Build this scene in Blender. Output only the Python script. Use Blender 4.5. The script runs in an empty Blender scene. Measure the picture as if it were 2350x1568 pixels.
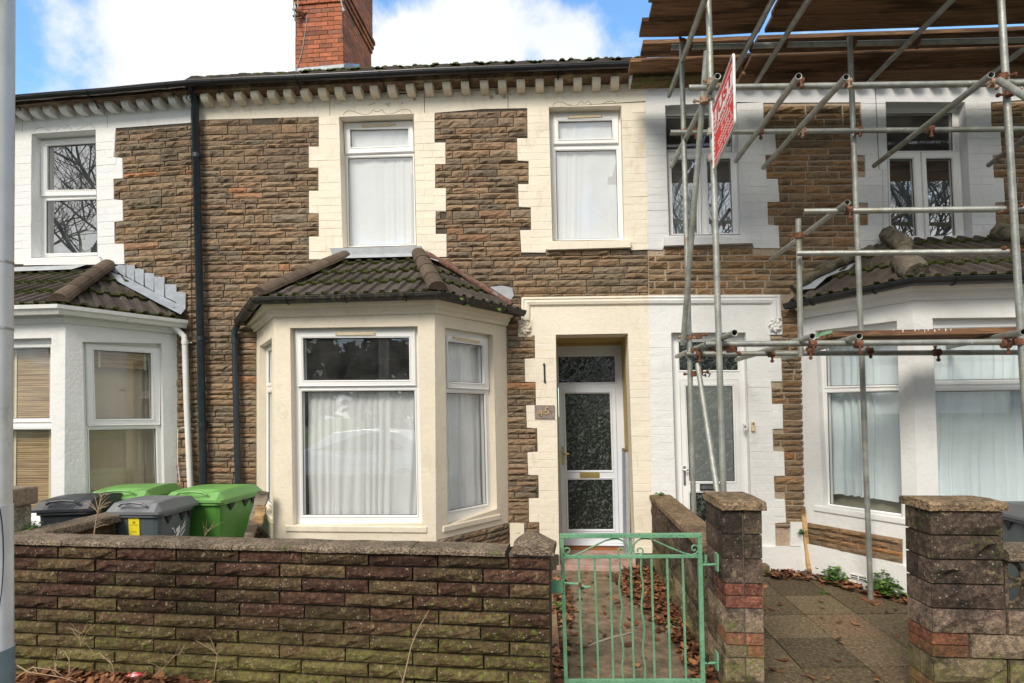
import bpy, bmesh, math, random
from mathutils import Vector, Matrix, noise
from mathutils.geometry import tessellate_polygon
random.seed(7)
SC = bpy.context.scene
COL = SC.collection
V3 = Vector
# ------------------------------------------------------------------ camera
PW, PH = 2350., 1568.            # frame used when sizes were read off the photograph
FOC, YAW, PIT, ROLL, HOR, CH, D = 1300., math.radians(5.3), math.radians(1.2), math.radians(.55), 950., 1.79, 6.57
SHY = HOR-PH/2-FOC*math.tan(PIT)
_fw = V3((-math.sin(YAW)*math.cos(PIT), math.cos(YAW)*math.cos(PIT), math.sin(PIT)))
_rt = V3((math.cos(YAW), math.sin(YAW), 0)); _up = _rt.cross(_fw)
_r2 = _rt*math.cos(ROLL)-_up*math.sin(ROLL); _u2 = _up*math.cos(ROLL)+_rt*math.sin(ROLL)
CAMP = V3((0, 0, CH))
cd = bpy.data.cameras.new('camera'); cam = bpy.data.objects.new('camera', cd); COL.objects.link(cam)
M = Matrix((( _r2.x,_u2.x,-_fw.x,0),(_r2.y,_u2.y,-_fw.y,0),(_r2.z,_u2.z,-_fw.z,CH),(0,0,0,1)))
cam.matrix_world = M
cd.sensor_width = 36; cd.lens = 36*FOC/PW; cd.shift_y = SHY/PW; cd.clip_end = 900; cd.clip_start = .05
SC.camera = cam
# ------------------------------------------------------------------ world, sun, exposure
W = bpy.data.worlds.new('World'); SC.world = W; W.use_nodes = True
wn = W.node_tree; wn.nodes.clear()
SUN_EL, SUN_AZ = math.radians(40), math.radians(203)     # azimuth measured from +Y towards +X
def wnode(t, **k):
    n = wn.nodes.new(t)
    for a, b in k.items(): setattr(n, a, b)
    return n
wo = wnode('ShaderNodeOutputWorld'); wb = wnode('ShaderNodeBackground'); wb.inputs[1].default_value = .11
sky = wnode('ShaderNodeTexSky', sky_type='NISHITA', sun_disc=False); sky.sun_elevation = SUN_EL; sky.sun_rotation = SUN_AZ
sky.air_density = 1.0; sky.dust_density = .3; sky.ozone_density = 1.6
tc = wnode('ShaderNodeTexCoord')
def wmath(op, a, b=None, c=None):
    n = wnode('ShaderNodeMath', operation=op)
    for i, v in enumerate((a, b, c)):
        if v is None: continue
        if isinstance(v, (int, float)): n.inputs[i].default_value = v
        else: wn.links.new(v, n.inputs[i])
    return n.outputs[0]
def wmap(v, a, b, c=0, d=1, smooth=True):
    n = wnode('ShaderNodeMapRange'); n.interpolation_type = 'SMOOTHSTEP' if smooth else 'LINEAR'
    wn.links.new(v, n.inputs[0])
    for i, q in enumerate((a, b, c, d)): n.inputs[i+1].default_value = q
    return n.outputs[0]
def raydir(x, y): return (_fw+_r2*((x-PW/2)/FOC)+_u2*((PH/2+SHY-y)/FOC))
def blob(px, py, r0, r1):       # a big cloud bank standing in that direction of the sky
    d = raydir(px, py).normalized()
    n = wnode('ShaderNodeVectorMath', operation='DOT_PRODUCT'); wn.links.new(nrm.outputs[0], n.inputs[0]); n.inputs[1].default_value = d
    return wmap(n.outputs['Value'], math.cos(math.radians(r0)), math.cos(math.radians(r1)))
nrm = wnode('ShaderNodeVectorMath', operation='NORMALIZE'); wn.links.new(tc.outputs['Generated'], nrm.inputs[0])
nz1 = wnode('ShaderNodeTexNoise'); nz1.inputs['Scale'].default_value = 4.2; nz1.inputs['Detail'].default_value = 9; nz1.inputs['Roughness'].default_value = .6
wn.links.new(nrm.outputs[0], nz1.inputs['Vector'])
nz2 = wnode('ShaderNodeTexNoise'); nz2.inputs['Scale'].default_value = 1.6; nz2.inputs['Detail'].default_value = 2
wn.links.new(nrm.outputs[0], nz2.inputs['Vector'])
sp = wnode('ShaderNodeSeparateXYZ'); wn.links.new(nrm.outputs[0], sp.inputs[0])
behind = wmap(sp.outputs[1], .55, .1)        # away from the roofs the cloud cover is closed
cov = wmath('ADD', wmath('MULTIPLY', nz2.outputs[0], .35), wmath('MULTIPLY', behind, .55))
for b, s in (((330, 200, 14, 5), .42), ((500, 70, 9, 3), .34), ((150, 210, 10, 4), .25), ((1040, 135, 6.5, 2), .30), ((1190, 165, 8, 2.), .34), ((900, 180, 6, 1.5), .26), ((1370, 170, 6, 1.5), .34), ((630, 130, 6, 2), .2), ((70, -20, 9, 3), -.6), ((420, 120, 12, 5), .2)):
    cov = wmath('ADD', cov, wmath('MULTIPLY', blob(*b), s))
cov = wmath('ADD', cov, wmath('MULTIPLY', wmath('SUBTRACT', nz1.outputs[0], .5), 1.9))
cf = wmap(cov, .30, .66)
sh = wnode('ShaderNodeMix', data_type='RGBA'); sh.inputs[6].default_value = (4.35, 4.4, 4.4, 1); sh.inputs[7].default_value = (3.6, 3.82, 4.12, 1)
nz3 = wnode('ShaderNodeTexNoise'); nz3.inputs['Scale'].default_value = 3.1; nz3.inputs['Detail'].default_value = 6
wn.links.new(nrm.outputs[0], nz3.inputs['Vector']); wn.links.new(wmap(nz3.outputs[0], .45, .7), sh.inputs[0])
sat = wnode('ShaderNodeMix', data_type='RGBA', blend_type='MULTIPLY'); sat.inputs[0].default_value = 1
sat.inputs[7].default_value = (1.0, 1.3, 1.42, 1); wn.links.new(sky.outputs[0], sat.inputs[6])
mx = wnode('ShaderNodeMix', data_type='RGBA'); wn.links.new(cf, mx.inputs[0]); wn.links.new(sat.outputs[2], mx.inputs[6]); wn.links.new(sh.outputs[2], mx.inputs[7])
wn.links.new(mx.outputs[2], wb.inputs[0]); wn.links.new(wb.outputs[0], wo.inputs[0])
sl = bpy.data.lights.new('sun', 'SUN'); sl.energy = 1.5; sl.angle = math.radians(22); sl.color = (1, .92, .80)
so = bpy.data.objects.new('sun', sl); COL.objects.link(so); so.location = (-5, -8, 12)
sd = V3((math.sin(SUN_AZ)*math.cos(SUN_EL), math.cos(SUN_AZ)*math.cos(SUN_EL), math.sin(SUN_EL)))
so.rotation_euler = sd.to_track_quat('Z', 'Y').to_euler()
vs = SC.view_settings; vs.view_transform = 'Standard'; vs.look = 'None'; vs.exposure = 1.16; vs.gamma = 1; vs.use_curve_mapping = False
SC.cycles.max_bounces = 8; SC.cycles.transparent_max_bounces = 12
# ------------------------------------------------------------------ measuring helpers
def hit(x, y, p0, n):
    d = raydir(x, y); t = (V3(p0)-CAMP).dot(n)/d.dot(n); return CAMP+d*t
def onY(x, y, Y): return hit(x, y, (0, Y, 0), V3((0, 1, 0)))
def onZ(x, y, Z): return hit(x, y, (0, 0, Z), V3((0, 0, 1)))
K = 1/1.30723
CR = dict(R1=(0,0,1024,1958),R2=(800,0,1100,2103),R3=(1850,0,1222,2337),R4=(0,740,1024,1958),S1=(700,740,1100,1960),S2=(1500,840,1000,1823),
 S3=(2200,740,872,1799),S4=(0,1500,1000,2350),S5=(900,1500,900,2350),S6=(1600,1450,800,2091),S7=(2200,1450,872,2279),T1=(1560,960,500,2306),
 T2=(1560,1300,500,1867),T3=(1900,1380,400,936),T4=(2000,950,400,1568),U1=(2680,1450,392,1024),U2=(0,1350,860,2350),U3=(2000,100,400,1254),
 U4=(800,0,400,2350),A00=(0,0,768,2350),A01=(0,512,768,2350),A02=(0,1024,768,2350),A11=(768,512,768,2350),A21=(1536,512,768,2350),
 A30=(2304,0,768,2350),A31=(2304,512,768,2350),D1=(1900,0,768,2350),SG=(2110,150,120,495),DR=(380,1540,240,2350),PX=(0,0,1.30723,1))
def c(k, x, y):
    a, b, w, o = CR[k]; s = w/o; return ((a+x*s)*K, (b+y*s)*K)
def cc(k, *pts): return [c(k, *p) for p in pts]
# ------------------------------------------------------------------ mesh helpers
class MB:
    def __init__(s): s.v = []; s.f = []; s.t = []; s.tint = (.5, .5, 0, 1)
    def add(s, pts, faces):
        b = len(s.v); s.v += [tuple(p) for p in pts]
        for f in faces: s.f.append(tuple(b+i for i in f)); s.t.append(s.tint)
        return b
    def quad(s, a, b, c_, d): s.add((a, b, c_, d), ((0, 1, 2, 3),))
    def hexa(s, p):   # p: 4 back + 4 front, same winding
        s.add(p, ((0, 1, 2, 3), (7, 6, 5, 4), (4, 5, 1, 0), (5, 6, 2, 1), (6, 7, 3, 2), (7, 4, 0, 3)))
    def box(s, x0, x1, y0, y1, z0, z1):
        s.hexa([(x0,y1,z0),(x1,y1,z0),(x1,y1,z1),(x0,y1,z1),(x0,y0,z0),(x1,y0,z0),(x1,y0,z1),(x0,y0,z1)])
    def tube(s, pts, r, n=10, cap=True, closed=False, hollow=False):
        pts = [V3(p) for p in pts]; m = len(pts); rs = r if isinstance(r, (list, tuple)) else [r]*m
        rings = []; prev = None
        for i, p in enumerate(pts):
            if closed: d = pts[(i+1) % m]-pts[i-1]
            else: d = pts[min(i+1, m-1)]-pts[max(i-1, 0)]
            d.normalize()
            if prev is None:
                a = V3((0, 0, 1)) if abs(d.z) < .9 else V3((1, 0, 0)); u = d.cross(a).normalized()
            else:
                u = (prev-d*prev.dot(d)).normalized()
            prev = u; w = d.cross(u)
            rings.append([p+(u*math.cos(2*math.pi*k/n)+w*math.sin(2*math.pi*k/n))*rs[i] for k in range(n)])
        vv = [q for g in rings for q in g]; ff = []
        mm = m if closed else m-1
        for i in range(mm):
            j = (i+1) % m
            for k in range(n):
                k2 = (k+1) % n; ff.append((i*n+k, i*n+k2, j*n+k2, j*n+k))
        b = s.add(vv, ff)
        if hollow:     # open ends with a wall: inner ring set back
            for i, q in ((0, 1), (m-1, -1)):
                d = (pts[min(i+1, m-1)]-pts[max(i-1, 0)]).normalized()*q
                inn = [pts[i]+(x-pts[i])*.8 for x in rings[i]]; dp = [x+d*.12 for x in inn]
                o = s.add(rings[i]+inn+dp, [])
                for k in range(n):
                    k2 = (k+1) % n
                    s.f.append((o+k, o+k2, o+n+k2, o+n+k)); s.t.append(s.tint)
                    s.f.append((o+n+k, o+n+k2, o+2*n+k2, o+2*n+k)); s.t.append((.5, .5, .9, 1))
                s.f.append(tuple(o+2*n+k for k in range(n))); s.t.append((.5, .5, 1, 1))
        elif cap and not closed:
            s.add(rings[0], (tuple(range(n)),)); s.add(rings[-1], (tuple(range(n)),))
    def obj(s, name, mat, parent=None, smooth=False, label=None, bevel=0):
        me = bpy.data.meshes.new(name); me.from_pydata(s.v, [], s.f)
        if s.f:
            ca = me.color_attributes.new('tint', 'BYTE_COLOR', 'CORNER')
            buf = []
            for f, t in zip(s.f, s.t): buf += list(t)*len(f)
            if len(buf) == len(ca.data)*4: ca.data.foreach_set('color', buf)
        mats = mat if isinstance(mat, (list, tuple)) else [mat]
        for m in mats: me.materials.append(m)
        if smooth: me.shade_smooth()
        me.update()
        o = bpy.data.objects.new(name, me); COL.objects.link(o)
        if smooth and not isinstance(smooth, str): pass
        if bevel:
            b = o.modifiers.new('bevel', 'BEVEL'); b.width = bevel; b.segments = 2; b.limit_method = 'ANGLE'
        if parent: par(o, parent)
        if label: o['label'] = label
        return o
def par(o, p):
    o.parent = p; q = p
    M = Matrix()
    ch = []
    while q: ch.append(q); q = q.parent
    w = Matrix()
    for q in reversed(ch): w = w @ q.matrix_parent_inverse @ Matrix.LocRotScale(q.location, q.rotation_euler, q.scale)
    o.matrix_parent_inverse = w.inverted()
def tag(o, label, cat, group=None):
    o['label'] = label; o['category'] = cat
    if group: o['group'] = group
    return o
def thing(name, label, cat, loc=(0, 0, 0), group=None):
    o = bpy.data.objects.new(name, None); COL.objects.link(o); o.location = loc; o.empty_display_size = .1
    return tag(o, label, cat, group)
def kind(o, k): o['kind'] = k; return o
def rt(b=0, r=None): return (random.random() if r is None else r, random.random(), b, 1)
class Plane:
    """an upright plane: u along it, v = height, d = distance out of it towards the street"""
    def __init__(s, a, b):      # a, b: (x, y) on the ground, left to right seen from the street
        s.o = V3((a[0], a[1], 0)); s.U = (V3((b[0], b[1], 0))-s.o); s.L = s.U.length; s.U.normalize()
        s.N = V3((s.U.y, -s.U.x, 0))
    def px(s, p, d=0):
        q = hit(p[0], p[1], s.o+s.N*d, s.N)-s.o; return (q.dot(s.U), q.z)
    def pxs(s, pts, d=0): return [s.px(p, d) for p in pts]
    def pt(s, u, v, d=0): return s.o+s.U*u+V3((0, 0, v))+s.N*d
    def plate(s, mb, outer, holes=(), df=0, db=-.02, walls=True, hwalls=True):
        loops = [outer]+list(holes)
        tris = tessellate_polygon([[V3((p[0], p[1], 0)) for p in l] for l in loops])
        flat = [p for l in loops for p in l]
        fr = [s.pt(p[0], p[1], df) for p in flat]
        ff = []
        for t in tris:
            a, b, c_ = (flat[i] for i in t)
            if (b[0]-a[0])*(c_[1]-a[1])-(b[1]-a[1])*(c_[0]-a[0]) < 0: t = (t[0], t[2], t[1])
            ff.append(tuple(t))
        mb.add(fr, ff)
        if walls or hwalls:
            k = 0
            for li, l in enumerate(loops):
                n = len(l)
                if (li == 0 and walls) or (li > 0 and hwalls):
                    for i in range(n):
                        a, b = l[i], l[(i+1) % n]
                        mb.quad(s.pt(*a, df), s.pt(*a, db), s.pt(*b, db), s.pt(*b, df))
    def liner(s, mb, q, df, db, t=.004):    # thin lining of an opening (reveals, soffit and sill)
        cx = sum(p[0] for p in q)/len(q); cy = sum(p[1] for p in q)/len(q)
        n = len(q); inn = [(p[0]+(cx-p[0])*t*2, p[1]+(cy-p[1])*t*2) for p in q]
        for i in range(n):
            a, b = inn[i], inn[(i+1) % n]
            mb.quad(s.pt(*a, df), s.pt(*b, df), s.pt(*b, db), s.pt(*a, db))
    def ring(s, mb, q, prof):   # q: 4 corners; prof: [(inset, d)...] lofted round the rectangle
        rings = []
        n = len(q)
        for ins, d in prof:
            r = []
            for i in range(n):
                p0, p1, p2 = q[i-1], q[i], q[(i+1) % n]
                e1 = V3((p0[0]-p1[0], p0[1]-p1[1])).normalized(); e2 = V3((p2[0]-p1[0], p2[1]-p1[1])).normalized()
                o = (e1+e2)*ins
                r.append(s.pt(p1[0]+o.x, p1[1]+o.y, d))
            rings.append(r)
        for a, b in zip(rings, rings[1:]):
            for i in range(n):
                j = (i+1) % n; mb.quad(a[i], a[j], b[j], b[i])
    def box(s, mb, u0, u1, v0, v1, d0, d1):
        mb.hexa([s.pt(u0,v0,d0), s.pt(u1,v0,d0), s.pt(u1,v1,d0), s.pt(u0,v1,d0), s.pt(u0,v0,d1), s.pt(u1,v0,d1), s.pt(u1,v1,d1), s.pt(u0,v1,d1)])
# ------------------------------------------------------------------ materials
def mk(name, rough=.8, metal=0, spec=.5):
    m = bpy.data.materials.new(name); m.use_nodes = True; nt = m.node_tree; b = nt.nodes['Principled BSDF']
    b.inputs['Roughness'].default_value = rough; b.inputs['Metallic'].default_value = metal; b.inputs['Specular IOR Level'].default_value = spec
    return m, nt, b
def nd(nt, t, **k):
    n = nt.nodes.new(t)
    for a, b in k.items(): setattr(n, a, b)
    return n
def L(nt, a, b): nt.links.new(a, b)
def noi(nt, scale, det=4, rough=.55, stretch=None, dist=0, coord='pos'):
    n = nd(nt, 'ShaderNodeTexNoise'); n.inputs['Scale'].default_value = scale; n.inputs['Detail'].default_value = det
    n.inputs['Roughness'].default_value = rough; n.inputs['Distortion'].default_value = dist
    if coord == 'pos': src = nd(nt, 'ShaderNodeNewGeometry').outputs['Position']
    else: src = nd(nt, 'ShaderNodeTexCoord').outputs['Object']
    if stretch:
        mp = nd(nt, 'ShaderNodeMapping'); mp.inputs['Scale'].default_value = stretch; L(nt, src, mp.inputs[0]); src = mp.outputs[0]
    L(nt, src, n.inputs['Vector']); return n.outputs[0]
def ramp(nt, fac, stops, interp='LINEAR'):
    r = nd(nt, 'ShaderNodeValToRGB'); r.color_ramp.interpolation = interp; e = r.color_ramp.elements
    while len(e) < len(stops): e.new(.5)
    for i, (p, col) in enumerate(stops):
        e[i].position = p; e[i].color = (*col, 1) if len(col) == 3 else col
    L(nt, fac, r.inputs[0]); return r.outputs[0]
def gr(nt, fac, a, b): return ramp(nt, fac, ((a, (0, 0, 0)), (b, (1, 1, 1))))
def mix(nt, fac, a, b, mode='MIX'):
    n = nd(nt, 'ShaderNodeMix', data_type='RGBA', blend_type=mode)
    for i, v in ((0, fac), (6, a), (7, b)):
        if isinstance(v, (int, float)): n.inputs[i].default_value = v
        elif isinstance(v, tuple): n.inputs[i].default_value = (*v, 1) if len(v) == 3 else v
        else: L(nt, v, n.inputs[i])
    return n.outputs[2]
def mth(nt, op, a, b):
    n = nd(nt, 'ShaderNodeMath', operation=op)
    for i, v in ((0, a), (1, b)):
        if isinstance(v, (int, float)): n.inputs[i].default_value = v
        else: L(nt, v, n.inputs[i])
    return n.outputs[0]
def bump(nt, b, h, dist=.01, s=1.0, prev=None):
    n = nd(nt, 'ShaderNodeBump'); n.inputs['Strength'].default_value = s; n.inputs['Distance'].default_value = dist
    L(nt, h, n.inputs['Height'])
    if prev: L(nt, prev, n.inputs['Normal'])
    L(nt, n.outputs[0], b.inputs['Normal']); return n.outputs[0]
def tint(nt):
    a = nd(nt, 'ShaderNodeAttribute', attribute_name='tint'); sp = nd(nt, 'ShaderNodeSeparateColor'); L(nt, a.outputs['Color'], sp.inputs[0]); return sp.outputs
def plain(name, col, rough=.6, metal=0, var=.12, scale=12, spec=.5, bmp=0, dirt=None, dirts=(.55, .75, 3)):
    m, nt, b = mk(name, rough, metal, spec)
    n = noi(nt, scale, 5)
    c0 = ramp(nt, n, ((.3, tuple(x*(1-var) for x in col)), (.7, tuple(min(1, x*(1+var)) for x in col))))
    if dirt: c0 = mix(nt, gr(nt, noi(nt, dirts[2], 8, .7), dirts[0], dirts[1]), c0, dirt)
    L(nt, c0, b.inputs['Base Color'])
    if bmp: bump(nt, b, noi(nt, scale*3, 6), bmp)
    return m
def stone_mat(name, stops, moss=.35, dark=(.05, .04, .03), bmp=.012):
    m, nt, b = mk(name, .92, spec=.25)
    t = tint(nt)
    col = ramp(nt, t[1], stops)
    v = mth(nt, 'ADD', mth(nt, 'MULTIPLY', t[0], .40), .80)
    cv = nd(nt, 'ShaderNodeCombineColor'); [L(nt, v, cv.inputs[i]) for i in range(3)]
    col = mix(nt, 1, col, cv.outputs[0], 'MULTIPLY')
    col = mix(nt, 1, col, ramp(nt, noi(nt, 22, 8, .7, (1, 1, 2.2)), ((.3, (.62, .6, .58)), (.5, (.98, .96, .95)), (.7, (1.3, 1.26, 1.2)))), 'MULTIPLY')
    col = mix(nt, gr(nt, noi(nt, 55, 5, .6, (1, 1, 2.5)), .60, .70), col, dark)
    col = mix(nt, mth(nt, 'MULTIPLY', gr(nt, noi(nt, 1.7, 6, .7), .5, .68), .5), col, (.075, .065, .05))
    mg = mth(nt, 'MULTIPLY', gr(nt, noi(nt, 26, 5, .7), .5, .62), mth(nt, 'MULTIPLY', gr(nt, noi(nt, 1.3, 4, .6), .48, .64), moss))
    col = mix(nt, mg, col, (.09, .105, .02))
    L(nt, col, b.inputs['Base Color'])
    h = mth(nt, 'ADD', mth(nt, 'MULTIPLY', noi(nt, 18, 6, .65, (1, 1, 3), .6), 1.), mth(nt, 'MULTIPLY', noi(nt, 90, 4), .35))
    bump(nt, b, h, bmp)
    return m
def paint_mat(name, col, stain=(.42, .30, .16), k=.5, scale=30, rough=.65, streak=True):
    m, nt, b = mk(name, rough, spec=.3)
    c0 = mix(nt, gr(nt, noi(nt, 2.2, 5, .6), .35, .7), tuple(x*.94 for x in col), col)
    c0 = mix(nt, mth(nt, 'MULTIPLY', gr(nt, noi(nt, 3.2, 10, .72, (1.6, 1.6, .8)), .56, .76), k), c0, stain)
    c0 = mix(nt, mth(nt, 'MULTIPLY', gr(nt, noi(nt, 7, 9, .75, (2.5, 2.5, .35)), .58, .74), k*.7), c0, tuple(x*.8 for x in stain))
    c0 = mix(nt, mth(nt, 'MULTIPLY', gr(nt, noi(nt, 60, 3, .7), .68, .74), .7), c0, tuple(x*.35 for x in stain))
    L(nt, c0, b.inputs['Base Color'])
    bump(nt, b, mth(nt, 'ADD', noi(nt, scale, 7, .6), mth(nt, 'MULTIPLY', noi(nt, 5, 3), 1.5)), .006, .8)
    return m
M_ = {}
M_['stone'] = stone_mat('pennant_stone', ((0, (.23, .185, .135)), (.25, (.27, .20, .135)), (.5, (.285, .20, .13)), (.72, (.32, .21, .128)), (.88, (.25, .20, .138)), (.97, (.31, .20, .128)), (1, (.38, .19, .095))))
M_['stone_r'] = stone_mat('pennant_stone_repointed', ((0, (.225, .165, .105)), (.4, (.27, .18, .102)), (.7, (.31, .185, .092)), (.92, (.20, .155, .105)), (1, (.38, .18, .07))), moss=.25)
M_['mortar_d'] = plain('dark_mortar', (.085, .068, .05), .95, var=.4, scale=30, bmp=.006)
M_['mortar_l'] = plain('buff_mortar', (.42, .33, .24), .95, var=.2, scale=30, bmp=.006)
M_['cream'] = paint_mat('cream_masonry_paint', (.86, .78, .64), k=.42)
M_['cream2'] = paint_mat('cream_bay_paint', (.85, .755, .60), k=.36)
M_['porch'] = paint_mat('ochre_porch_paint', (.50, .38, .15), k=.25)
M_['white'] = paint_mat('white_masonry_paint', (.82, .82, .80), stain=(.34, .30, .25), k=.22)
M_['whiteg'] = paint_mat('pale_grey_masonry_paint', (.74, .74, .74), stain=(.34, .33, .32), k=.2)
M_['upvc'] = plain('white_upvc', (.87, .865, .85), .25, var=.03, scale=3, dirt=(.5, .48, .42), dirts=(.66, .85, 14))
M_['upvc_b'] = plain('grey_white_upvc', (.72, .75, .80), .3, var=.04, scale=3, dirt=(.4, .38, .34), dirts=(.66, .82, 14))
M_['rubber'] = plain('black_gasket', (.02, .02, .022), .5)
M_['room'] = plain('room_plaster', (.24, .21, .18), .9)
M_['gutter'] = plain('black_gutter', (.018, .018, .02), .28, var=.3, scale=6)
M_['gutter_old'] = plain('old_peeling_gutter', (.022, .02, .018), .5, var=.4, scale=10, dirt=(.10, .075, .04), dirts=(.52, .62, 16), bmp=.004)
M_['pipe_b'] = plain('dark_blue_pipe', (.02, .03, .04), .45, var=.3, scale=12)
M_['pipe_w'] = plain('white_pipe', (.80, .79, .76), .4, var=.05, dirt=(.4, .36, .28), dirts=(.62, .8, 8))
M_['grit'] = plain('cast_stone', (.26, .2, .14), .95, var=.3, scale=40, bmp=.01)
M_['lead'] = plain('lead_sheet', (.36, .39, .43), .55, metal=.15, var=.18, scale=7, bmp=.006, dirt=(.5, .5, .5), dirts=(.6, .8, 9))
M_['render_g'] = plain('grey_cement', (.40, .42, .44), .85, var=.12, scale=10, bmp=.006)
M_['fascia'] = plain('brown_fascia', (.16, .10, .06), .7, var=.3, scale=14, dirt=(.45, .36, .2), dirts=(.5, .7, 5))
M_['brass'] = plain('brass', (.62, .47, .18), .3, metal=.8)
M_['chrome'] = plain('satin_chrome', (.45, .45, .45), .3, metal=.9)
M_['black'] = plain('black_iron', (.015, .013, .012), .6)
M_['beige'] = plain('beige_plastic', (.72, .58, .38), .5)
M_['curtain'] = plain('white_net', (.80, .82, .84), .9, var=.05, scale=2)
M_['net'] = None
def glass_mat(name, tr=(.93, .95, .95), base=.05, k=1.15):
    m, nt, b = mk(name); nt.nodes.remove(b); o = nt.nodes['Material Output']
    t = nd(nt, 'ShaderNodeBsdfTransparent'); t.inputs[0].default_value = (*tr, 1)
    g = nd(nt, 'ShaderNodeBsdfGlossy'); g.inputs['Roughness'].default_value = .0
    nn = noi(nt, 2.2, 1); bp = nd(nt, 'ShaderNodeBump'); bp.inputs['Strength'].default_value = .12; bp.inputs['Distance'].default_value = .004
    L(nt, nn, bp.inputs['Height']); L(nt, bp.outputs[0], g.inputs['Normal'])
    lw = nd(nt, 'ShaderNodeLayerWeight'); lw.inputs['Blend'].default_value = .5      # Schlick: the same from both sides of the pane
    fc = mth(nt, 'MINIMUM', mth(nt, 'ADD', mth(nt, 'MULTIPLY', mth(nt, 'POWER', lw.outputs['Facing'], 5.), k*.9), base+.05), 1)
    x = nd(nt, 'ShaderNodeMixShader'); L(nt, fc, x.inputs[0]); L(nt, t.outputs[0], x.inputs[1]); L(nt, g.outputs[0], x.inputs[2]); 
    df = nd(nt, 'ShaderNodeBsdfDiffuse'); df.inputs[0].default_value = (.6, .6, .58, 1); x2 = nd(nt, 'ShaderNodeMixShader')      # grey haze mixed in to lift the black panes, as a film of grime
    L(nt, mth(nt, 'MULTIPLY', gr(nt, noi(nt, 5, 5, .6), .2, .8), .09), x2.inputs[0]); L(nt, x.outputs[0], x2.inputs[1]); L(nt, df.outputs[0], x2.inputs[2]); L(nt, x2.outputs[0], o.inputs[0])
    return m
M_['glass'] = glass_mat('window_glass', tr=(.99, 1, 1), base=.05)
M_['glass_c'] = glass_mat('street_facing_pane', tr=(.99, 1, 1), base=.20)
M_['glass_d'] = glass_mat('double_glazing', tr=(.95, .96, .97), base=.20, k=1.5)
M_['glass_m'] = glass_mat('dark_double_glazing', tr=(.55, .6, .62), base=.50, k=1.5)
def obscure_mat(name, c0, c1, rough=.12):
    m, nt, b = mk(name, rough, spec=.6)
    v = nd(nt, 'ShaderNodeTexVoronoi'); v.feature = 'DISTANCE_TO_EDGE'; v.inputs['Scale'].default_value = 13
    mp = nd(nt, 'ShaderNodeMapping'); mp.inputs['Scale'].default_value = (1.2, 1, .7); mp.inputs['Rotation'].default_value = (0, .7, 0)
    g = nd(nt, 'ShaderNodeNewGeometry'); n = noi(nt, 11, 2, .5)
    ad = nd(nt, 'ShaderNodeVectorMath', operation='MULTIPLY_ADD'); L(nt, g.outputs['Position'], ad.inputs[2])
    cb = nd(nt, 'ShaderNodeCombineXYZ'); [L(nt, n, cb.inputs[i]) for i in (0, 2)]
    L(nt, cb.outputs[0], ad.inputs[0]); ad.inputs[1].default_value = (.34, .1, .30)
    L(nt, ad.outputs[0], mp.inputs[0]); L(nt, mp.outputs[0], v.inputs['Vector'])
    e = gr(nt, v.outputs['Distance'], .02, .22)
    ln = mth(nt, 'SUBTRACT', 1, gr(nt, v.outputs['Distance'], .015, .11)); L(nt, mix(nt, mth(nt, 'MULTIPLY', ln, gr(nt, noi(nt, 24, 3, .6), .42, .62)), c0, c1), b.inputs['Base Color'])
    bump(nt, b, mth(nt, 'ADD', e, mth(nt, 'MULTIPLY', noi(nt, 30, 2, .5, None, 1), .4)), .005, .3)
    return m
M_['obscure'] = obscure_mat('leaf_pattern_obscured_glass', (.014, .018, .015), (.13, .155, .14), .06)
M_['obscure_p'] = obscure_mat('pale_frosted_glass', (.16, .18, .17), (.26, .29, .27), .22)
def tile_mat(name, c0, c1, moss):
    m, nt, b = mk(name, .95, spec=.2); t = tint(nt)
    col = ramp(nt, noi(nt, 9, 8, .65), ((.3, c0), (.7, c1)))
    v = mth(nt, 'ADD', mth(nt, 'MULTIPLY', t[0], .5), .75); cv = nd(nt, 'ShaderNodeCombineColor'); [L(nt, v, cv.inputs[i]) for i in range(3)]
    col = mix(nt, 1, col, cv.outputs[0], 'MULTIPLY')
    col = mix(nt, gr(nt, noi(nt, 33, 4, .6), .66, .7), col, (.27, .25, .2))
    mg = gr(nt, mth(nt, 'ADD', mth(nt, 'MULTIPLY', t[2], .42), mth(nt, 'MULTIPLY', noi(nt, 34, 6, .7), .75)), .62, .68)
    col = mix(nt, mth(nt, 'MULTIPLY', mg, moss), col, ramp(nt, noi(nt, 60, 3), ((.4, (.03, .035, .012)), (.7, (.13, .16, .02)))))
    L(nt, col, b.inputs['Base Color']); bump(nt, b, mth(nt, 'ADD', noi(nt, 120, 4, .7), mth(nt, 'MULTIPLY', mg, 1.2)), .006)
    return m
M_['tile'] = tile_mat('concrete_roof_tile', (.062, .052, .045), (.108, .088, .076), 1)
M_['ridge'] = tile_mat('concrete_ridge_tile', (.085, .062, .045), (.15, .11, .082), .7)
M_['moss'] = plain('moss', (.085, .10, .02), 1, var=.6, scale=50, bmp=.02)
M_['flaunch'] = plain('cement_flaunching', (.15, .125, .095), .95, var=.3, scale=14, bmp=.015, dirt=(.05, .055, .02), dirts=(.5, .62, 10))
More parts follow.
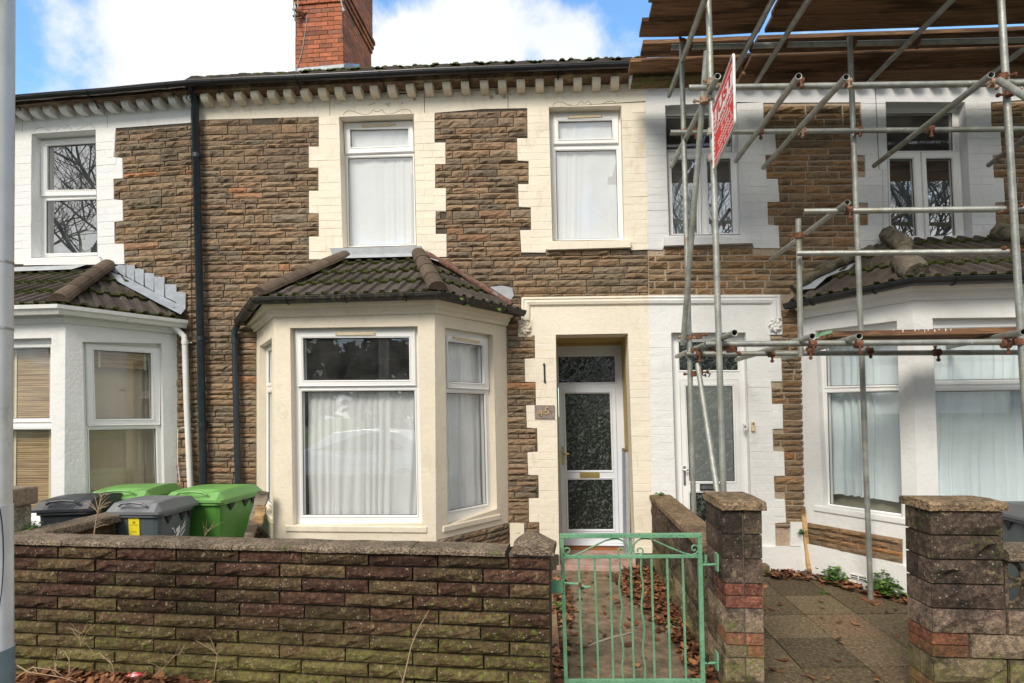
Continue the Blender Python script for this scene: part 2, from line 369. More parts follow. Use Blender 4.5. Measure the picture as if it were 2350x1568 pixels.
def galv_mat(name, rust=.2):
    m, nt, b = mk(name, .42, .55)
    t = tint(nt)
    col = ramp(nt, noi(nt, 9, 6, .65), ((.3, (.25, .26, .24)), (.5, (.35, .36, .33)), (.7, (.48, .49, .45))))
    col = mix(nt, mth(nt, 'MULTIPLY', gr(nt, noi(nt, 4, 7, .7), .5, .66), .55), col, (.30, .29, .17))
    col = mix(nt, mth(nt, 'MULTIPLY', gr(nt, noi(nt, 2.3, 7, .72), .62, .68), rust*3), col, (.26, .10, .045))
    col = mix(nt, gr(nt, noi(nt, 30, 3, .6), .70, .74), col, (.8, .8, .77))
    col = mix(nt, t[2], col, (.01, .01, .01))
    L(nt, col, b.inputs['Base Color']); L(nt, mth(nt, 'ADD', mth(nt, 'MULTIPLY', noi(nt, 20, 4), .4), .3), b.inputs['Roughness'])
    bump(nt, b, noi(nt, 60, 5), .003); return m
M_['galv'] = galv_mat('galvanised_tube')
M_['rust'] = plain('rusted_iron', (.17, .07, .038), .9, var=.45, scale=40, bmp=.008, dirt=(.30, .145, .08), dirts=(.55, .7, 30))
M_['rust_l'] = plain('dusty_rusted_iron', (.36, .24, .16), .85, var=.3, scale=40, bmp=.008, dirt=(.2, .08, .035), dirts=(.5, .62, 30))
def plank_mat(name, a, b_, g):
    m, nt, b = mk(name, .9, spec=.2); t = tint(nt)
    w = noi(nt, 6, 8, .7, (.35, 5, 5), .8)
    col = ramp(nt, w, ((.3, a), (.55, b_), (.75, g)))
    v = mth(nt, 'ADD', mth(nt, 'MULTIPLY', t[0], .6), .65); cv = nd(nt, 'ShaderNodeCombineColor'); [L(nt, v, cv.inputs[i]) for i in range(3)]
    col = mix(nt, 1, col, cv.outputs[0], 'MULTIPLY')
    col = mix(nt, mth(nt, 'MULTIPLY', gr(nt, noi(nt, 2.4, 5, .6, (.5, 2.5, 2)), .5, .6), .75), col, (.035, .022, .014))
    col = mix(nt, mth(nt, 'MULTIPLY', t[2], gr(nt, noi(nt, 14, 5), .4, .6)), col, (.10, .115, .03))
    L(nt, col, b.inputs['Base Color']); bump(nt, b, noi(nt, 12, 7, .7, (.3, 8, 8)), .012); return m
M_['plank'] = plank_mat('scaffold_board_wood', (.12, .062, .034), (.26, .145, .08), (.40, .24, .13))
M_['pine'] = plank_mat('new_pine', (.60, .36, .16), (.72, .46, .22), (.78, .54, .3))
M_['drift'] = plank_mat('weathered_grey_wood', (.17, .14, .11), (.32, .26, .2), (.44, .36, .28))
def plastic(name, col, var=.1):
    m, nt, b = mk(name, .42)
    c0 = ramp(nt, noi(nt, 3, 4), ((.3, tuple(x*(1-var) for x in col)), (.7, tuple(x*(1+var) for x in col))))
    c0 = mix(nt, mth(nt, 'MULTIPLY', gr(nt, noi(nt, 7, 8, .75), .52, .72), .35), c0, tuple(.5*x+.12 for x in col))
    L(nt, c0, b.inputs['Base Color']); bump(nt, b, noi(nt, 140, 3), .0015); return m
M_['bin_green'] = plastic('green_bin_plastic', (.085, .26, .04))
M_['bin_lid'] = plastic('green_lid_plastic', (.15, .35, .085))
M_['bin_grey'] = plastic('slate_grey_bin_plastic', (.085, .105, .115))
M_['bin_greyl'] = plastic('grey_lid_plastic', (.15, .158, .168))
M_['bin_black'] = plastic('black_bin_plastic', (.022, .026, .033), .3)
M_['label'] = plain('yellow_label', (.85, .72, .03), .5, var=.04)
M_['ink'] = plain('black_ink', (.01, .01, .01), .6)
M_['logo'] = plain('pale_grey_print', (.80, .82, .82), .5, var=.05)
def block_mat(name, stops, zmoss=True, speck=.6, splash=1., mth_=(.56, .66), soot=0):
    m, nt, b = mk(name, .93, spec=.25); t = tint(nt)
    col = ramp(nt, t[1], stops)
    v = mth(nt, 'ADD', mth(nt, 'MULTIPLY', t[0], .7), .65); cv = nd(nt, 'ShaderNodeCombineColor'); [L(nt, v, cv.inputs[i]) for i in range(3)]
    col = mix(nt, 1, col, cv.outputs[0], 'MULTIPLY')
    col = mix(nt, 1, col, ramp(nt, noi(nt, 38, 8, .72), ((.3, (.3, .28, .26)), (.5, (.9, .87, .83)), (.7, (2.1, 1.95, 1.75)))), 'MULTIPLY')
    z = nd(nt, 'ShaderNodeSeparateXYZ'); L(nt, nd(nt, 'ShaderNodeNewGeometry').outputs['Position'], z.inputs[0])
    low = nd(nt, 'ShaderNodeMapRange'); L(nt, z.outputs[2], low.inputs[0]); low.inputs[1].default_value = .56; low.inputs[2].default_value = .12
    # algae growing up from the damp foot of the wall
    alg = mth(nt, 'MULTIPLY', low.outputs[0], gr(nt, noi(nt, 2.6, 6, .65), .25, .6))
    if zmoss: col = mix(nt, mth(nt, 'MULTIPLY', alg, .7), col, ramp(nt, noi(nt, 30, 5, .7), ((.3, (.10, .085, .03)), (.5, (.22, .19, .065)), (.7, (.36, .33, .11)))))
    mg = mth(nt, 'MULTIPLY', gr(nt, noi(nt, 30, 7, .8), .52, .62), gr(nt, mth(nt, 'ADD', noi(nt, 1.9, 4), mth(nt, 'MULTIPLY', low.outputs[0], .16)), *mth_))
    col = mix(nt, mth(nt, 'MULTIPLY', mg, splash), col, (.17, .22, .03))
    if soot: col = mix(nt, mth(nt, 'MULTIPLY', gr(nt, noi(nt, 4.5, 8, .75), .48, .6), soot), col, (.028, .022, .018))
    li = mth(nt, 'MULTIPLY', gr(nt, noi(nt, 15, 4, .6), .63, .68), gr(nt, noi(nt, 2.2, 3), .45, .55))
    col = mix(nt, mth(nt, 'MULTIPLY', li, .8), col, (.36, .27, .16))
    sp_ = nd(nt, 'ShaderNodeTexVoronoi'); sp_.inputs['Scale'].default_value = 62; L(nt, nd(nt, 'ShaderNodeNewGeometry').outputs['Position'], sp_.inputs['Vector'])
    rr = nd(nt, 'ShaderNodeSeparateColor'); L(nt, sp_.outputs['Color'], rr.inputs[0])
    spk = mth(nt, 'MULTIPLY', mth(nt, 'LESS_THAN', sp_.outputs['Distance'], .26), mth(nt, 'GREATER_THAN', rr.outputs[0], .86))
    col = mix(nt, mth(nt, 'MULTIPLY', spk, speck), col, (.55, .5, .42))
    L(nt, col, b.inputs['Base Color'])
    bump(nt, b, mth(nt, 'ADD', noi(nt, 26, 7, .7), mth(nt, 'MULTIPLY', noi(nt, 95, 4, .7), .6)), .02); return m
M_['wallblock'] = block_mat('split_face_wall_block', ((0, (.072, .037, .027)), (.4, (.098, .055, .037)), (.6, (.098, .070, .038)), (1, (.14, .102, .055))), splash=.75, mth_=(.53, .63))
M_['pillarblock'] = block_mat('split_face_pillar_block', ((0, (.10, .075, .06)), (.35, (.14, .10, .08)), (.6, (.22, .165, .13)), (1, (.34, .26, .2))), speck=.5, mth_=(.50, .60), soot=.75)
M_['redbrick'] = block_mat('red_engineering_brick', ((0, (.22, .075, .05)), (1, (.30, .12, .085))), speck=.4, splash=.8, soot=.4)
M_['chimbrick'] = stone_mat('orange_red_brick', ((0, (.40, .145, .08)), (.6, (.47, .165, .09)), (.82, (.33, .13, .08)), (1, (.24, .12, .09))), moss=0, bmp=.004)
M_['joint'] = plain('dark_joint_mortar', (.055, .045, .03), .95, var=.5, scale=30)  # plain dark brown mortar colour for joints and wall cores
M_['joint_g'] = plain('grey_joint_mortar', (.16, .13, .11), .95, var=.4, scale=30, dirt=(.06, .07, .02), dirts=(.5, .65, 7))
M_['joint_c'] = plain('chimney_mortar', (.12, .08, .065), .95, var=.4, scale=30)
def agg_mat(name, a, b_, c_, sc=110, moss=.6):
    m, nt, b = mk(name, .95, spec=.25)
    v = nd(nt, 'ShaderNodeTexVoronoi'); v.inputs['Scale'].default_value = sc; L(nt, nd(nt, 'ShaderNodeNewGeometry').outputs['Position'], v.inputs['Vector'])
    s = nd(nt, 'ShaderNodeSeparateColor'); L(nt, v.outputs['Color'], s.inputs[0])
    col = ramp(nt, s.outputs[0], ((0, a), (.5, b_), (1, c_)))
    col = mix(nt, mth(nt, 'MULTIPLY', gr(nt, noi(nt, 5, 8, .7), .42, .62), .6), col, (.045, .036, .025))
    col = mix(nt, mth(nt, 'MULTIPLY', gr(nt, noi(nt, 9, 7, .75), .58, .66), moss), col, (.14, .17, .035))
    L(nt, col, b.inputs['Base Color']); bump(nt, b, mth(nt, 'ADD', v.outputs['Distance'], noi(nt, 30, 4)), .008); return m
M_['coping'] = agg_mat('exposed_aggregate_coping', (.10, .075, .05), (.24, .175, .12), (.40, .32, .24))
M_['coping_o'] = agg_mat('orange_lichened_coping', (.12, .085, .055), (.25, .17, .10), (.37, .26, .15), 60, .2)
M_['slab'] = block_mat('garden_paving_slab', ((0, (.155, .12, .078)), (.7, (.175, .133, .085)), (.9, (.19, .13, .085)), (1, (.22, .135, .09))), zmoss=False, speck=.35, splash=.35)
M_['path'] = plain('old_concrete_path', (.21, .15, .095), .95, var=.4, scale=9, bmp=.012, dirt=(.09, .08, .04), dirts=(.48, .66, 5))
M_['pinkstep'] = plain('faded_red_step_paint', (.50, .36, .31), .8, var=.25, scale=8, dirt=(.30, .15, .11), dirts=(.45, .62, 4), bmp=.005)
M_['threshold'] = plain('brown_threshold_board', (.30, .12, .04), .6, var=.25, scale=10)
M_['soil'] = plain('damp_soil', (.05, .036, .024), 1, var=.5, scale=14, bmp=.03)
M_['tarmac'] = plain('tarmac', (.05, .05, .05), .9, var=.4, scale=60, bmp=.006, dirt=(.09, .075, .05), dirts=(.5, .7, 3))
M_['road'] = plain('road_asphalt', (.055, .055, .057), .9, var=.25, scale=50, bmp=.004)
M_['kerb'] = plain('kerb_stone', (.28, .27, .25), .9, var=.2, scale=14)
M_['grass'] = plain('grass_ground', (.07, .13, .025), 1, var=.5, scale=4, bmp=.02)
def leaf_mat(name, stops):
    m, nt, b = mk(name, .75, spec=.3); t = tint(nt); L(nt, ramp(nt, t[0], stops), b.inputs['Base Color']); return m
M_['leaf'] = leaf_mat('fallen_leaf', ((0, (.07, .028, .014)), (.4, (.14, .055, .025)), (.75, (.24, .10, .045)), (1, (.38, .18, .08))))
M_['weed'] = leaf_mat('weed_leaf', ((0, (.035, .085, .015)), (.6, (.07, .15, .025)), (1, (.14, .24, .04))))
M_['drystem'] = plain('dry_stem', (.42, .30, .18), .8, var=.2)
def gate_mat():
    m, nt, b = mk('chalky_green_gate_paint', .5, spec=.4)
    col = mix(nt, gr(nt, noi(nt, 6, 4), .35, .7), (.12, .285, .16), (.175, .37, .22))
    v = nd(nt, 'ShaderNodeTexVoronoi'); v.inputs['Scale'].default_value = 120; L(nt, nd(nt, 'ShaderNodeNewGeometry').outputs['Position'], v.inputs['Vector'])
    s = nd(nt, 'ShaderNodeSeparateColor'); L(nt, v.outputs['Color'], s.inputs[0])
    k = mth(nt, 'MULTIPLY', mth(nt, 'LESS_THAN', v.outputs['Distance'], .33), mth(nt, 'GREATER_THAN', s.outputs[0], .8))
    col = mix(nt, k, col, (.02, .03, .015)); col = mix(nt, gr(nt, noi(nt, 16, 7, .7), .66, .7), col, (.10, .07, .03))
    L(nt, col, b.inputs['Base Color']); bump(nt, b, noi(nt, 60, 4), .003); return m
M_['gate'] = gate_mat()
M_['signred'] = plain('sign_red', (.80, .03, .025), .75, var=.06)
M_['signwhite'] = plain('sign_white', (.88, .76, .72), .75, var=.04)
M_['signmaroon'] = plain('sign_letter_red', (.60, .04, .03), .75, var=.1)
M_['signedge'] = plain('white_sign_frame', (.76, .76, .73), .4, var=.1, dirt=(.4, .38, .3), dirts=(.55, .7, 14))
M_['post'] = plain('brushed_lamp_post', (.56, .55, .50), .45, metal=.35, var=.1, scale=5, dirt=(.3, .28, .2), dirts=(.6, .8, 6))
M_['post_s'] = plain('steel_post_sleeve', (.56, .56, .55), .4, metal=.4, var=.12, scale=6)
M_['post_b'] = plain('blue_grey_post_base', (.20, .27, .29), .5, var=.15, scale=10)
M_['plaque'] = plain('grey_stone_plaque', (.26, .21, .19), .8, var=.35, scale=24)
M_['gold'] = plain('gilt_number', (.62, .42, .12), .45, metal=.3, var=.2)
def net_mat(name, col, tr):
    m, nt, b = mk(name, .9, spec=.1); o = nt.nodes['Material Output']; b.inputs['Base Color'].default_value = (*col, 1)
    t = nd(nt, 'ShaderNodeBsdfTranslucent'); t.inputs[0].default_value = (*col, 1)
    x = nd(nt, 'ShaderNodeMixShader'); x.inputs[0].default_value = tr; L(nt, b.outputs[0], x.inputs[1]); L(nt, t.outputs[0], x.inputs[2]); L(nt, x.outputs[0], o.inputs[0]); return m
M_['net'] = net_mat('white_net_curtain', (.95, .96, .95), .08)
M_['net_b'] = net_mat('bluish_net_curtain', (.76, .85, .87), .08)
M_['drape'] = net_mat('beige_curtain', (.62, .50, .34), .1)
def blind_mat():
    m, nt, b = mk('bamboo_blind', .7, spec=.2)
    w = noi(nt, 8, 5, .6, (.25, .25, 12)); col = ramp(nt, w, ((.35, (.16, .10, .045)), (.5, (.36, .24, .12)), (.65, (.50, .36, .19))))
    L(nt, col, b.inputs['Base Color']); bump(nt, b, w, .006); return m
M_['blind'] = blind_mat()
M_['tape'] = plain('cream_tape', (.62, .56, .38), .7)
M_['bark'] = plain('tree_bark', (.10, .09, .075), .95, var=.4, scale=9, bmp=.02)
M_['evergreen'] = plain('evergreen_leaves', (.055, .075, .04), .9, var=.5, scale=3)
M_['carpaint'] = plain('white_car_paint', (.88, .88, .88), .3, metal=0, var=.02)
M_['carglass'] = plain('car_window', (.03, .035, .04), .08)
M_['tyre'] = plain('tyre', (.02, .02, .02), .8)
M_['clear'] = plain('cloudy_plastic', (.45, .42, .38), .3)
M_['litter'] = plain('red_wrapper', (.75, .05, .05), .4, dirt=(.8, .75, .7), dirts=(.52, .6, 40))
M_['pot'] = plain('white_flowerpot', (.72, .76, .74), .4)
# ================================================================== ground and setting
def sheet(name, x0, x1, y0, y1, z, mat, n=1):
    m = MB(); m.quad((x0, y0, z), (x1, y0, z), (x1, y1, z), (x0, y1, z)); return kind(m.obj(name, mat), 'structure')
sheet('ground', -300, 300, -300, 300, -.06, M_['grass'])
sheet('road', -60, 60, -8.5, -1.0, -.05, M_['road'])
m = MB(); m.box(-60, 60, -1.0, 3.62, -.3, -.002); kind(m.obj('pavement', M_['tarmac']), 'structure')
m = MB(); m.box(-60, 60, -1.13, -1.003, -.3, .006); kind(m.obj('kerb', M_['kerb']), 'structure')
m = MB(); m.box(-60, 60, -10.3, -8.5, -.3, .03); kind(m.obj('far_pavement', M_['tarmac']), 'structure')
m = MB(); m.box(-9, -.16, 3.622, D+.3, -.25, -.001); kind(m.obj('front_garden_soil', M_['soil']), 'structure')
m = MB(); m.box(-.158, 1.12, 3.622, D+.02, -.25, .0); gp = kind(m.obj('path', M_['path']), 'structure')
# ================================================================== facade plane
FP = Plane((0, D), (1, D))
def F(k, *pts): return FP.pxs(cc(k, *pts))
def scan(poly, w):
    xs = []
    for i in range(len(poly)):
        (x0, y0), (x1, y1) = poly[i-1], poly[i]
        if (y0 > w) != (y1 > w): xs.append(x0+(x1-x0)*(w-y0)/(y1-y0))
    xs.sort(); return [(xs[i], xs[i+1]) for i in range(0, len(xs)-1, 2)]
def inter(a, b):
    r = []
    for p in a:
        for q in b:
            lo, hi = max(p[0], q[0]), min(p[1], q[1])
            if hi-lo > .03: r.append((lo, hi))
    return r
def sub(a, b):
    for q in b:
        n = []
        for p in a:
            if q[1] <= p[0] or q[0] >= p[1]: n.append(p); continue
            if q[0] > p[0]: n.append((p[0], q[0]))
            if q[1] < p[1]: n.append((q[1], p[1]))
        a = n
    return a
class Tilt:
    def __init__(s, k, piv): s.k = k; s.p = piv
    def v(s, u, c): return c*(1-s.k*(u-s.p))
    def c(s, u, v): return v/(1-s.k*(u-s.p))
    def poly(s, P): return [(u, s.c(u, v)) for u, v in P]
def courses(tl, regions, obst, breaks, hr, lr, make, gap=.008, stagger=.4, minw=.04):
    R = [tl.poly(p) for p in regions]; O = [tl.poly(p) for p in obst]
    breaks = sorted(breaks); k = 0
    for b0, b1 in zip(breaks, breaks[1:]):
        if b1-b0 < .02: continue
        n = max(1, round((b1-b0)/(sum(hr)/2))); hs = [random.uniform(*hr) for _ in range(n)]; sc = (b1-b0)/sum(hs); z = b0
        for h in hs:
            z0, z1 = z, z+h*sc; z = z1; k += 1
            def av(w):
                a = [i for p in R for i in scan(p, w)]
                for o in O: a = sub(a, scan(o, w))
                return a
            for (l, r) in inter(av(z0+.004), av(z1-.004)):
                u = l; first = True
                while u < r-.02:
                    w = random.uniform(*lr)
                    if hr[1]-hr[0] > .01 and (z1-z0) > .085: w *= random.choice((.7, 1.0, 1.1))
                    if first and (k % 2) and stagger: w *= stagger+random.uniform(0, .1)*(lr[1] > lr[0])
                    first = False
                    if r-(u+w) < minw+lr[0]*.35: w = r-u
                    make(u+gap*.5, u+w-gap*.5, z0+gap*.5, z1-gap*.5); u += w
def rock(pl, tl, u0, u1, c0, c1, proud=.03, rough=.014, base=-.012, jit=.004, edge=.006):
    mb = MB(); mb.tint = rt(random.random())
    nu = max(2, min(8, int((u1-u0)/.042))); nv = 3 if c1-c0 > .05 else 2
    s = random.random()*99; pr = proud*random.uniform(.5, 1.15); P = []; slope = random.uniform(-.22, .22)
    for j in range(nv+1):
        for i in range(nu+1):
            a, b = i/nu, j/nv; u = u0+(u1-u0)*a; cc_ = c0+(c1-c0)*b
            e = (i in (0, nu)) or (j in (0, nv))
            if e:
                q = noise.noise(V3((u*23+s, cc_*23, s))); u += q*jit*(1 if i in (0, nu) else 0); cc_ += noise.noise(V3((u*19, s, cc_*9)))*jit
                dd = pr*.5
            else:
                dd = pr*(1+slope*(b-.5)*2)+noise.noise(V3((u*14+s, cc_*30, s*2)))*rough*1.6
                u += random.uniform(-.4, .4)*(u1-u0)/nu*.6; cc_ += random.uniform(-.3, .3)*(c1-c0)/nv
            P.append(pl.pt(u, tl.v(u, cc_), dd))
    ff = [(j*(nu+1)+i, j*(nu+1)+i+1, (j+1)*(nu+1)+i+1, (j+1)*(nu+1)+i) for j in range(nv) for i in range(nu)]
    mb.add(P, ff)
    per = [i for i in range(nu+1)]+[(j)*(nu+1)+nu for j in range(1, nv+1)]+[nv*(nu+1)+i for i in range(nu-1, -1, -1)]+[j*(nu+1) for j in range(nv-1, 0, -1)]
    bk = [P[i]-pl.N*((P[i]-pl.o).dot(pl.N)-base) for i in per]; n = len(per)
    mb.add([P[i] for i in per]+bk, [(i, n+i, n+(i+1) % n, (i+1) % n) for i in range(n)])
    return ((u1-u0)*(c1-c0), mb)
def flatbrick(pl, tl, u0, u1, c0, c1, proud=.011, base=-.002, ch=.004, tnt=None):
    mb = MB(); mb.tint = tnt or rt(); j = lambda: random.uniform(-.0015, .0015)
    o = [(u0, c0), (u1, c0), (u1, c1), (u0, c1)]; o = [(a+j(), b+j()) for a, b in o]
    i_ = [(o[0][0]+ch, o[0][1]+ch), (o[1][0]-ch, o[1][1]+ch), (o[2][0]-ch, o[2][1]-ch), (o[3][0]+ch, o[3][1]-ch)]
    pr = proud+random.uniform(-.0015, .0015)
    A = [pl.pt(u, tl.v(u, c_), base) for u, c_ in o]; B = [pl.pt(u, tl.v(u, c_), pr-ch*.6) for u, c_ in o]; C = [pl.pt(u, tl.v(u, c_), pr+j()) for u, c_ in i_]
    mb.add(A+B+C, [(8, 9, 10, 11)]+[(a+k, a+(k+1) % 4, a+4+(k+1) % 4, a+4+k) for a in (0, 4) for k in range(4)])
    return ((u1-u0)*(c1-c0), mb)
def emit(items, name, mat, parent, lim=300):
    items.sort(key=lambda t: -t[0]); n = 0
    for a, mb in items[:lim]: mb.obj(name, mat, parent); n += 1
    rest = items[lim:]
    if rest:
        m = MB()
        for a, mb in rest:
            b = len(m.v); m.v += mb.v; m.f += [tuple(b+i for i in f) for f in mb.f]; m.t += mb.t
        kind(m.obj(name+'_infill', mat, parent), 'stuff')
def sweep(mb, pts, prof, cap=False):
    """sweep a section (out, up) along a level polyline; out is to the right-hand/street side"""
    pts = [V3(p) for p in pts]; n = len(pts); rings = []
    for i, p in enumerate(pts):
        ns = []
        for a, b in ((i-1, i), (i, i+1)):
            if a < 0 or b >= n: continue
            t = (pts[b]-pts[a]); t.z = 0; t.normalize(); ns.append(V3((t.y, -t.x, 0)))
        v = ns[0] if len(ns) == 1 else (ns[0]+ns[1]).normalized()
        s = 1 if len(ns) == 1 else 1/max(.4, v.dot(ns[0]))
        rings.append([p+v*(o*s)+V3((0, 0, u)) for o, u in prof])
    m = len(prof)
    mb.add([q for r in rings for q in r], [(i*m+k, (i+1)*m+k, (i+1)*m+k+1, i*m+k+1) for i in range(n-1) for k in range(m-1)])
    if cap: mb.add(rings[0], (tuple(range(m)),)); mb.add(rings[-1], (tuple(range(m)),))
def gutter_prof(r=.055, t=.006):
    a = [(r+math.cos(math.pi+math.pi*k/8)*r, math.sin(math.pi+math.pi*k/8)*r) for k in range(9)]
    b = [(r+math.cos(math.pi+math.pi*k/8)*(r-t), math.sin(math.pi+math.pi*k/8)*(r-t)) for k in range(8, -1, -1)]
    return a+[(a[-1][0]+.004, .0), (a[-1][0]+.004, .008), (a[-1][0]-t-.002, .008)]+b
# ---- windows
def glazing(fr, pl, q, d, glass='glass', gasket=True):
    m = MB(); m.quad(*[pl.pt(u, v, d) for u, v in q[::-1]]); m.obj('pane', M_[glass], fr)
    if gasket:
        g = MB(); pl.ring(g, q, [(-.001, d+.007), (.006, d+.002)]); g.obj('gasket', M_['rubber'], fr)
def window(parent, pl, opening, rec, panes, mat='upvc', sash=(), vents=(), glass=None, name='window', label=None, mull=(), depth=.06, gk=True):
    """opening: 4 (u,v) corners clockwise from top left; panes: px quads; sash: px quads of opening lights"""
    m = MB()
    P = [pl.pxs(p, -rec) for p in panes]
    pl.plate(m, opening, P, -rec, -rec-depth)
    for q in P: pl.ring(m, q, [(-.02, -rec+.001), (-.014, -rec+.011), (-.002, -rec+.003), (.0, -rec-.02)])
    w = m.obj(name, M_[mat], parent, label=label)
    for i, q in enumerate(sash):
        s = MB(); pane = pl.pxs(q[1], -rec); out = pl.pxs(q[0], -rec)
        pl.plate(s, out, [pane], -rec+.022, -rec+.0005)
        pl.ring(s, out, [(-.0, -rec+.0225), (.006, -rec+.0285), (.014, -rec+.023)])
        pl.ring(s, pane, [(-.016, -rec+.0225), (-.012, -rec+.028), (0, -rec+.006)])
        s.obj('casement', M_[mat], w)
    for i, q in enumerate(P): glazing(w, pl, q, -rec-.012, (glass[i] if glass else 'glass'), gk)
    for q in vents:
        s = MB(); a = pl.pxs(q, -rec+.02); pl.plate(s, a, (), -rec+.036, -rec+.02); s.obj('trickle_vent', M_['beige'], w)
        s = MB()
        for e in (0, 1):
            x = a[e][0]+(.012 if e == 0 else -.012); y = (a[e][1]+a[3-e][1])/2; pl.box(s, x-.004, x+.004, y-.004, y+.004, -rec+.036, -rec+.039)
        s.obj('screw', M_['rust'], w)
    return w
def curtain(pl, u0, u1, v0, v1, d, mat, label, amp=.02, n=9, seed=0, name='net_curtain', hem=0, group=None, skew=0, lean=0):
    m = MB(); N = max(24, int((u1-u0)*90)); rows = 10; P = []
    rnd = random.Random(seed)
    for j in range(rows+1):
        b = j/rows; v = v1+(v0-v1)*b
        for i in range(N+1):
            a = i/N; u = u0+(u1-u0)*a+lean*b*(a-.3)
            x = a*n+.55*math.sin(a*n*1.3+seed)+.3*math.sin(a*n*.53+2*seed)+.12*math.sin(b*2+seed)
            dd = amp*(.5+.5*b)*(1-abs(math.sin(x*math.pi))**.7*1.6+.45*math.sin(x*4.3*math.pi+1+seed+b)*(.6+.5*math.sin(a*9+seed)))+noise.noise(V3((u*5, v*2, seed)))*amp*.8
            P.append(pl.pt(u+.006*math.sin(x*2*math.pi+b), v+(hem*math.sin(x*2*math.pi) if j == rows else 0)+skew*a*b, d+dd))
    m.add(P, [(j*(N+1)+i, (j+1)*(N+1)+i, (j+1)*(N+1)+i+1, j*(N+1)+i+1) for j in range(rows) for i in range(N)])
    o = m.obj(name, M_[mat], smooth=True); tag(o, label, 'curtain', group); return o
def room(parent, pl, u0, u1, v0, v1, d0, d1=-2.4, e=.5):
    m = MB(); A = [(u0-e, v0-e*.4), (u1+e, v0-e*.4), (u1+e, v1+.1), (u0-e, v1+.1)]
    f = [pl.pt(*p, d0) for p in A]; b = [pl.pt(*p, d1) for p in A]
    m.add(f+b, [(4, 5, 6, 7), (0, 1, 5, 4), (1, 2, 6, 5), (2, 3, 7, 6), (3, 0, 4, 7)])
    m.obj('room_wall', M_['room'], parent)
# ================================================================== three houses of the terrace
H43 = thing('terraced_house', 'white painted terraced house at the left end with a bamboo blind in its bay', 'house', (-6, D, 0), 'houses of the stone terrace')
H45 = thing('terraced_house', 'cream painted terraced house in the middle with number 45 by its door', 'house', (-2, D, 0), 'houses of the stone terrace')
H47 = thing('terraced_house', 'white and pale grey painted terraced house behind the scaffolding, number 47', 'house', (3, D, 0), 'houses of the stone terrace')
T43, T45, T47 = Tilt(-.003, -4.5), Tilt(.0055, -1.5), Tilt(.0088, .98)
splitU = FP.px((1486, 570))[0]; PARTY = FP.px((459, 700))[0]
def lean(x_top, x_bot): return x_top, x_bot
# --- obstacle / painted areas in facade (u,v), read off the photograph
W1blk = F('R2', (302,672),(302,845),(245,845),(245,967),(300,967),(300,1098),(246,1098),(246,1228),(302,1228),(302,1360),(246,1360),(246,1492),(1033,1475),(1033,1345),(971,1345),(971,1215),(1030,1215),(1030,1083),(968,1083),(968,945),(1027,945),(1027,822),(965,822),(965,650))
W1op = F('R2', (418,675),(845,657),(862,1412),(440,1425))
W2blk = F('R2', (1495,623),(1497,797),(1437,797),(1440,925),(1503,927),(1503,1060),(1443,1060),(1447,1190),(1515,1192),(1517,1322),(1454,1325),(1462,1452))
yb = FP.px(c('R2', 2100, 1436))[1]
W2blk += [(F('R2', (1600,1452))[0]), F('R2', (1602,1432))[0], F('R2', (2085,1425))[0], F('R2', (2090,1437))[0], (splitU, yb), (splitU, FP.px(c('R2', 2100, 595))[1])]
W2op = F('R2', (1619,620),(2033,610),(2050,1385),(1640,1385))
W47a = [(splitU, FP.px(c('R3', 180, 595))[1])]+F('R3', (838,593),(842,770),(905,770),(915,893),(850,893),(857,1030),(920,1030),(932,1160),(862,1163),(866,1293),(925,1297),(932,1427),(785,1425),(775,1400),(275,1408),(262,1436))+[(splitU, yb)]
W47aop = FP.pxs([(1525.5,243.8),(1690,236),(1697.5,540),(1535,541.7)])
W47b = F('R3', (1397,560),(1402,765),(1345,765),(1350,893),(1422,895),(1424,1022),(1360,1022),(1365,1165),(1438,1168),(1440,1297),(1372,1297),(1378,1430),(2237,1405),(2228,1300),(2170,1295),(2165,1165),(2222,1163),(2213,1027),(2160,1027),(2150,893),(2205,890),(2195,758),(2145,755),(2140,560))
W47bop = FP.pxs([(2030,235),(2212.5,236),(2230,554),(2040,555.5)])
WLblk = FP.pxs(cc('A00', (1070,1180),(1057,1450),(1130,1455))+cc('A01', (1137,77),(1050,82),(1055,270),(1133,275),(1138,467),(1057,475),(1062,675),(1143,675),(1150,862),(-400,862),(-400,707),(135,707),(138,505),(-400,505),(-400,317),(143,317),(148,122),(-400,122))+cc('A00', (-400,1497),(147,1497),(150,1238),(-400,1250)))
WLop = FP.pxs(cc('A00', (300,1235),(887,1195))+cc('A01', (905,785),(295,805)))
DRblk = F('S2', (118,100),(113,300),(190,305),(192,430),(135,432),(138,557),(195,560),(197,685),(143,687),(148,808),(203,812),(207,940),(150,942),(155,1065),(210,1068),(213,1193),(158,1195),(160,1325),(215,1325),(218,1490))
DRblk += [(DRblk[-1][0]+.0, -.02)]
rr = F('S2', (1505,1450),(1502,1330),(1562,1325),(1555,1200),(1500,1195),(1495,1073),(1555,1070),(1550,940),(1492,937),(1488,815),(1545,813),(1543,680),(1485,680),(1480,555),(1540,555),(1535,430),(1478,430),(1475,300),(1537,298),(1526,85))
DRblk += [(rr[0][0], -.02)]+rr
D45op = [F('T1', (495,208))[0], F('T1', (1490,190))[0]]+[(FP.px((1455,1200))[0]+.01, .03), (FP.px((1283,1200))[0]-.0, .03)]
D47op = F('T4', (50,190),(925,190),(965,1568),(88,1568)); D47op = [D47op[0], D47op[1], (D47op[2][0]+.02, .06), (D47op[3][0]+.02, .06)]
# band bottoms
B45 = F('R2', (-420,693),(0,683),(302,672),(965,650),(1240,628),(1495,623))
B43 = FP.pxs([(20,308)]+cc('A00', (150,1238),(1070,1180),(1760,1130)))
def cutx(blk, u, left=True): return blk
TOPZ = 5.80
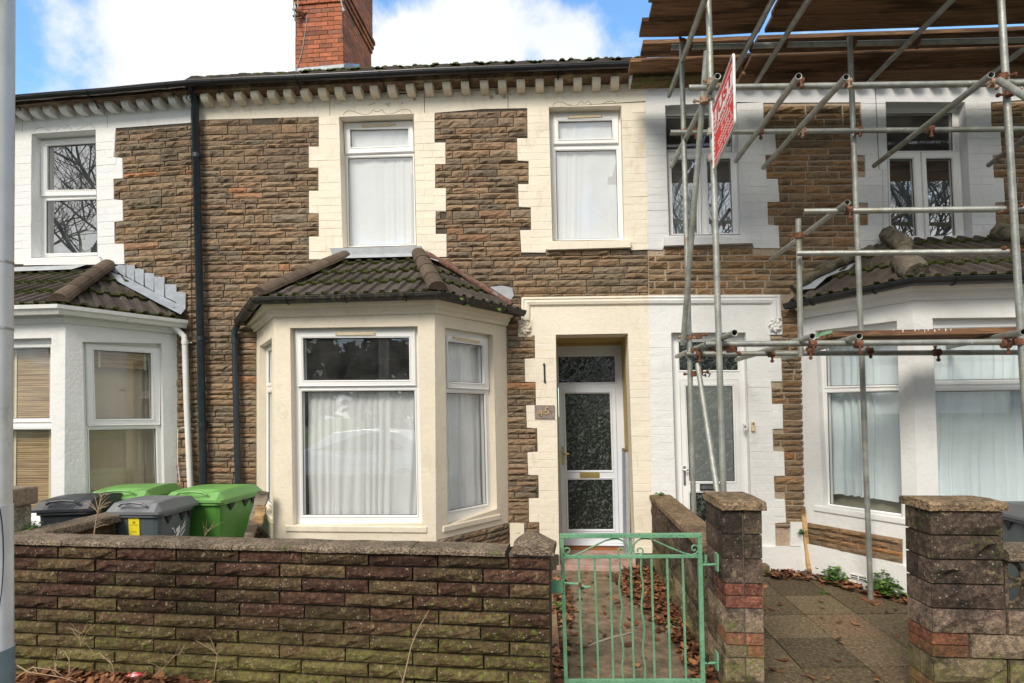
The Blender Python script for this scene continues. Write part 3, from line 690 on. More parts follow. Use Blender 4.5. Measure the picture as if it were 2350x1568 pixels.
# ---- backing walls (mortar) with openings
def backing(H, mat, u0, u1, holes, z1=TOPZ):
    m = MB(); FP.plate(m, [(u0, -.1), (u1, -.1), (u1, z1), (u0, z1)], holes, 0, -.14)
    m.obj('wall', M_[mat], H)
bayhole = lambda a, b: [(a, .3), (b, .3), (b, 2.75), (a, 2.75)]
D45in = [p for p in D45op]
backing(H45, 'mortar_d', PARTY, splitU, [W1op, W2op, bayhole(-3.3, -.95), D45op])
backing(H43, 'mortar_d', -9.5, PARTY, [WLop, bayhole(-7.4, -5.05)], 5.86)
backing(H47, 'mortar_l', splitU, 7.5, [W47aop, W47bop, bayhole(2.95, 5.2), D47op], 5.75)
def lv(tl, P, idx): return [tl.c(*P[i]) for i in idx]
def stones(H, tl, regions, obst, breaks, mat, hr=(.045, .105), lr=(.13, .46), gap=.010, plane=FP, pr=.030, lim=300, nm='stone'):
    items = []
    courses(tl, regions, obst, breaks, hr, lr, lambda a, b, e, f: items.append(rock(plane, tl, a, b, e, f, pr)), gap)
    emit(items, nm, mat, H, lim)
# ---- 45 stones
bay45 = [(-3.72, -.1), (-.67, -.1), (-.67, 2.88), (-.58, 2.95), (-1.0, 3.2), (-1.62, 3.70), (-2.70, 3.70), (-3.3, 3.25), (-3.80, 2.95), (-3.72, 2.88)]
wl = sorted(set([round(x, 3) for x in lv(T45, W1blk, (0,1,3,5,7,9,11))]))
dl = sorted([round(x, 3) for x in lv(T45, DRblk, (0,2,4,6,8,10,12,14,16,18,19))])
top45 = T45.c(-1.5, B45[3][1]-.0)
reg45 = [[(PARTY+.02, -.02), (splitU-.0, -.02)]+[(splitU, B45[-1][1])]+B45[::-1]]
stones(H45, T45, [[(p[0], p[1]-.0) for p in reg45[0]]], [W1blk, W2blk, DRblk, bay45], [0]+[x for x in dl if x < 3.2]+[x for x in wl if x > 3.25 and x < 5.35]+[5.50], M_['stone'])
reg43 = [[(-9, -.02), (PARTY-.0, -.02), (PARTY, B43[-1][1])]+B43[::-1]+[(-9, B43[0][1])]]
bay43 = [(-9, -.1), (-4.76, -.1), (-4.76, 2.88), (-4.62, 2.95), (-5.0, 3.3), (-5.6, 3.70), (-9, 3.75)]
wl43 = sorted([round(T43.c(*WLblk[i]), 3) for i in (1, 3, 5, 7, 9)])
stones(H43, T43, reg43, [WLblk, bay43], [0, 1, 2, 3]+wl43+[5.50], M_['stone'])
reg47 = [[(splitU, -.02), (7.4, -.02), (7.4, 5.20)]+F('R3', (2140,590),(1397,590),(838,593))+[(splitU, 5.42)]]
bay47 = [(2.64, -.1), (9, -.1), (9, 3.72), (3.4, 3.72), (3.0, 3.4), (2.42, 3.02), (2.64, 2.88)]
stones(H47, T47, reg47, [W47a, W47b, DRblk, bay47, [(splitU-.1, -1), (2.6, -1), (2.6, .42), (splitU-.1, .42)]], [0, .5]+dl[1:-1]+[3.14]+sorted([round(T47.c(*W47a[i]), 3) for i in (3,5,7,9,11)])+[5.30], M_['stone_r'], hr=(.055, .10), gap=.020)
# ---- painted surrounds: thin render with blocks proud of it
def quoins(H, tl, blk, holes, mat, breaks, ztop=None, lr=(.225, .225), zmin=-9):
    m = MB(); FP.plate(m, blk, holes, .0145, -.002, hwalls=False)
    for h in holes: FP.liner(m, h, .0185, -.19)
    m.obj('surround', M_[mat], H)
    items = []
    courses(tl, [blk], holes, breaks, (.0866, .0866), lr, lambda a, b, e, f: items.append(flatbrick(FP, tl, a, b, e, f, .0175, .0, .003)), .0025, .5, .05)
    emit(items, 'quoin_brick', M_[mat], H)
b1 = sorted(lv(T45, W1blk, (1,3,5,7,9,11)))
quoins(H45, T45, W1blk, [W1op], 'cream', b1+[b1[-1]+.30+.05])
b2 = sorted(lv(T45, W2blk, (1,3,5,7,9,11)))
quoins(H45, T45, W2blk, [W2op], 'cream', b2+[b2[-1]+.35])
b3 = sorted([T47.c(*W47a[i]) for i in (3,5,7,9,11,12)])
quoins(H47, T47, W47a, [W47aop], 'whiteg', b3+[b3[-1]+.35])
quoins(H47, T47, W47b, [W47bop], 'whiteg', [T47.c(*W47b[i]) for i in (11,9,7,5,3)][::1]+[T47.c(*W47b[1])+0, T47.c(*W47b[0])])
b4 = sorted([T43.c(*WLblk[i]) for i in (1,3,5,7,9)])
WLclip = [(max(u, -8.5), v) for u, v in WLblk]
quoins(H43, T43, WLclip, [WLop], 'white', b4+[b4[-1]+.30])
# door surround, split in the paint at the party line
hoodz = FP.px(c('S2', 800, 290))[1]
def halves(blk, u):
    l = [p for p in blk if p[0] <= u]; r = [p for p in blk if p[0] > u]; return l, r
Lh = [p for p in DRblk if p[0] < splitU]; Rh = [p for p in DRblk if p[0] >= splitU]
topv = FP.px(c('S2', 820, 92))[1]
Lpoly = Lh[:20]+[(Lh[19][0], -.02), (splitU, -.02), (splitU, topv)] if False else [p for p in Lh]+[(splitU, -.02), (splitU, topv)]
Rpoly = [(splitU, topv), (splitU, -.02)]+Rh
Lpoly = [p for p in Lpoly]; 
def surround(H, poly, hole, mat, tl, nm):
    m = MB(); FP.plate(m, poly, [hole], .0145, -.002, hwalls=False)
    if nm == 'r': FP.liner(m, hole, .0185, -.12)
    m.obj('surround', M_[mat], H)
    items = []
    courses(tl, [poly], [hole, [(-3, hoodz), (5, hoodz), (5, 4), (-3, 4)]], sorted([round(x, 3) for x in dl if x < hoodz])+[hoodz], (.0866, .0866), (.225, .225), lambda a, b, e, f: items.append(flatbrick(FP, tl, a, b, e, f, .0175, .0, .003)), .0025, .5, .05)
    emit(items, 'quoin_brick', M_[mat], H)
surround(H45, Lpoly, D45op, 'cream', T45, 'l')
surround(H47, Rpoly, D47op, 'white', T47, 'r')
# ---- hood moulding, carved rosettes and incised ornaments
def hood(H, pts, mat, flip=False):
    prof = [(.006, .0), (.05, .0), (.055, -.02), (.045, -.035), (.05, -.055), (.04, -.085), (.02, -.10), (.006, -.105)]
    m = MB(); n = len(pts)
    rings = []
    for i, (u, v) in enumerate(pts):
        dirs = []
        for a, b in ((i-1, i), (i, i+1)):
            if a < 0 or b >= n: continue
            e = V3((pts[b][0]-pts[a][0], pts[b][1]-pts[a][1])).normalized(); dirs.append(V3((e.y, -e.x)))
        w = dirs[0] if len(dirs) == 1 else (dirs[0]+dirs[1]); 
        if len(dirs) == 2: w = w/max(.5, w.dot(dirs[0]))
        rings.append([FP.pt(u+w.x*(-s_), v+w.y*(-s_), d) for d, s_ in prof])
    k = len(prof); m.add([q for r in rings for q in r], [(i*k+j, (i+1)*k+j, (i+1)*k+j+1, i*k+j+1) for i in range(n-1) for j in range(k-1)])
    m.add(rings[0], (tuple(range(k)),)); m.add(rings[-1], (tuple(range(k)),))
    m.obj('hood_moulding', M_[mat], H)
hl = F('S2', (120,225),(120,100),(820,90))
hl[2] = (splitU, hl[2][1]); hr_ = [hl[2]]+F('S2', (1524,87),(1530,215))
hood(H45, hl, 'cream'); hood(H47, hr_, 'white')
def rosette(H, p, mat, r=.07):
    m = MB(); u0, v0 = FP.px(p); rnd = random.Random(3)
    for k in range(7):
        a = k*2*math.pi/7+.3; pts = []
        for t in range(5):
            q = t/4; ang = a+q*1.1; rad = r*(.25+.75*q); pts.append(FP.pt(u0+math.cos(ang)*rad, v0+math.sin(ang)*rad*1.15, .03+.02*math.sin(q*3)))
        m.tube(pts, [.010, .017, .018, .014, .006], 6)
    m.tube([FP.pt(u0, v0, .01), FP.pt(u0, v0, .05), FP.pt(u0, v0, .06)], [.028, .024, .008], 8)
    FP.box(m, u0-.082, u0+.082, v0-.10, v0+.095, .006, .02)
    m.obj('carved_rosette', M_[mat], H, smooth=False)
rosette(H45, c('S2', 138, 265), 'cream2'); rosette(H47, c('S2', 1498, 252), 'white')
def ornament(H, k, x0, x1, y, mat, h, d=.0085):
    m = MB(); P = []
    sh = [(0,0),(.03,.55),(.08,.85),(.15,.75),(.23,.3),(.31,.05),(.36,.05),(.41,.4),(.44,.95),(.47,.6),(.5,.5),(.53,.6),(.56,.95),(.59,.4),(.64,.05),(.69,.05),(.77,.3),(.85,.75),(.92,.85),(.97,.55),(1,0)]
    a = FP.px(c(k, x0, y[0])); b = FP.px(c(k, x1, y[1]))
    for s_, t in sh: P.append(FP.pt(a[0]+(b[0]-a[0])*s_, a[1]+(b[1]-a[1])*s_+t*h, d))
    m.tube(P, .0045, 5); m.obj('incised_ornament', M_[mat], H)
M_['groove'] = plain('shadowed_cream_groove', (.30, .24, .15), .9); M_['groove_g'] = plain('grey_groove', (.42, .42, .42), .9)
ornament(H45, 'R2', 440, 835, (665, 655), 'groove', .065); ornament(H45, 'R2', 1640, 2010, (613, 607), 'groove', .06)
ornament(H45, 'T1', 510, 1478, (205, 190), 'groove', .075); ornament(H43, 'A00', 315, 880, (1222, 1190), 'groove_g', .07)
ornament(H47, 'T4', 55, 920, (200, 195), 'groove_g', .065); ornament(H47, 'A30', 1080, 1700, (942, 940), 'groove_g', .055)
# ---- top bands
def band(H, bot, u0, u1, ztop, mat, joints=True):
    P = [(u0, ztop[0]), (u1, ztop[1])]+[(u, v) for u, v in reversed(bot)]
    m = MB(); FP.plate(m, P, (), .0105, -.002); m.obj('eaves_band', M_[mat], H)
u0 = PARTY
band(H45, [(PARTY, B45[0][1])]+F('R2', (302,672))+[(W1blk[0][0], W1blk[0][1]), (W1blk[-1][0], W1blk[-1][1])]+B45[4:]+[(splitU, B45[-1][1]+.0)], PARTY, splitU, (TOPZ+.02, TOPZ-.02), 'cream')
band(H43, [(-9.4, B43[0][1])]+B43[1:-1]+[(PARTY, B43[-1][1])], -9.4, PARTY, (TOPZ+.04, TOPZ+.04), 'white')
band(H47, [(splitU, B45[-1][1]-.03)]+F('R3', (838,593),(1397,590),(2140,590))+[(7.4, 5.18)], splitU, 7.4, (TOPZ, TOPZ-.1), 'whiteg')
# ---- corbels
cxs = [1411,1368,1325,1282,1238,1195,1152,1110,1068,1025,984,941,899,859,820,778,740,700,661,624,585,547,508,470]
cxl = [430,397,360,324,289,251,215,181,146,110,79,45]
cprof = [(.0, 0), (.145, 0), (.15, -.034), (.128, -.042), (.122, -.055), (.142, -.08), (.148, -.105), (.14, -.135), (.118, -.158), (.09, -.168), (.0, -.172)]
def corbel_mesh(w=.092):
    m = MB()
    for s_ in (-1, 1):
        m.add([(s_*w/2*(1.08 if z > -.04 else 1), -y, z) for y, z in cprof], [tuple(range(len(cprof)))])
    n = len(cprof)
    m.add([(-w/2*(1.08 if z > -.04 else 1), -y, z) for y, z in cprof]+[(w/2*(1.08 if z > -.04 else 1), -y, z) for y, z in cprof], [(i, i+1, n+i+1, n+i) for i in range(n-1)])
    return m
def corbels(H, xs, ytop, mat):
    src = None
    for x in xs:
        p = onY(x, ytop(x), D-.13)
        if src is None: o = corbel_mesh().obj('corbel', M_[mat], None); src = o
        else: o = src.copy(); COL.objects.link(o)
        o.location = (p.x, D-.0105, p.z); o.rotation_euler = (0, random.uniform(-.03, .03), random.uniform(-.02, .02)); par(o, H)
        o.matrix_parent_inverse = Matrix.Translation(-H.location)
corbels(H45, cxs, lambda x: 162+(1411-x)*(204-162)/941-4*math.sin((x-470)/941*math.pi), 'cream2')
corbels(H43, cxl, lambda x: 205+(430-x)*(236-205)/385, 'white')
corbels(H47, [1454+44*i for i in range(26)], lambda x: 160-(x-1454)*.012, 'whiteg')
# ---- gutter, soffit and fascia
gp_ = [(-40,229),(35,219),(120,212),(240,203),(340,193),(440,184),(560,178),(700,172),(850,165),(1000,157.5),(1150,152),(1300,146.5),(1450,142)]
GY = 6.26
gw = [onY(x, y, GY) for x, y in gp_]
def gz(u):
    for a_, b_ in zip(gw, gw[1:]):
        if a_.x <= u <= b_.x: return a_.z+(b_.z-a_.z)*(u-a_.x)/(b_.x-a_.x)
    return gw[0].z if u < gw[0].x else gw[-1].z-.012*(u-gw[-1].x)
gleft = [p for p in gw if p.x < PARTY-.1]+[V3((PARTY, GY, gz(PARTY)))]; gmid = [V3((PARTY, GY, gz(PARTY)))]+[p for p in gw if p.x >= PARTY+.1]
lz = gw[-1].z
gmid[-1] = V3((splitU, GY, lz)); gright = [V3((splitU, GY, lz)), V3((4, GY, lz-.04)), (V3((7.6, GY, lz-.1)))]
for H, g in ((H43, gleft), (H45, gmid), (H47, gright)):
    m = MB(); sweep(m, [p+V3((0, .088, 0)) for p in g], gutter_prof(.044)); m.obj('gutter', M_['gutter'], H, smooth=False)
    m = MB(); sweep(m, [p+V3((0, .125, 0)) for p in g], [(-.17, -.075), (-.17, -.02), (.0, .03), (.0, -.055), (-.165, -.07)]); m.obj('fascia', M_['fascia'], H)
    L_ = sum((b-a).length for a, b in zip(g, g[1:])); s_ = .35; t = 0
    for a, b in zip(g, g[1:]):
        l = (b-a).length
        while s_ < t+l:
            p = a+(b-a)*((s_-t)/l); m = MB()
            m.tube([p+V3((0, .092, .004))]+[p+V3((0, .088-.044+math.cos(math.pi*k/6)*.050, -math.sin(math.pi*k/6)*.050)) for k in range(7)], .008, 6)
            m.tube([p+V3((0, .1, -.04)), p+V3((0, .2, -.12))], .01, 5)
            m.obj('gutter_bracket', M_['gutter'], H); s_ += 1.02
        t += l
# ---- main roofs
def roofsheet(H, u0, u1, z, dy=4.2, gauge=.3, tn=.625):
    m = MB(); N = int((u1-u0)/.075); rows = int(dy/gauge); y0 = GY+.03
    for r in range(rows):
        P = []
        for q, (s_, lift) in enumerate(((0, .0), (0, .045), (gauge+.02, .012))):
            for i in range(N+1):
                u = u0+(u1-u0)*i/N; y = y0+r*gauge+s_
                pz = z(u)+.015+(y-y0)*tn+lift+(.03 if (i % 4) in (1, 2) else 0)*(1 if q else 0)+noise.noise(V3((u*7, y*5, 1)))*.012
                P.append((u, y, pz))
        m.tint = (random.random(), 0, random.random(), 1)
        m.add(P, [(k*(N+1)+i, k*(N+1)+i+1, (k+1)*(N+1)+i+1, (k+1)*(N+1)+i) for k in range(2) for i in range(N)])
    kind(m.obj('roof_tiles', M_['tile'], H), 'stuff')
    m = MB(); q_ = 6; us = [u0+(u1-u0)*i/q_ for i in range(q_+1)]; m.add([(u, y0+.02, z(u)-.01) for u in us]+[(u, y0+dy, z(u)-.01+dy*tn) for u in us], [(i, i+1, q_+2+i, q_+1+i) for i in range(q_)]); m.obj('roof_boarding', M_['fascia'], H)
zz = gz
roofsheet(H45, PARTY, splitU, lambda u: zz(u)-.02, tn=.628)
roofsheet(H43, -9.4, PARTY, lambda u: zz(u)-.075, tn=.50); roofsheet(H47, splitU, 7.4, lambda u: zz(u)-.05)
m = MB()
for k in range(150):      # cushions of moss sitting on the eaves course and by the chimney
    u = random.uniform(-3.1, -1.9) if k < 60 else random.uniform(-2.6, .95); r = random.uniform(.02, .05); y = GY+.06+random.uniform(0, .12 if k > 60 else .3)
    cpt = V3((u, y, zz(u)+.03+(y-GY)*.62)); q = m.add([cpt+V3((math.cos(a)*r, math.sin(a)*r, 0)) for a in [i*1.0472 for i in range(6)]]+[cpt+V3((math.cos(a)*r*.6, math.sin(a)*r*.6, r*.5)) for a in [i*1.0472 for i in range(6)]]+[cpt+V3((0, 0, r*.65))], [(i, (i+1) % 6, 6+(i+1) % 6, 6+i) for i in range(6)]+[(6+i, 6+(i+1) % 6, 12) for i in range(6)])
kind(m.obj('moss', M_['moss'], H45, smooth=True), 'stuff')
# ---- chimney
CY = 9.8; CP = Plane((0, CY), (1, CY))
cl = CP.px(c('U4', 500, 1000))[0]; crr = CP.px(c('U4', 1352, 1000))[0]; zb = CP.px(c('U4', 900, 1170))[1]
CL = 1.5; CS = Plane((crr, CY), (crr, CY+CL))
ch = thing('chimney_stack', 'orange red brick chimney stack with lead flashing rising behind the cream house gutter', 'chimney', ((cl+crr)/2, CY+CL/2, zb-.4))
m = MB(); m.box(cl+.006, crr-.006, CY+.006, CY+CL, zb-1.2, zb+2.75); m.obj('core', M_['joint_c'], ch)
NT = Tilt(0, 0); items = []
def chb(pl, a, b, e, f):
    off = .0
    items.append(flatbrick(pl, NT, a, b, e, f, .0+off, -.02, .004, (random.random(), random.random(), 0, 1)))
zc = [zb-.33+.082*i for i in range(36)]
for pl, a, b in ((CP, cl, crr), (CS, 0.02, CL)):
    for i, z in enumerate(zc[:-1]):
        w = .233; u = a; first = True; ins = .0 if z < zb+.56 else .035
        ex = .03*max(0, min(3, int((z-9.24)/.082)+1)) if 9.24 <= z < 9.53 else (.03 if z >= 9.53 else 0)
        aa = a+ins-ex if pl is CP else a-.0; bb = b-ins*.5+ex if pl is CP else b
        u = aa
        while u < bb-.01:
            ww = w*(.5 if first and i % 2 else 1); first = False; ww = bb-u if bb-(u+ww) < .07 else ww
            mb = flatbrick(pl, NT, u+.004, u+ww-.004, z+.004, z+.078, ex+.003, -.03, .004, (random.random(), random.random(), 0, 1)); items.append(mb); u += ww
emit(items, 'brick', M_['chimbrick'], ch, 300)
m = MB(); CP.plate(m, [(cl-.02, zb-.30), (crr+.01, zb-.30), (crr+.01, zb+.0), (cl+.01, zb-.02)], (), .016, .004); m.obj('apron_flashing', M_['lead'], ch)
for k in range(7):
    m = MB(); a = -.0+.11*k; CS.plate(m, [(a, zb-.25+.07*k), (a+.12, zb-.2+.07*k), (a+.11, zb+.10+.065*k), (a+.005, zb+.02+.065*k)], (), .012+.004*(k % 2), .003); m.obj('step_flashing', M_['lead'], ch)
ae = thing('television_aerial', 'broken grey aerial bracket at the top left of the chimney stack', 'aerial', tuple(CP.pt(cl+.05, zb+1.15, .02)))
P = lambda x, y, d=.1: CP.pt(*CP.px(c('U4', x, y), d), d)
m = MB(); m.tube([P(560,200), P(660,240,.02), P(720,225,.01)], .02, 6); m.tube([P(460,160,.14), P(560,215,.1), P(640,290,.04)], .022, 6); m.tube([P(465,285,.14), P(560,290,.06), P(650,250,.03)], .018, 6); m.obj('bracket', M_['rust'], ae)
m = MB(); m.tube([P(470,-60,.16), P(480,150,.16), P(500,370,.16)], .011, 6); m.tube([P(548,-60,.1), P(552,150,.1)], .011, 6); m.obj('mast', M_['galv'], ae)
m = MB(); m.tube([P(720,225,.01), P(690,500,.012), P(640,820,.012), P(600,1000,.012), P(510,1220,.03), P(470,1310,.15)], .006, 5); m.obj('cable', M_['render_g'], ae)
m = MB(); m.tube([P(1300,-30,.02), P(1330,90,.05), P(1355,180,.05)], .012, 6); m.tube([P(1340,160,.05), P(1370,205,.06)], .025, 6); m.obj('bracket', M_['render_g'], ae)
# ================================================================== upstairs windows
def q4(*a): return list(a)
window(H45, FP, W1op, .13, [cc('R2', (480,747),(815,740),(818,840),(483,852)), cc('R2', (466,910),(838,900),(848,1403),(474,1410))],
  sash=[(cc('R2', (446,712),(843,700),(846,875),(453,889)), cc('R2', (480,747),(815,740),(818,840),(483,852)))], vents=[cc('R2', (547,720),(738,711),(740,722),(548,732))], glass=['glass_d', 'glass_d'])
window(H45, FP, W2op, .10, [cc('R2', (1672,700),(1980,693),(1983,798),(1675,805)), cc('R2', (1657,867),(2005,862),(2018,1368),(1668,1375))],
  sash=[(cc('R2', (1642,668),(2014,656),(2017,827),(1646,834)), cc('R2', (1672,700),(1980,693),(1983,798),(1675,805)))], vents=[cc('R2', (1725,668),(1925,661),(1926,673),(1726,681))], glass=['glass_d', 'glass_d'])
pu, pl_, pb = cc('A00', (442,1345),(915,1314)), cc('A01', (905,180),(441,185)), cc('A01', (425,283),(903,264),(908,752),(425,762))
window(H43, FP, WLop, .13, [pu+pl_, pb], sash=[(cc('A00', (388,1302),(955,1268))+cc('A01', (957,230),(390,243)), pu+pl_)], glass=['glass_m', 'glass_m'])
A = cc('D1', (300,1065),(905,1060),(908,1395),(303,1398)); B = cc('D1', (342,1470),(578,1465))+cc('A21', (1695,582),(1477,587)); C_ = cc('D1', (668,1462),(890,1460))+cc('A21', (2027,577),(1808,582))
window(H47, FP, W47aop, .08, [A, B, C_], sash=[(cc('D1', (306,1412),(612,1408))+cc('A21', (1735,600),(1452,604)), B), (cc('D1', (640,1407),(938,1403))+cc('A21', (2076,598),(1780,602)), C_)], glass=['glass', 'glass_m', 'glass_m'])
A = cc('A30', (1078,1042),(1690,1038),(1697,1383),(1088,1387)); B = cc('A30', (1098,1462),(1325,1462))+cc('A31', (1362,605),(1118,610)); C_ = cc('A30', (1438,1460),(1683,1458))+cc('A31', (1718,603),(1473,607))
window(H47, FP, W47bop, .10, [A, B, C_], sash=[(cc('A30', (1090,1402),(1385,1400))+cc('A31', (1422,642),(1112,642)), B), (cc('A30', (1395,1400),(1742,1397))+cc('A31', (1782,640),(1440,642)), C_)], glass=['glass', 'glass_m', 'glass_m'])
def sill(H, k, q, mat, d=.075, plane=FP):
    m = MB(); P = plane.pxs(cc(k, *q), d); plane.plate(m, P, (), d, -.05)
    m.obj('window_sill', M_[mat], H, bevel=.006)
sill(H45, 'R2', [(1606,1386),(2087,1378),(2088,1418),(1608,1432)], 'cream'); sill(H47, 'A21', [(1400,610),(2210,612),(2208,664),(1398,688)], 'whiteg')
sill(H45, 'R2', [(372,1432),(885,1422),(890,1470),(375,1476)], 'render_g', .05); sill(H43, 'A01', [(225,815),(905,782),(935,862),(215,868)], 'white', .06)
sill(H47, 'A31', [(1095,655),(1880,652),(1885,690),(1095,700)], 'whiteg', .05)
def qu(P): us = [p[0] for p in P]; vs_ = [p[1] for p in P]; return min(us), max(us), min(vs_), max(vs_)
for H, op in ((H45, W1op), (H45, W2op), (H43, WLop), (H47, W47aop), (H47, W47bop)):
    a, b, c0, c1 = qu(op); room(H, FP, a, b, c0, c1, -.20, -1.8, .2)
a, b, c0, c1 = qu(W1op); curtain(FP, a-.02, b+.02, c0-.02, c1, -.175, 'net', 'white net curtain filling the cream upstairs window above the bay', .010, 4.3, 2)
a, b, c0, c1 = qu(W2op); curtain(FP, a-.02, b+.02, c0-.02, c1, -.145, 'net', 'white net curtain filling the cream upstairs window above the front door', .008, 5.2, 5)
a, b, c0, c1 = qu(W47aop); curtain(FP, a, b, c0, c1-.42, -.19, 'net', 'white net curtain behind the lower casements of the upstairs window nearest the scaffold sign', .010, 6, 15)
# pots on the left upstairs sill
for (x, y), lab, cl_ in (((592, 735), 'pale green flowerpot with spiky plant on the inner sill of the left upstairs window', 1), ((770, 735), 'white flowerpot with a leafy plant, right hand pot behind the left upstairs window', 0)):
    p = FP.px(c('A01', x, y), -.24); base = FP.pt(p[0], qu(WLop)[2]+.065, -.24); t = thing('flowerpot', lab, 'plant pot', tuple(base), 'pots behind the left upstairs window')
    m = MB(); m.tube([base, base+V3((0, 0, .10)), base+V3((0, 0, .101)), base+V3((0, 0, .12))], [.05, .068, .075, .075], 14); m.obj('pot', M_['pot'], t)
    m = MB(); rnd = random.Random(int(x))
    for k in range(26):
        a_ = rnd.random()*6.28; h = rnd.uniform(.12, .30); r = rnd.uniform(.04, .16); q = base+V3((0, 0, .1)); e = q+V3((math.cos(a_)*r, math.sin(a_)*r*.3, h)); md = (q+e)/2+V3((0, 0, .04)); w = V3((.009 if cl_ else .022, 0, 0)); m.tint = (rnd.random(), 0, 0, 1)
        m.add([q-w*.4, q+w*.4, md+w, e, md-w], [(0, 1, 2, 4), (4, 2, 3)])
    m.obj('leaves', M_['weed'], t)
# ================================================================== doors
DR = .72
def dpx(k, *pts): return cc(k, *pts)
m = MB(); q = D45op; zt = FP.px(c('T1', 950, 355), -DR)[1]; ul, ur = D45op[0][0], D45op[1][0]
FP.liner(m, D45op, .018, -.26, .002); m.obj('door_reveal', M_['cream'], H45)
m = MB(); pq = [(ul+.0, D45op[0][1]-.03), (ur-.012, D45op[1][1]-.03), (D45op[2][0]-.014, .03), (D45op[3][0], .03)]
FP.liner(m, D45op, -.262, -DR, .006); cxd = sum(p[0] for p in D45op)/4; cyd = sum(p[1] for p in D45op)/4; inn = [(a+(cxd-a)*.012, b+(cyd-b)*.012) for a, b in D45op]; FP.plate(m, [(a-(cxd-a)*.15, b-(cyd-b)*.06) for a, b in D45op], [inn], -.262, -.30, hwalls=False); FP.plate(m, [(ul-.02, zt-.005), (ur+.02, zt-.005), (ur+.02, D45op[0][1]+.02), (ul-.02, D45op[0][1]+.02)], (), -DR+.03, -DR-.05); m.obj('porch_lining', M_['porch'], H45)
m = MB(); m.box(ul-.02, D45op[2][0]+.02, D-.045, D+DR+.02, -.05, .052); m.obj('door_step', M_['pinkstep'], H45, bevel=.01)
panes = [cc('T1', (527,510),(1310,500),(1318,862),(537,868)), cc('T1', (622,1018),(1240,1015))+cc('T2', (1030,413),(527,415)), cc('T2', (533,520),(1035,518),(1046,1073),(545,1073))]
fo = [(ul-.05, zt+.0), (ur+.05, zt+.0), (ur+.07, FP.px(c('T2', 1000, 1232), -DR)[1]), (ul-.03, FP.px(c('T2', 500, 1236), -DR)[1])]
P = [FP.pxs(p, -DR) for p in panes]
leafpx = cc('T1', (527,935),(1322,928))+cc('T2', (1112,1130),(468,1135)); leaf = FP.pxs(leafpx, -DR)
dr = thing('front_door', 'white glazed front door of number 45 with leaf patterned glass and brass letterbox', 'door', tuple(FP.pt((ul+ur)/2, .03, -DR)))
m = MB(); FP.plate(m, fo, [P[0], leaf], -DR+.0, -DR-.07); FP.ring(m, P[0], [(-.022, -DR+.001), (-.016, -DR+.012), (-.002, -DR+.003), (0, -DR-.02)]); fr = m.obj('door_frame', M_['upvc_b'], dr)
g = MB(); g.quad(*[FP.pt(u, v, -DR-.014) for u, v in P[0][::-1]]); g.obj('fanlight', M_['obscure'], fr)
m = MB(); FP.plate(m, [(leaf[0][0]+.004, leaf[0][1]-.004), (leaf[1][0]-.004, leaf[1][1]-.004), (leaf[2][0]-.004, leaf[2][1]+.002), (leaf[3][0]+.004, leaf[3][1]+.002)], P[1:], -DR+.014, -DR-.05)
for q in P[1:]: FP.ring(m, q, [(-.024, -DR+.0145), (-.018, -DR+.026), (-.004, -DR+.016), (0, -DR-.0)])
lf = m.obj('door_leaf', M_['upvc_b'], dr)
for q in P[1:]:
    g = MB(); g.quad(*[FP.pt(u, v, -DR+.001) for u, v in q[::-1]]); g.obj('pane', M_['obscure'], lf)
m = MB(); lb = FP.pxs(cc('T2', (670,440),(888,440),(890,497),(672,499)), -DR+.014); FP.plate(m, lb, (), -DR+.026, -DR+.014); l2 = m.obj('letterbox', M_['brass'], lf, bevel=.004)
m = MB(); FP.plate(m, FP.pxs(cc('T2', (682,452),(878,452),(879,487),(684,488)), -DR+.02), (), -DR+.031, -DR+.02); m.obj('flap', M_['brass'], l2, bevel=.003)
m = MB(); hb = FP.pxs(cc('T2', (467,145),(493,145),(496,352),(470,352)), -DR+.014); FP.plate(m, hb, (), -DR+.024, -DR+.014); h_ = m.obj('handle_plate', M_['brass'], lf, bevel=.004)
p0 = FP.px(c('T2', 482, 228), -DR+.03); p1 = FP.px(c('T2', 548, 230), -DR+.07)
m = MB(); m.tube([FP.pt(*p0, -DR+.02), FP.pt(*p0, -DR+.065), FP.pt(p0[0]+.02, p0[1], -DR+.07), FP.pt(p1[0]-.01, p1[1], -DR+.07), FP.pt(p1[0], p1[1]-.004, -DR+.066)], [.012, .011, .012, .014, .012], 10); m.obj('handle', M_['brass'], lf)
sz = FP.px(c('T2', 800, 1232), -DR)[1]
m = MB(); m.box(ul-.0, ur+.02, D+DR-.05, D+DR+.05, sz-.024, sz-.002); m.obj('door_sill', M_['upvc_b'], dr, bevel=.008)
m = MB(); m.box(ul+.0, ur+.04, D+DR-.02, D+DR+.04, .028, sz-.026); m.obj('threshold_board', M_['threshold'], dr)
m = MB(); dz = FP.px(c('T2', 1170, 185), -DR)[1]; x_ = D45op[2][0]-.02
m.box(x_-.045, x_, D+.30, D+DR-.001, .03, dz); m.obj('side_panel', M_['plaque'] if False else plain('grey_side_panel', (.33, .36, .40), .6), dr)
m = MB(); m.tube([(x_-.04, D+.30, dz+.01), (x_-.03, D+DR-.002, dz+.01)], .016, 8); m.obj('dado_rail', M_['fascia'], dr)
# plinth blocks dark painted at the foot of the surround
a = FP.px((1258, 1280))[0]
for a0_, a1_, zt_ in ((a, ul+.003, FP.px(c('T2', 400, 1352))[1]), (D45op[2][0], splitU, .2)):
    m = MB(); m.box(a0_, a1_, D-.035, D-.012, -.02, zt_); m.obj('black_plinth', M_['joint'], H45)
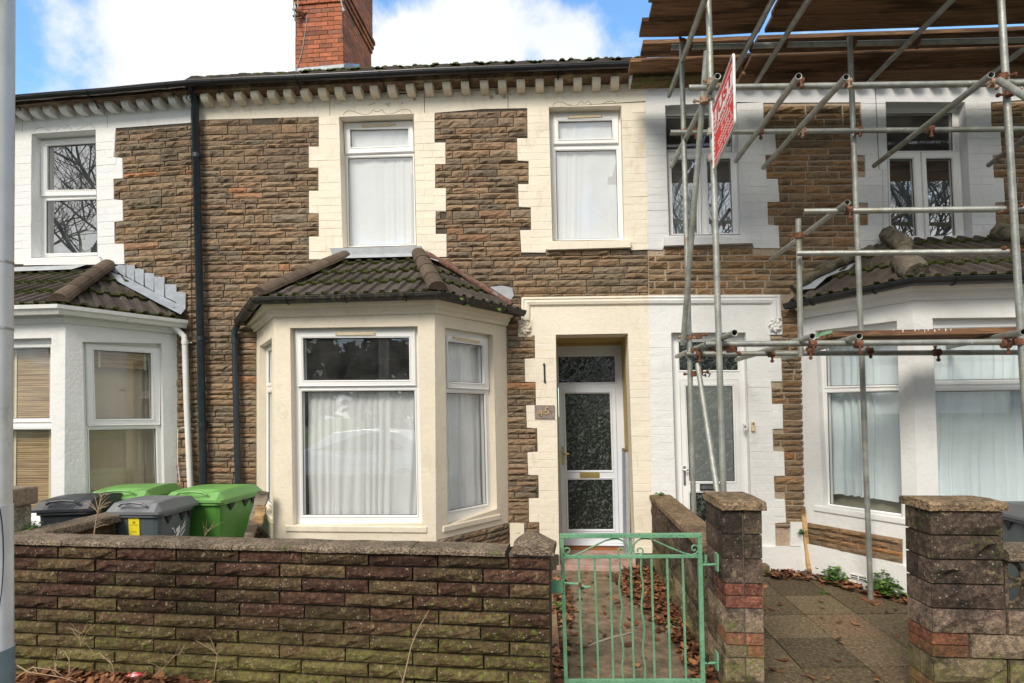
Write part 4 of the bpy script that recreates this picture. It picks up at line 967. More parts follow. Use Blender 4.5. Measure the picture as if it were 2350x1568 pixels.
# house number plaque and iron bar
pq = FP.pxs(cc('T1', (202,1182),(475,1180),(480,1368),(208,1366)), .02); t = thing('house_number_plaque', 'grey stone plaque with gilt number 45 on the cream brick beside the door', 'house number', tuple(FP.pt(*pq[0], .03)))
m = MB(); FP.plate(m, pq, (), .034, .018); m.obj('plaque', M_['plaque'], t, bevel=.002)
def text(s_, size, mat, plane_or_mat, parent, name='numeral', ext=.003, width=None, height=None, shear=0, bold=0):
    cu = bpy.data.curves.new('t', 'FONT'); cu.body = s_; cu.size = size; cu.extrude = ext; cu.shear = shear; cu.align_x = 'LEFT'; cu.resolution_u = 3; cu.offset = bold
    o = bpy.data.objects.new('t', cu); COL.objects.link(o); dg = bpy.context.evaluated_depsgraph_get(); me = bpy.data.meshes.new_from_object(o.evaluated_get(dg)); bpy.data.objects.remove(o)
    xs = [v.co.x for v in me.vertices]; ys = [v.co.y for v in me.vertices]
    w, h = max(xs)-min(xs), max(ys)-min(ys); sx = width/w if width else (height/h if height else 1); sy = height/h if height else sx
    for v in me.vertices: v.co.x = (v.co.x-min(xs))*sx; v.co.y = (v.co.y-min(ys))*sy
    me.materials.clear(); me.materials.append(mat); me.name = name
    me.transform(plane_or_mat); n = bpy.data.objects.new(name, me); COL.objects.link(n)
    if parent: par(n, parent)
    return n
def pm(pl, u, v, d, rot=0):
    return Matrix(((pl.U.x, 0, pl.N.x, pl.pt(u, v, d).x), (pl.U.y, 0, pl.N.y, pl.pt(u, v, d).y), (0, 1, 0, v), (0, 0, 0, 1))) @ Matrix.Rotation(rot, 4, 'Z')
for ch_, x0, x1, y0, y1, rot in (('4', 248, 312, 1252, 1328, -.02), ('5', 342, 402, 1212, 1312, .05)):
    a = FP.px(c('T1', x0, y1), .04); b = FP.px(c('T1', x1, y0), .04)
    text(ch_, .1, M_['gold'], pm(FP, a[0], a[1], .040, rot), t, 'numeral', .005, width=b[0]-a[0], height=b[1]-a[1])
p = FP.px(c('T1', 333, 600), .02); p2 = FP.px(c('T1', 343, 870), .02); t = thing('iron_bracket', 'thin black rusty iron bar fixed upright on cream brick above the number plaque', 'bracket', tuple(FP.pt(*p, .03)))
m = MB(); m.tube([FP.pt(*p, .03), FP.pt((p[0]+p2[0])/2, (p[1]+p2[1])/2, .034), FP.pt(*p2, .03)], .009, 6); m.tube([FP.pt(p[0], p[1]-.02, .0), FP.pt(p[0], p[1]-.02, .04)], .013, 6); m.tube([FP.pt(p2[0], p2[1]+.02, .0), FP.pt(p2[0], p2[1]+.02, .04)], .013, 6); m.obj('bar', M_['black'], t)
# ---- door 47
R7 = .07
fo = [(D47op[0][0], D47op[0][1]), (D47op[1][0], D47op[1][1]), (D47op[2][0], .14), (D47op[3][0], .14)]
dr = thing('front_door', 'white front door of number 47 with frosted glass behind the scaffold poles', 'door', tuple(FP.pt((fo[0][0]+fo[1][0])/2, .06, -R7)))
fan = FP.pxs(cc('T4', (140,298),(832,298),(838,629),(150,631)), -R7); lf7 = FP.pxs(cc('T4', (152,742),(846,740))+cc('S2', (1322,1420),(1005,1420)), -R7); lf7[2] = (lf7[2][0], .17); lf7[3] = (lf7[3][0], .17)
m = MB(); FP.plate(m, fo, [fan, lf7], -R7, -R7-.07); FP.ring(m, fan, [(-.02, -R7+.001), (-.014, -R7+.01), (0, -R7-.012)]); fr = m.obj('door_frame', M_['upvc'], dr)
g = MB(); g.quad(*[FP.pt(u, v, -R7-.01) for u, v in fan[::-1]]); g.obj('fanlight', M_['obscure'], fr)
P7 = [FP.pxs(cc('T4', (222,820),(770,817))+cc('S2', (1283,1100),(1034,1100)), -R7), FP.pxs(cc('S2', (1036,1163),(1288,1163),(1296,1380),(1042,1380)), -R7)]
P7[1][2] = (P7[1][2][0], .32); P7[1][3] = (P7[1][3][0], .32)
m = MB(); FP.plate(m, [(lf7[0][0]+.004, lf7[0][1]-.004), (lf7[1][0]-.004, lf7[1][1]-.004), (lf7[2][0]-.004, lf7[2][1]), (lf7[3][0]+.004, lf7[3][1])], P7, -R7+.012, -R7-.04)
for q in P7: FP.ring(m, q, [(-.02, -R7+.0125), (-.015, -R7+.02), (0, -R7-.0)])
lf = m.obj('door_leaf', M_['upvc'], dr)
for q, mt in zip(P7, ('obscure_p', 'obscure')):
    g = MB(); g.quad(*[FP.pt(u, v, -R7+.001) for u, v in q[::-1]]); g.obj('pane', M_[mt], lf)
    g = MB(); FP.ring(g, q, [(-.001, -R7+.006), (.008, -R7+.003)]); g.obj('gasket', M_['rubber'], lf)
m = MB(); FP.plate(m, FP.pxs(cc('S2', (1093,1115),(1215,1115),(1215,1150),(1093,1150)), -R7+.012), (), -R7+.03, -R7+.012); l2 = m.obj('letterbox', M_['rubber'], lf, bevel=.004)
m = MB(); FP.plate(m, FP.pxs(cc('S2', (1100,1124),(1208,1124),(1208,1143),(1100,1143)), -R7+.02), (), -R7+.036, -R7+.02); m.obj('flap', M_['chrome'], l2, bevel=.003)
m = MB(); FP.plate(m, FP.pxs(cc('S2', (1001,1018),(1014,1018),(1016,1122),(1003,1122)), -R7+.012), (), -R7+.022, -R7+.012); a = FP.px(c('S2', 1008, 1040), 0); b = FP.px(c('S2', 1048, 1041), 0)
m.tube([FP.pt(*a, -R7+.02), FP.pt(*a, -R7+.06), FP.pt(a[0]+.02, a[1], -R7+.065), FP.pt(*b, -R7+.065)], .010, 8); m.obj('handle', M_['chrome'], lf)
for ch_, x0, x1 in (('4', 445, 486), ('7', 500, 538)):
    a = FP.px(c('T4', x0, 708), 0); b = FP.px(c('T4', x1, 660), 0); text(ch_, .1, M_['ink'], pm(FP, a[0], a[1], -R7+.004), dr, 'numeral', .003, width=b[0]-a[0], height=b[1]-a[1])
a = FP.px(c('T4', 418, 700), 0); m = MB(); FP.plate(m, [a, (a[0]+.008, a[1]), (a[0]+.026, a[1]+.05), (a[0]+.012, a[1]+.05)], (), -R7+.006, -R7+.001); m.obj('numeral', M_['ink'], dr)
t = thing('door_bell', 'beige door bell push on white brick right of the number 47 door', 'door bell', tuple(FP.pt(*FP.px(c('T4', 1012, 1290)), .02)))
m = MB(); FP.plate(m, FP.pxs(cc('T4', (990,1238),(1030,1238),(1032,1345),(992,1345)), .02), (), .045, .0); b_ = m.obj('body', M_['beige'], t, bevel=.004)
m = MB(); a = FP.px(c('T4', 1018, 1262), .045); m.tube([FP.pt(*a, .044), FP.pt(*a, .05)], .009, 10); m.obj('button', M_['black'], b_)
t = thing('junction_box', 'small square white junction box beside the beige door bell', 'junction box', tuple(FP.pt(*FP.px(c('T4', 922, 1295)), .02)))
m = MB(); FP.plate(m, FP.pxs(cc('T4', (903,1262),(942,1262),(943,1330),(904,1330)), .01), (), .04, .0); m.obj('body', M_['pipe_w'], t, bevel=.004); m = MB(); a = FP.px(c('T4', 923, 1293), .04); m.tube([FP.pt(*a, .038), FP.pt(*a, .046)], .012, 12); m.obj('dial', M_['chrome'], t)
m = MB(); q = [(splitU, .36), (2.66, .36)]; FP.plate(m, [(D47op[2][0]+.0, -.05), (2.70, -.05), (2.70, FP.px(c('S7', 250, 492))[1]), (D47op[2][0], FP.px(c('S7', 215, 490))[1])], (), .05, -.001); m.obj('plinth', M_['white'], H47, bevel=.006)
m = MB(); m.box(D47op[3][0]-.1, D47op[2][0]+.12, D-.18, D+.05, -.05, .12); m.obj('door_step', M_['path'], H47)
# ================================================================== bay windows
EZ = 2.985      # eaves level of the bays
def bay(H, wl_, fl_, fr_, wr_, mat, faces, tag_, eave_z=EZ, base=-.05, side_l=True, side_r=True):
    PL_ = Plane((wl_, D), (fl_, 5.62)); PF_ = Plane((fl_, 5.62), (fr_, 5.62)); PR_ = Plane((fr_, 5.62), (wr_, D))
    top = eave_z-.025
    for nm, pl, on in (('L', PL_, side_l), ('F', PF_, True), ('R', PR_, side_r)):
        if not on: continue
        op = faces[nm](pl); lo = -.02 if nm != 'L' else 0
        m = MB(); pl.plate(m, [(0, base), (pl.L, base), (pl.L, top), (0, top)], [op], 0, -.14, walls=False, hwalls=True)
        m.obj('bay_wall', M_[mat], H)
        # cornice under the gutter and a projecting sill
        a, b, c0, c1 = qu(op)
        m = MB(); pl.box(m, a-.05, b+.05, c0-.06, c0+.004, -.13, .016); m.obj('window_sill', M_[mat], H, bevel=.01)
    pts = [(wl_, D-.03), (fl_, 5.62), (fr_, 5.62), (wr_, D-.03)]
    if not side_l: pts = pts[1:]
    m = MB(); sweep(m, [(x, y, top) for x, y in pts], [(0, -.15), (.02, -.145), (.028, -.115), (.05, -.10), (.06, -.065), (.09, -.055), (.115, -.03), (.118, 0), (.0, .0)]); m.obj('cornice', M_[mat], H)
    return PL_, PF_, PR_
def qpx(pl, pts, d=0): return pl.pxs(pts, d)
BX = {}
def f45L(pl): return [(.24, 2.62), (pl.L-.13, 2.62), (pl.L-.13, .72), (.24, .72)]
def f45F(pl): return pl.pxs(cc('S1', (303,435),(985,425),(1010,1480),(318,1492)))
def f45R(pl): return pl.pxs(cc('S1', (1130,432),(1388,472),(1410,1402),(1146,1492)))
PL5, PF5, PR5 = bay(H45, -3.73, -3.0, -1.30, -.66, 'cream2', dict(L=f45L, F=f45F, R=f45R), '45')
A = cc('S1', (375,490),(942,487),(945,713),(380,716)); B = cc('S1', (367,775),(968,771),(981,1436),(374,1437))
window(H45, PF5, f45F(PF5), .085, [A, B], sash=[(cc('S1', (336,451),(974,446),(979,745),(348,750)), A)], vents=[cc('S1', (547,461),(760,459),(761,473),(548,475))], glass=['glass', 'glass_c'])
A = cc('S1', (1137,507),(1327,530),(1332,731),(1141,722)); B = cc('S1', (1140,783),(1340,788),(1355,1375),(1152,1413))
window(H45, PR5, f45R(PR5), .085, [A, B], sash=[(cc('S1', (1134,468),(1352,492),(1357,767),(1138,757)), A)], vents=[cc('S1', (1170,480),(1310,505),(1311,516),(1172,494))], glass=['glass', 'glass'])
def winraw(H, pl, op, rec, P, glass, mat='upvc'):
    m = MB(); pl.plate(m, op, P, -rec, -rec-.06)
    for q in P: pl.ring(m, q, [(-.045, -rec+.001), (-.04, -rec+.014), (-.01, -rec+.012), (0, -rec-.01)])
    w = m.obj('window', M_[mat], H)
    for q, g in zip(P, glass): glazing(w, pl, q, -rec-.012, g)
    return w
o = f45L(PL5); winraw(H45, PL5, o, .085, [[(.31, 2.55), (PL5.L-.20, 2.55), (PL5.L-.20, 2.18), (.31, 2.18)], [(.30, 2.06), (PL5.L-.19, 2.06), (PL5.L-.19, .79), (.30, .79)]], ['glass', 'glass'])
o = f45F(PF5); a, b, c0, c1 = qu(o); tv = PF5.px(c('S1', 500, 772))[1]
curtain(PF5, a+.10, b+.02, c0-.02, tv+.04, -.185, 'net', 'gathered white net curtain behind the lower pane of the cream bay front', .030, 10.5, 11, lean=-.05)
o = f45R(PR5); a, b, c0, c1 = qu(o); curtain(PR5, a-.06, b+.0, c0+.03, c1, -.185, 'net', 'white net curtain in the right side light of the cream bay', .028, 8, 21, hem=.01)
o = f45L(PL5); a, b, c0, c1 = qu(o); curtain(PL5, a, b, c0, c1, -.22, 'net', 'white net curtain in the left side light of the cream bay', .02, 7, 4)
m = MB(); a = qu(f45F(PF5)); PF5.box(m, a[0]-.02, a[0]+.095, a[2], a[2]+.75, -.34, -.26); tag(m.obj('red_sofa', M_['litter'] if False else plain('dark_red_fabric', (.12, .018, .012), .9)), 'dark red upholstered chair edge seen at the left of the cream bay front window', 'chair')
def roombox(H, x0, x1, y0, y1, z0, z1):
    m = MB(); f = [(x0, y0, z0), (x1, y0, z0), (x1, y0, z1), (x0, y0, z1)]; b = [(x0, y1, z0), (x1, y1, z0), (x1, y1, z1), (x0, y1, z1)]
    m.add(f+b, [(4, 5, 6, 7), (0, 1, 5, 4), (1, 2, 6, 5), (2, 3, 7, 6), (3, 0, 4, 7)]); m.obj('room_wall', M_['room'], H)
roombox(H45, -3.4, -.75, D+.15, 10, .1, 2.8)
def f43F(pl): u = pl.px((118, 780))[0]; return [(.24, 2.66), (u, 2.66), (u+.01, .70), (.24, .70)]
def f43R(pl): return pl.pxs(cc('A02', (757,6),(1484,20),(1512,1440),(790,1470)))
def f47L(pl): return pl.pxs([(1871,759),(2058,736),(2072,1187),(1890,1163)])
def f47F(pl): a_ = pl.px(c('S3', 1233, 442)); return [a_, (1.47, a_[1]-.02), (1.47, .68), (a_[0]+.02, .70)]
PL3, PF3, PR3 = bay(H43, -7.7, -7.05, -5.35, -4.74, 'white', dict(L=f45L, F=f43F, R=f43R), '43', side_l=False)
A = cc('A02', (853,80),(1380,110),(1392,710),(872,713)); B = cc('A02', (818,818),(1427,805),(1443,1420),(831,1440))
window(H43, PR3, f43R(PR3), .085, [A, B], sash=[(cc('A02', (777,18),(1466,62),(1464,768),(796,780)), A)], glass=['glass', 'glass'])
o = f43F(PF3); u_ = o[1][0]; va, vb_, vc = PF3.px(c('A02', 463, 60), -.085)[1], PF3.px(c('A02', 465, 708), -.085)[1], PF3.px(c('A02', 485, 812), -.085)[1]
ur_ = PF3.px(c('A02', 464, 400), -.085)[0]; ur2 = PF3.px(c('A02', 487, 1000), -.085)[0]
winraw(H43, PF3, [(o[0][0], o[0][1]), (max(u_, ur2+.05), o[1][1]), (max(u_, ur2+.05), .7), (o[0][0], .7)], .085, [[(.33, va), (ur_, va), (ur_, vb_), (.33, vb_)], [(.31, vc), (ur2, vc), (ur2, .77), (.31, .77)]], ['glass', 'glass'])
def blind(pl, u0, u1, v0, v1, d, label, tapes=()):
    t = thing('bamboo_blind', label, 'blind', tuple(pl.pt(u0, v1, d))); m = MB(); n = int((v1-v0)/.012); P = []
    for j in range(n+1):
        v = v1-(v1-v0)*j/n; dd = d+(.002 if j % 2 else -.002); P += [pl.pt(u0, v, dd), pl.pt(u1, v, dd)]
    m.add(P, [(2*j, 2*j+2, 2*j+3, 2*j+1) for j in range(n)]); m.obj('slats', M_['blind'], t)
    for u in tapes:
        m = MB(); pl.box(m, u-.013, u+.013, v0-.01, v1, d+.006, d+.010); m.obj('tape', M_['tape'], t)
o = f43F(PF3); t0 = PF3.px(c('A02', 151, 400), -.2)[0]; t1 = PF3.px(c('A02', 466, 1100), -.2)[0]
blind(PF3, .2, u_+.12, .6, 2.68, -.20, 'bamboo blind drawn down in the front of the white left hand bay', (t0, t1))
o = f43R(PR3); a, b, c0, c1 = qu(o)
bv = PR3.px(c('A02', 1100, 245), -.2)[1]; blind(PR3, a, b, bv, c1, -.19, 'bamboo blind rolled up in the right light of the white left hand bay', (PR3.px(c('A02', 913, 150), -.18)[0], PR3.px(c('A02', 1332, 180), -.18)[0]))
curtain(PR3, a-.05, b+.05, c0-.05, c1, -.30, 'drape', 'beige curtain hanging under the rolled bamboo blind in the white left hand bay', .035, 3.6, 8, name='curtain')
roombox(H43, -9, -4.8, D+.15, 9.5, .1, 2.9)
PL7, PF7, PR7 = bay(H47, 2.62, 3.26, 4.96, 5.6, 'white', dict(L=f47L, F=f47F, R=lambda pl: [(.2, 2.6), (.9, 2.6), (.9, .7), (.2, .7)]), '47')
A = cc('S3', (572,590),(1012,560),(1022,856),(578,866)); B = cc('S3', (580,908),(1022,896))+cc('S7', (1318,240),(757,162))
window(H47, PL7, f47L(PL7), .085, [A, B], glass=['glass', 'glass'])
o = f47F(PF7); vt = PF7.px(c('S3', 1240, 512), -.085)[1]; v1_ = PF7.px(c('S3', 1250, 829), -.085)[1]; v2_ = PF7.px(c('S3', 1252, 896), -.085)[1]; ua = PF7.px(c('S3', 1243, 700), -.085)[0]; ub = PF7.px(c('S3', 1258, 1200), -.085)[0]
winraw(H47, PF7, [(min(o[0][0], ua-.04), o[0][1]), o[1], o[2], (min(o[0][0], ua-.04), .69)], .085, [[(ua, vt), (1.40, vt), (1.40, v1_), (ua, v1_)], [(ub, v2_), (1.40, v2_), (1.40, .77), (ub, .77)]], ['glass', 'glass'])
curtain(PF7, .2, 1.5, .80, vt+.05, -.205, 'net_b', 'pale bluish net curtain in the front of the right hand white bay', .042, 9, 31, hem=.006)
o = f47L(PL7); a, b, c0, c1 = qu(o); curtain(PL7, a+.03, b+.05, c0+.12, c1, -.205, 'net_b', 'pale bluish net curtain in the left light of the right hand white bay', .042, 7, 41, hem=.006)
m = MB(); PL7.box(m, a-.02, b+.02, c0-.1, c0+.13, -.31, -.29); tag(m.obj('window_seat', plain('olive_cloth', (.36, .34, .24), .9)), 'pale olive sheet below the net curtain hem in the right hand bay', 'sheet')
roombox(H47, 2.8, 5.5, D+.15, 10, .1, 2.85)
# stone aprons under the side lights, white plinth below on 47
def apron(H, pl, poly, mat, tl=NT, brk=None, hr=(.05, .075)):
    vs_ = [p[1] for p in poly]; items = []
    m = MB(); pl.plate(m, poly, (), .003, -.002); m.obj('apron_mortar', M_['mortar_l' if mat == 'stone_r' else 'mortar_d'], H)
    courses(tl, [poly], [], brk or [min(vs_), max(vs_)], hr, (.16, .42), lambda a, b, e, f: items.append(rock(pl, tl, a, b, e, f, .03)), .009, minw=.03)
    emit(items, 'stone', M_[mat], H)
ap = PL7.pxs(cc('S7', (585,312),(1330,432),(1330,628),(590,480))); at_, ab_ = (ap[0][1]+ap[1][1])/2, (ap[2][1]+ap[3][1])/2; ap = [(ap[0][0], at_), (ap[1][0], at_), (ap[2][0], ab_), (ap[3][0], ab_)]; apron(H47, PL7, ap, 'stone_r')
m = MB(); pz = ap[2][1]-.01; PL7.plate(m, [(0, -.05), (PL7.L+.02, -.05), (PL7.L+.02, pz), (0, pz+.02)], (), .05, .0); PF7.plate(m, [(-.02, -.05), (PF7.L, -.05), (PF7.L, pz), (-.02, pz)], (), .05, .0); m.obj('plinth', M_['white'], H47)
t = thing('air_brick', 'white slotted air vent low in the plinth of the right hand bay', 'vent', tuple(PL7.pt(.7, .12, .05)))
q = PL7.pxs(cc('S7', (918,705),(1050,735),(1050,775),(920,742)), .055); m = MB(); PL7.plate(m, q, (), .062, .05); m.obj('vent_frame', M_['white'], t)
for a in (0, 1):
    for b in (0, 1):
        u0_ = q[0][0]+(q[1][0]-q[0][0])*(.05+.5*a); u1_ = u0_+(q[1][0]-q[0][0])*.4; v0_ = q[3][1]+(q[0][1]-q[3][1])*(.15+.45*b)
        m = MB(); PL7.box(m, u0_, u1_, v0_, v0_+.010, .062, .064); m.obj('slot', M_['black'], t)
ap = PR5.pxs(cc('S5', (1170,290),(1630,180),(1632,330),(1170,420))); at_ = (ap[0][1]+ap[1][1])/2; ap = [(.02, at_), (PR5.L-.02, at_), (PR5.L-.02, .1), (.02, .1)]; apron(H45, PR5, ap, 'stone')
ap = [(.05, .50), (PL5.L-.12, .50), (PL5.L-.12, .0), (.05, .0)]; apron(H45, PL5, ap, 'stone')
m = MB(); q = F('S1', (1480,1475),(1555,1478),(1558,1600),(1480,1600)); FP.plate(m, q, (), .035, 0); m.obj('plinth_block', M_['cream2'], H45, bevel=.012)
m = MB(); q = F('S7', (440,300),(530,300),(545,490),(440,488)); FP.plate(m, q, (), .035, 0); m.obj('plinth_block', M_['white'], H47, bevel=.012)
# ================================================================== bay roofs
def tile(u0, s0, w=.30, l=.405, lift=.032):
    prof = [(0, 0), (.03, .0), (.045, .026), (.085, .026), (.10, 0), (.165, 0), (.18, .026), (.22, .026), (.235, 0), (w, 0)]
    bm = bmesh.new(); rows = []
    for s_, dz in ((0, lift), (l, 0.0)):
        rows.append([bm.verts.new((u0+a, s0+s_, h+dz)) for a, h in prof])
    low = [bm.verts.new((u0+a, s0+.002, h+lift-.024)) for a, h in prof]
    for i in range(len(prof)-1):
        bm.faces.new((rows[0][i], rows[0][i+1], rows[1][i+1], rows[1][i])); bm.faces.new((low[i], low[i+1], rows[0][i+1], rows[0][i]))
    return bm
def slope(H, a, b, top, clips, rows=4, g=.365, mat='tile', off=0, smax=None, mossb=.72):
    """a, b: eaves ends (left, right seen from outside); top: a point on the slope higher up; clips: (point, normal) planes, keep the positive side"""
    a, b, top = V3(a), V3(b), V3(top); U = (b-a).normalized(); S = (top-a); S = (S-U*S.dot(U)); S.normalize(); N = U.cross(S)
    n = int((b-a).length/.3)+2
    for r in range(rows):
        for i in range(-1, n):
            bm = tile(i*.3+off+random.uniform(-.003, .003), r*g+random.uniform(-.006, .006), lift=.032+random.uniform(-.003, .004))
            M = Matrix(((U.x, S.x, N.x, a.x), (U.y, S.y, N.y, a.y), (U.z, S.z, N.z, a.z), (0, 0, 0, 1)))
            bm.transform(M)
            for p, nn in clips:
                bmesh.ops.bisect_plane(bm, geom=bm.verts[:]+bm.edges[:]+bm.faces[:], plane_co=V3(p), plane_no=-V3(nn), clear_outer=True)
            if len(bm.faces) < 3: bm.free(); continue
            me = bpy.data.meshes.new('roof_tile'); bm.to_mesh(me); bm.free()
            ca = me.color_attributes.new('tint', 'BYTE_COLOR', 'CORNER'); rv = random.random()
            for poly in me.polygons:
                f = poly.normal.dot(N) < .45        # the drip edge holds most of the moss
                mo = 1.0 if f else .0
                for li in poly.loop_indices:
                    v = me.vertices[me.loops[li].vertex_index].co; s_ = ((v-a).dot(S)-r*g)
                    ca.data[li].color = (rv, .5, min(1, mo+(mossb if s_ < .1 and r > 0 else .15)), 1)
            me.materials.append(M_[mat]); o = bpy.data.objects.new('roof_tile', me); COL.objects.link(o); par(o, H)
    return U, S, N
def ridge(H, p0, p1, r=.092, seg=.33, mat='ridge', r1=None):
    p0, p1 = V3(p0), V3(p1); d = (p1-p0); Ln = d.length; d.normalize(); n = max(1, round(Ln/seg)); sd_ = d.cross(V3((0, 0, 1))).normalized(); up = sd_.cross(d)
    for k in range(n):
        m = MB(); m.tint = (random.random(), .5, .35, 1); a = p0+d*(Ln*k/n-.02); b = p0+d*(Ln*(k+1)/n+.02); ra, rb = r*1.06, r*.97; P = []
        for q, rad in ((a, ra), (a, ra-.02), (b, rb)):
            P += [q+sd_*math.cos(math.pi*j/8)*rad+up*(math.sin(math.pi*j/8)*rad*.9+.012) for j in range(9)]
        m.add(P, [(j, 18+j, 19+j, j+1) for j in range(8)]+[(j, j+1, 10+j, 9+j) for j in range(8)])
        if k == 0: m.add(P[9:18], [tuple(range(9))])
        m.obj('ridge_tile', M_[mat], H, smooth=False)
def bayroof(H, wl_, fl_, fr_, wr_, hl, hr__, ztop=3.64, ez=EZ, left=True, right=True, ridges=(1, 1), tintm='tile', gut='gutter_old', hipmat='ridge', gl=None, gutpts=None):
    o = .13; f = 5.62-o
    FLp, FRp = V3((fl_-.06, f, ez)), V3((fr_+.06, f, ez)); WLp, WRp = V3((wl_-.11, D, ez)), V3((wr_+.12, D, ez))
    HL, HR = V3((hl, D, ztop)), V3((hr__, D, ztop))
    def hipn(a, b): d = b-a; return V3((-d.y, d.x, 0)).normalized()   # points left of the hip going up
    nl, nr = hipn(FLp, HL), hipn(FRp, HR)
    wall = (V3((0, D-.012, 0)), V3((0, -1, 0)))
    slope(H, FLp, FRp, HL, [(FLp, -nl), (FRp, nr), wall], mat=tintm)
    if right: slope(H, FRp, WRp, HR, [(FRp, -nr), wall], mat=tintm, rows=5)
    if left: slope(H, WLp, FLp, HL, [(FLp, nl), wall], mat=tintm, rows=5)
    m = MB(); dn = V3((0, 0, -.012))
    m.add([FLp+dn, FRp+dn, HR+dn, HL+dn, WLp+dn, WRp+dn], [(0, 1, 2, 3), (4, 0, 3), (1, 5, 2)]); m.obj('roof_boarding', M_['fascia'], H)
    m = MB(); m.add([WLp+V3((0, 0, -.018)), FLp+V3((0, 0, -.018)), FRp+V3((0, 0, -.018)), WRp+V3((0, 0, -.018))], [(0, 1, 2, 3)]); m.obj('soffit', M_['fascia'], H)
    if ridges[0]: ridge(H, FLp+V3((0, -.0, .035)), HL+V3((0, -.02, .035)))
    if ridges[1]: ridge(H, FRp+V3((0, -.0, .035)), HR+V3((0, -.02, .035)))
    return FLp, FRp, WLp, WRp, HL, HR
r5 = bayroof(H45, -3.70, -3.0, -1.30, -.66, -2.60, -1.70)
r3 = bayroof(H43, -7.7, -7.05, -5.35, -4.74, -6.7, -5.66, left=False, ridges=(0, 1))
r7 = bayroof(H47, 2.62, 3.26, 4.96, 5.6, 3.52, 4.62, ridges=(0, 0))
def baygutter(H, P, mat, dz=-.01, cap=True):
    m = MB(); sweep(m, [p+V3((0, 0, dz)) for p in P], gutter_prof(.055), cap=False)
    for q, s_ in ((P[0], 1), (P[-1], -1)):
        pass
    m.obj('gutter', M_[mat], H)
    m = MB(); sweep(m, [p+V3((0, 0, dz)) for p in P], [(-.005, -.045), (-.004, .02), (-.02, .02), (-.02, -.045), (-.005, -.045)]); m.obj('fascia', M_['gutter' if mat != 'cream2' else 'white'], H)
    tot = 0
    for a, b in zip(P, P[1:]):
        d = b-a; n = V3((d.y, -d.x, 0)).normalized(); k = max(1, round(d.length/.6))
        for i in range(k):
            q = a+d*((i+.5)/k)+V3((0, 0, dz)); m = MB()
            m.tube([q+n*(.055-math.cos(math.pi*j/7)*.061)+V3((0, 0, -math.sin(math.pi*j/7)*.061)) for j in range(8)], .008, 5); m.obj('gutter_bracket', M_[mat], H)
n_ = V3((-.85, -.52, 0))
P5 = [r5[2]+V3((-.02, -.1, -.05)), r5[0]+V3((0, 0, 0)), r5[1], r5[3]+V3((.03, -.06, -.012))]
baygutter(H45, P5, 'gutter_old'); baygutter(H47, [r7[2]+V3((-.02, -.05, -.01)), r7[0], r7[1], r7[3]], 'gutter')
m = MB(); P3 = [r3[0]+V3((-.2, 0, 0)), r3[1], r3[3]+V3((.0, -.04, -.01))]; sweep(m, P3, [(-.005, -.10), (.03, -.10), (.05, -.06), (.075, -.045), (.08, -.005), (.065, -.005), (.06, -.03), (.0, -.03)])
m.obj('gutter', M_['pipe_w'], H43)
# lead and cement at the wall
def flash(H, pts, mat, nm, d=.03):
    m = MB(); FP.plate(m, pts, (), d, .0); return m.obj(nm, M_[mat], H)
steps = [(1010,880,1105,945),(1105,872,1180,975),(1180,872,1258,1015),(1262,908,1345,1058),(1348,945,1435,1105),(1438,980,1533,1160),(1535,1048,1640,1205),(1636,1120,1727,1265)]
for i, (x0, y0, x1, y1) in enumerate(steps):
    q = F('A01', (x0,y0),(x1,y0+6),(x1-4,y1+8),(x0+4,y1-38)); m = MB(); FP.plate(m, q, (), .040+.005*(i % 2), .03); m.obj('step_flashing', M_['lead'], H43)
def band3(H, P, mat, nm): 
    m = MB(); n = len(P[0]); m.add([q for r in P for q in r], [(i, i+1, n+i+1, n+i) for i in range(n-1)]); m.obj(nm, M_[mat], H, smooth=True)
A_ = [FP.pt(*FP.px(c('A01', x, y)), .045) for x, y in ((985,915),(1190,990),(1350,1075),(1540,1175),(1727,1270))]
B_ = [a+V3((.03+.0*i, -.13-.01*(i % 2), -.10)) for i, a in enumerate(A_)]; B_[0] = A_[0]+V3((0, -.1, -.03))
band3(H43, [A_, B_], 'lead', 'lead_flashing')
m = MB(); q = F('A01', (60,900),(830,872),(760,935),(60,960)); m.quad(FP.pt(*q[0], .05), FP.pt(*q[1], .05), FP.pt(q[2][0], q[2][1], .16), FP.pt(q[3][0], q[3][1], .16)); m.obj('apron_flashing', M_['render_g'], H43)
q = F('A11', (690,725),(1525,705),(1530,770),(740,790)); m = MB(); FP.plate(m, q, (), .06, .0); m.add([FP.pt(*q[3], .06), FP.pt(*q[2], .06), FP.pt(q[2][0], q[2][1]-.06, .14), FP.pt(q[3][0], q[3][1]-.06, .14)], [(0, 1, 2, 3)]); m.obj('cement_fillet', M_['render_g'], H45)
A_ = [FP.pt(*FP.px(c('A11', x, y)), .01) for x, y in ((1530,720),(1600,775),(1700,810))]; B_ = [a+V3((-.02, -.06, -.05)) for a in A_]; band3(H45, [A_, B_], 'render_g', 'cement_fillet')
def fillet(H, P, r, mat, nm='cement_fillet', seed=1):
    m = MB(); pts = []; 
    for a, b in zip(P, P[1:]):
        for t in range(6): pts.append(V3(a)+(V3(b)-V3(a))*(t/6))
    pts.append(V3(P[-1])); m.tube(pts, [r*(.8+.5*noise.noise(V3((p.x*6, p.z*6, seed)))) for p in pts], 8); m.obj(nm, M_[mat], H, smooth=True)
M_['redmortar'] = plain('reddish_mortar_fillet', (.22, .115, .085), .95, var=.35, scale=30, bmp=.015, dirt=(.4, .36, .32), dirts=(.56, .7, 6))
fillet(H45, [FP.pt(*FP.px(c('A11', x, y)), .03) for x, y in ((1560,770),(1750,860),(1960,1000),(2100,1085),(2250,1170),(2340,1240))], .042, 'redmortar')
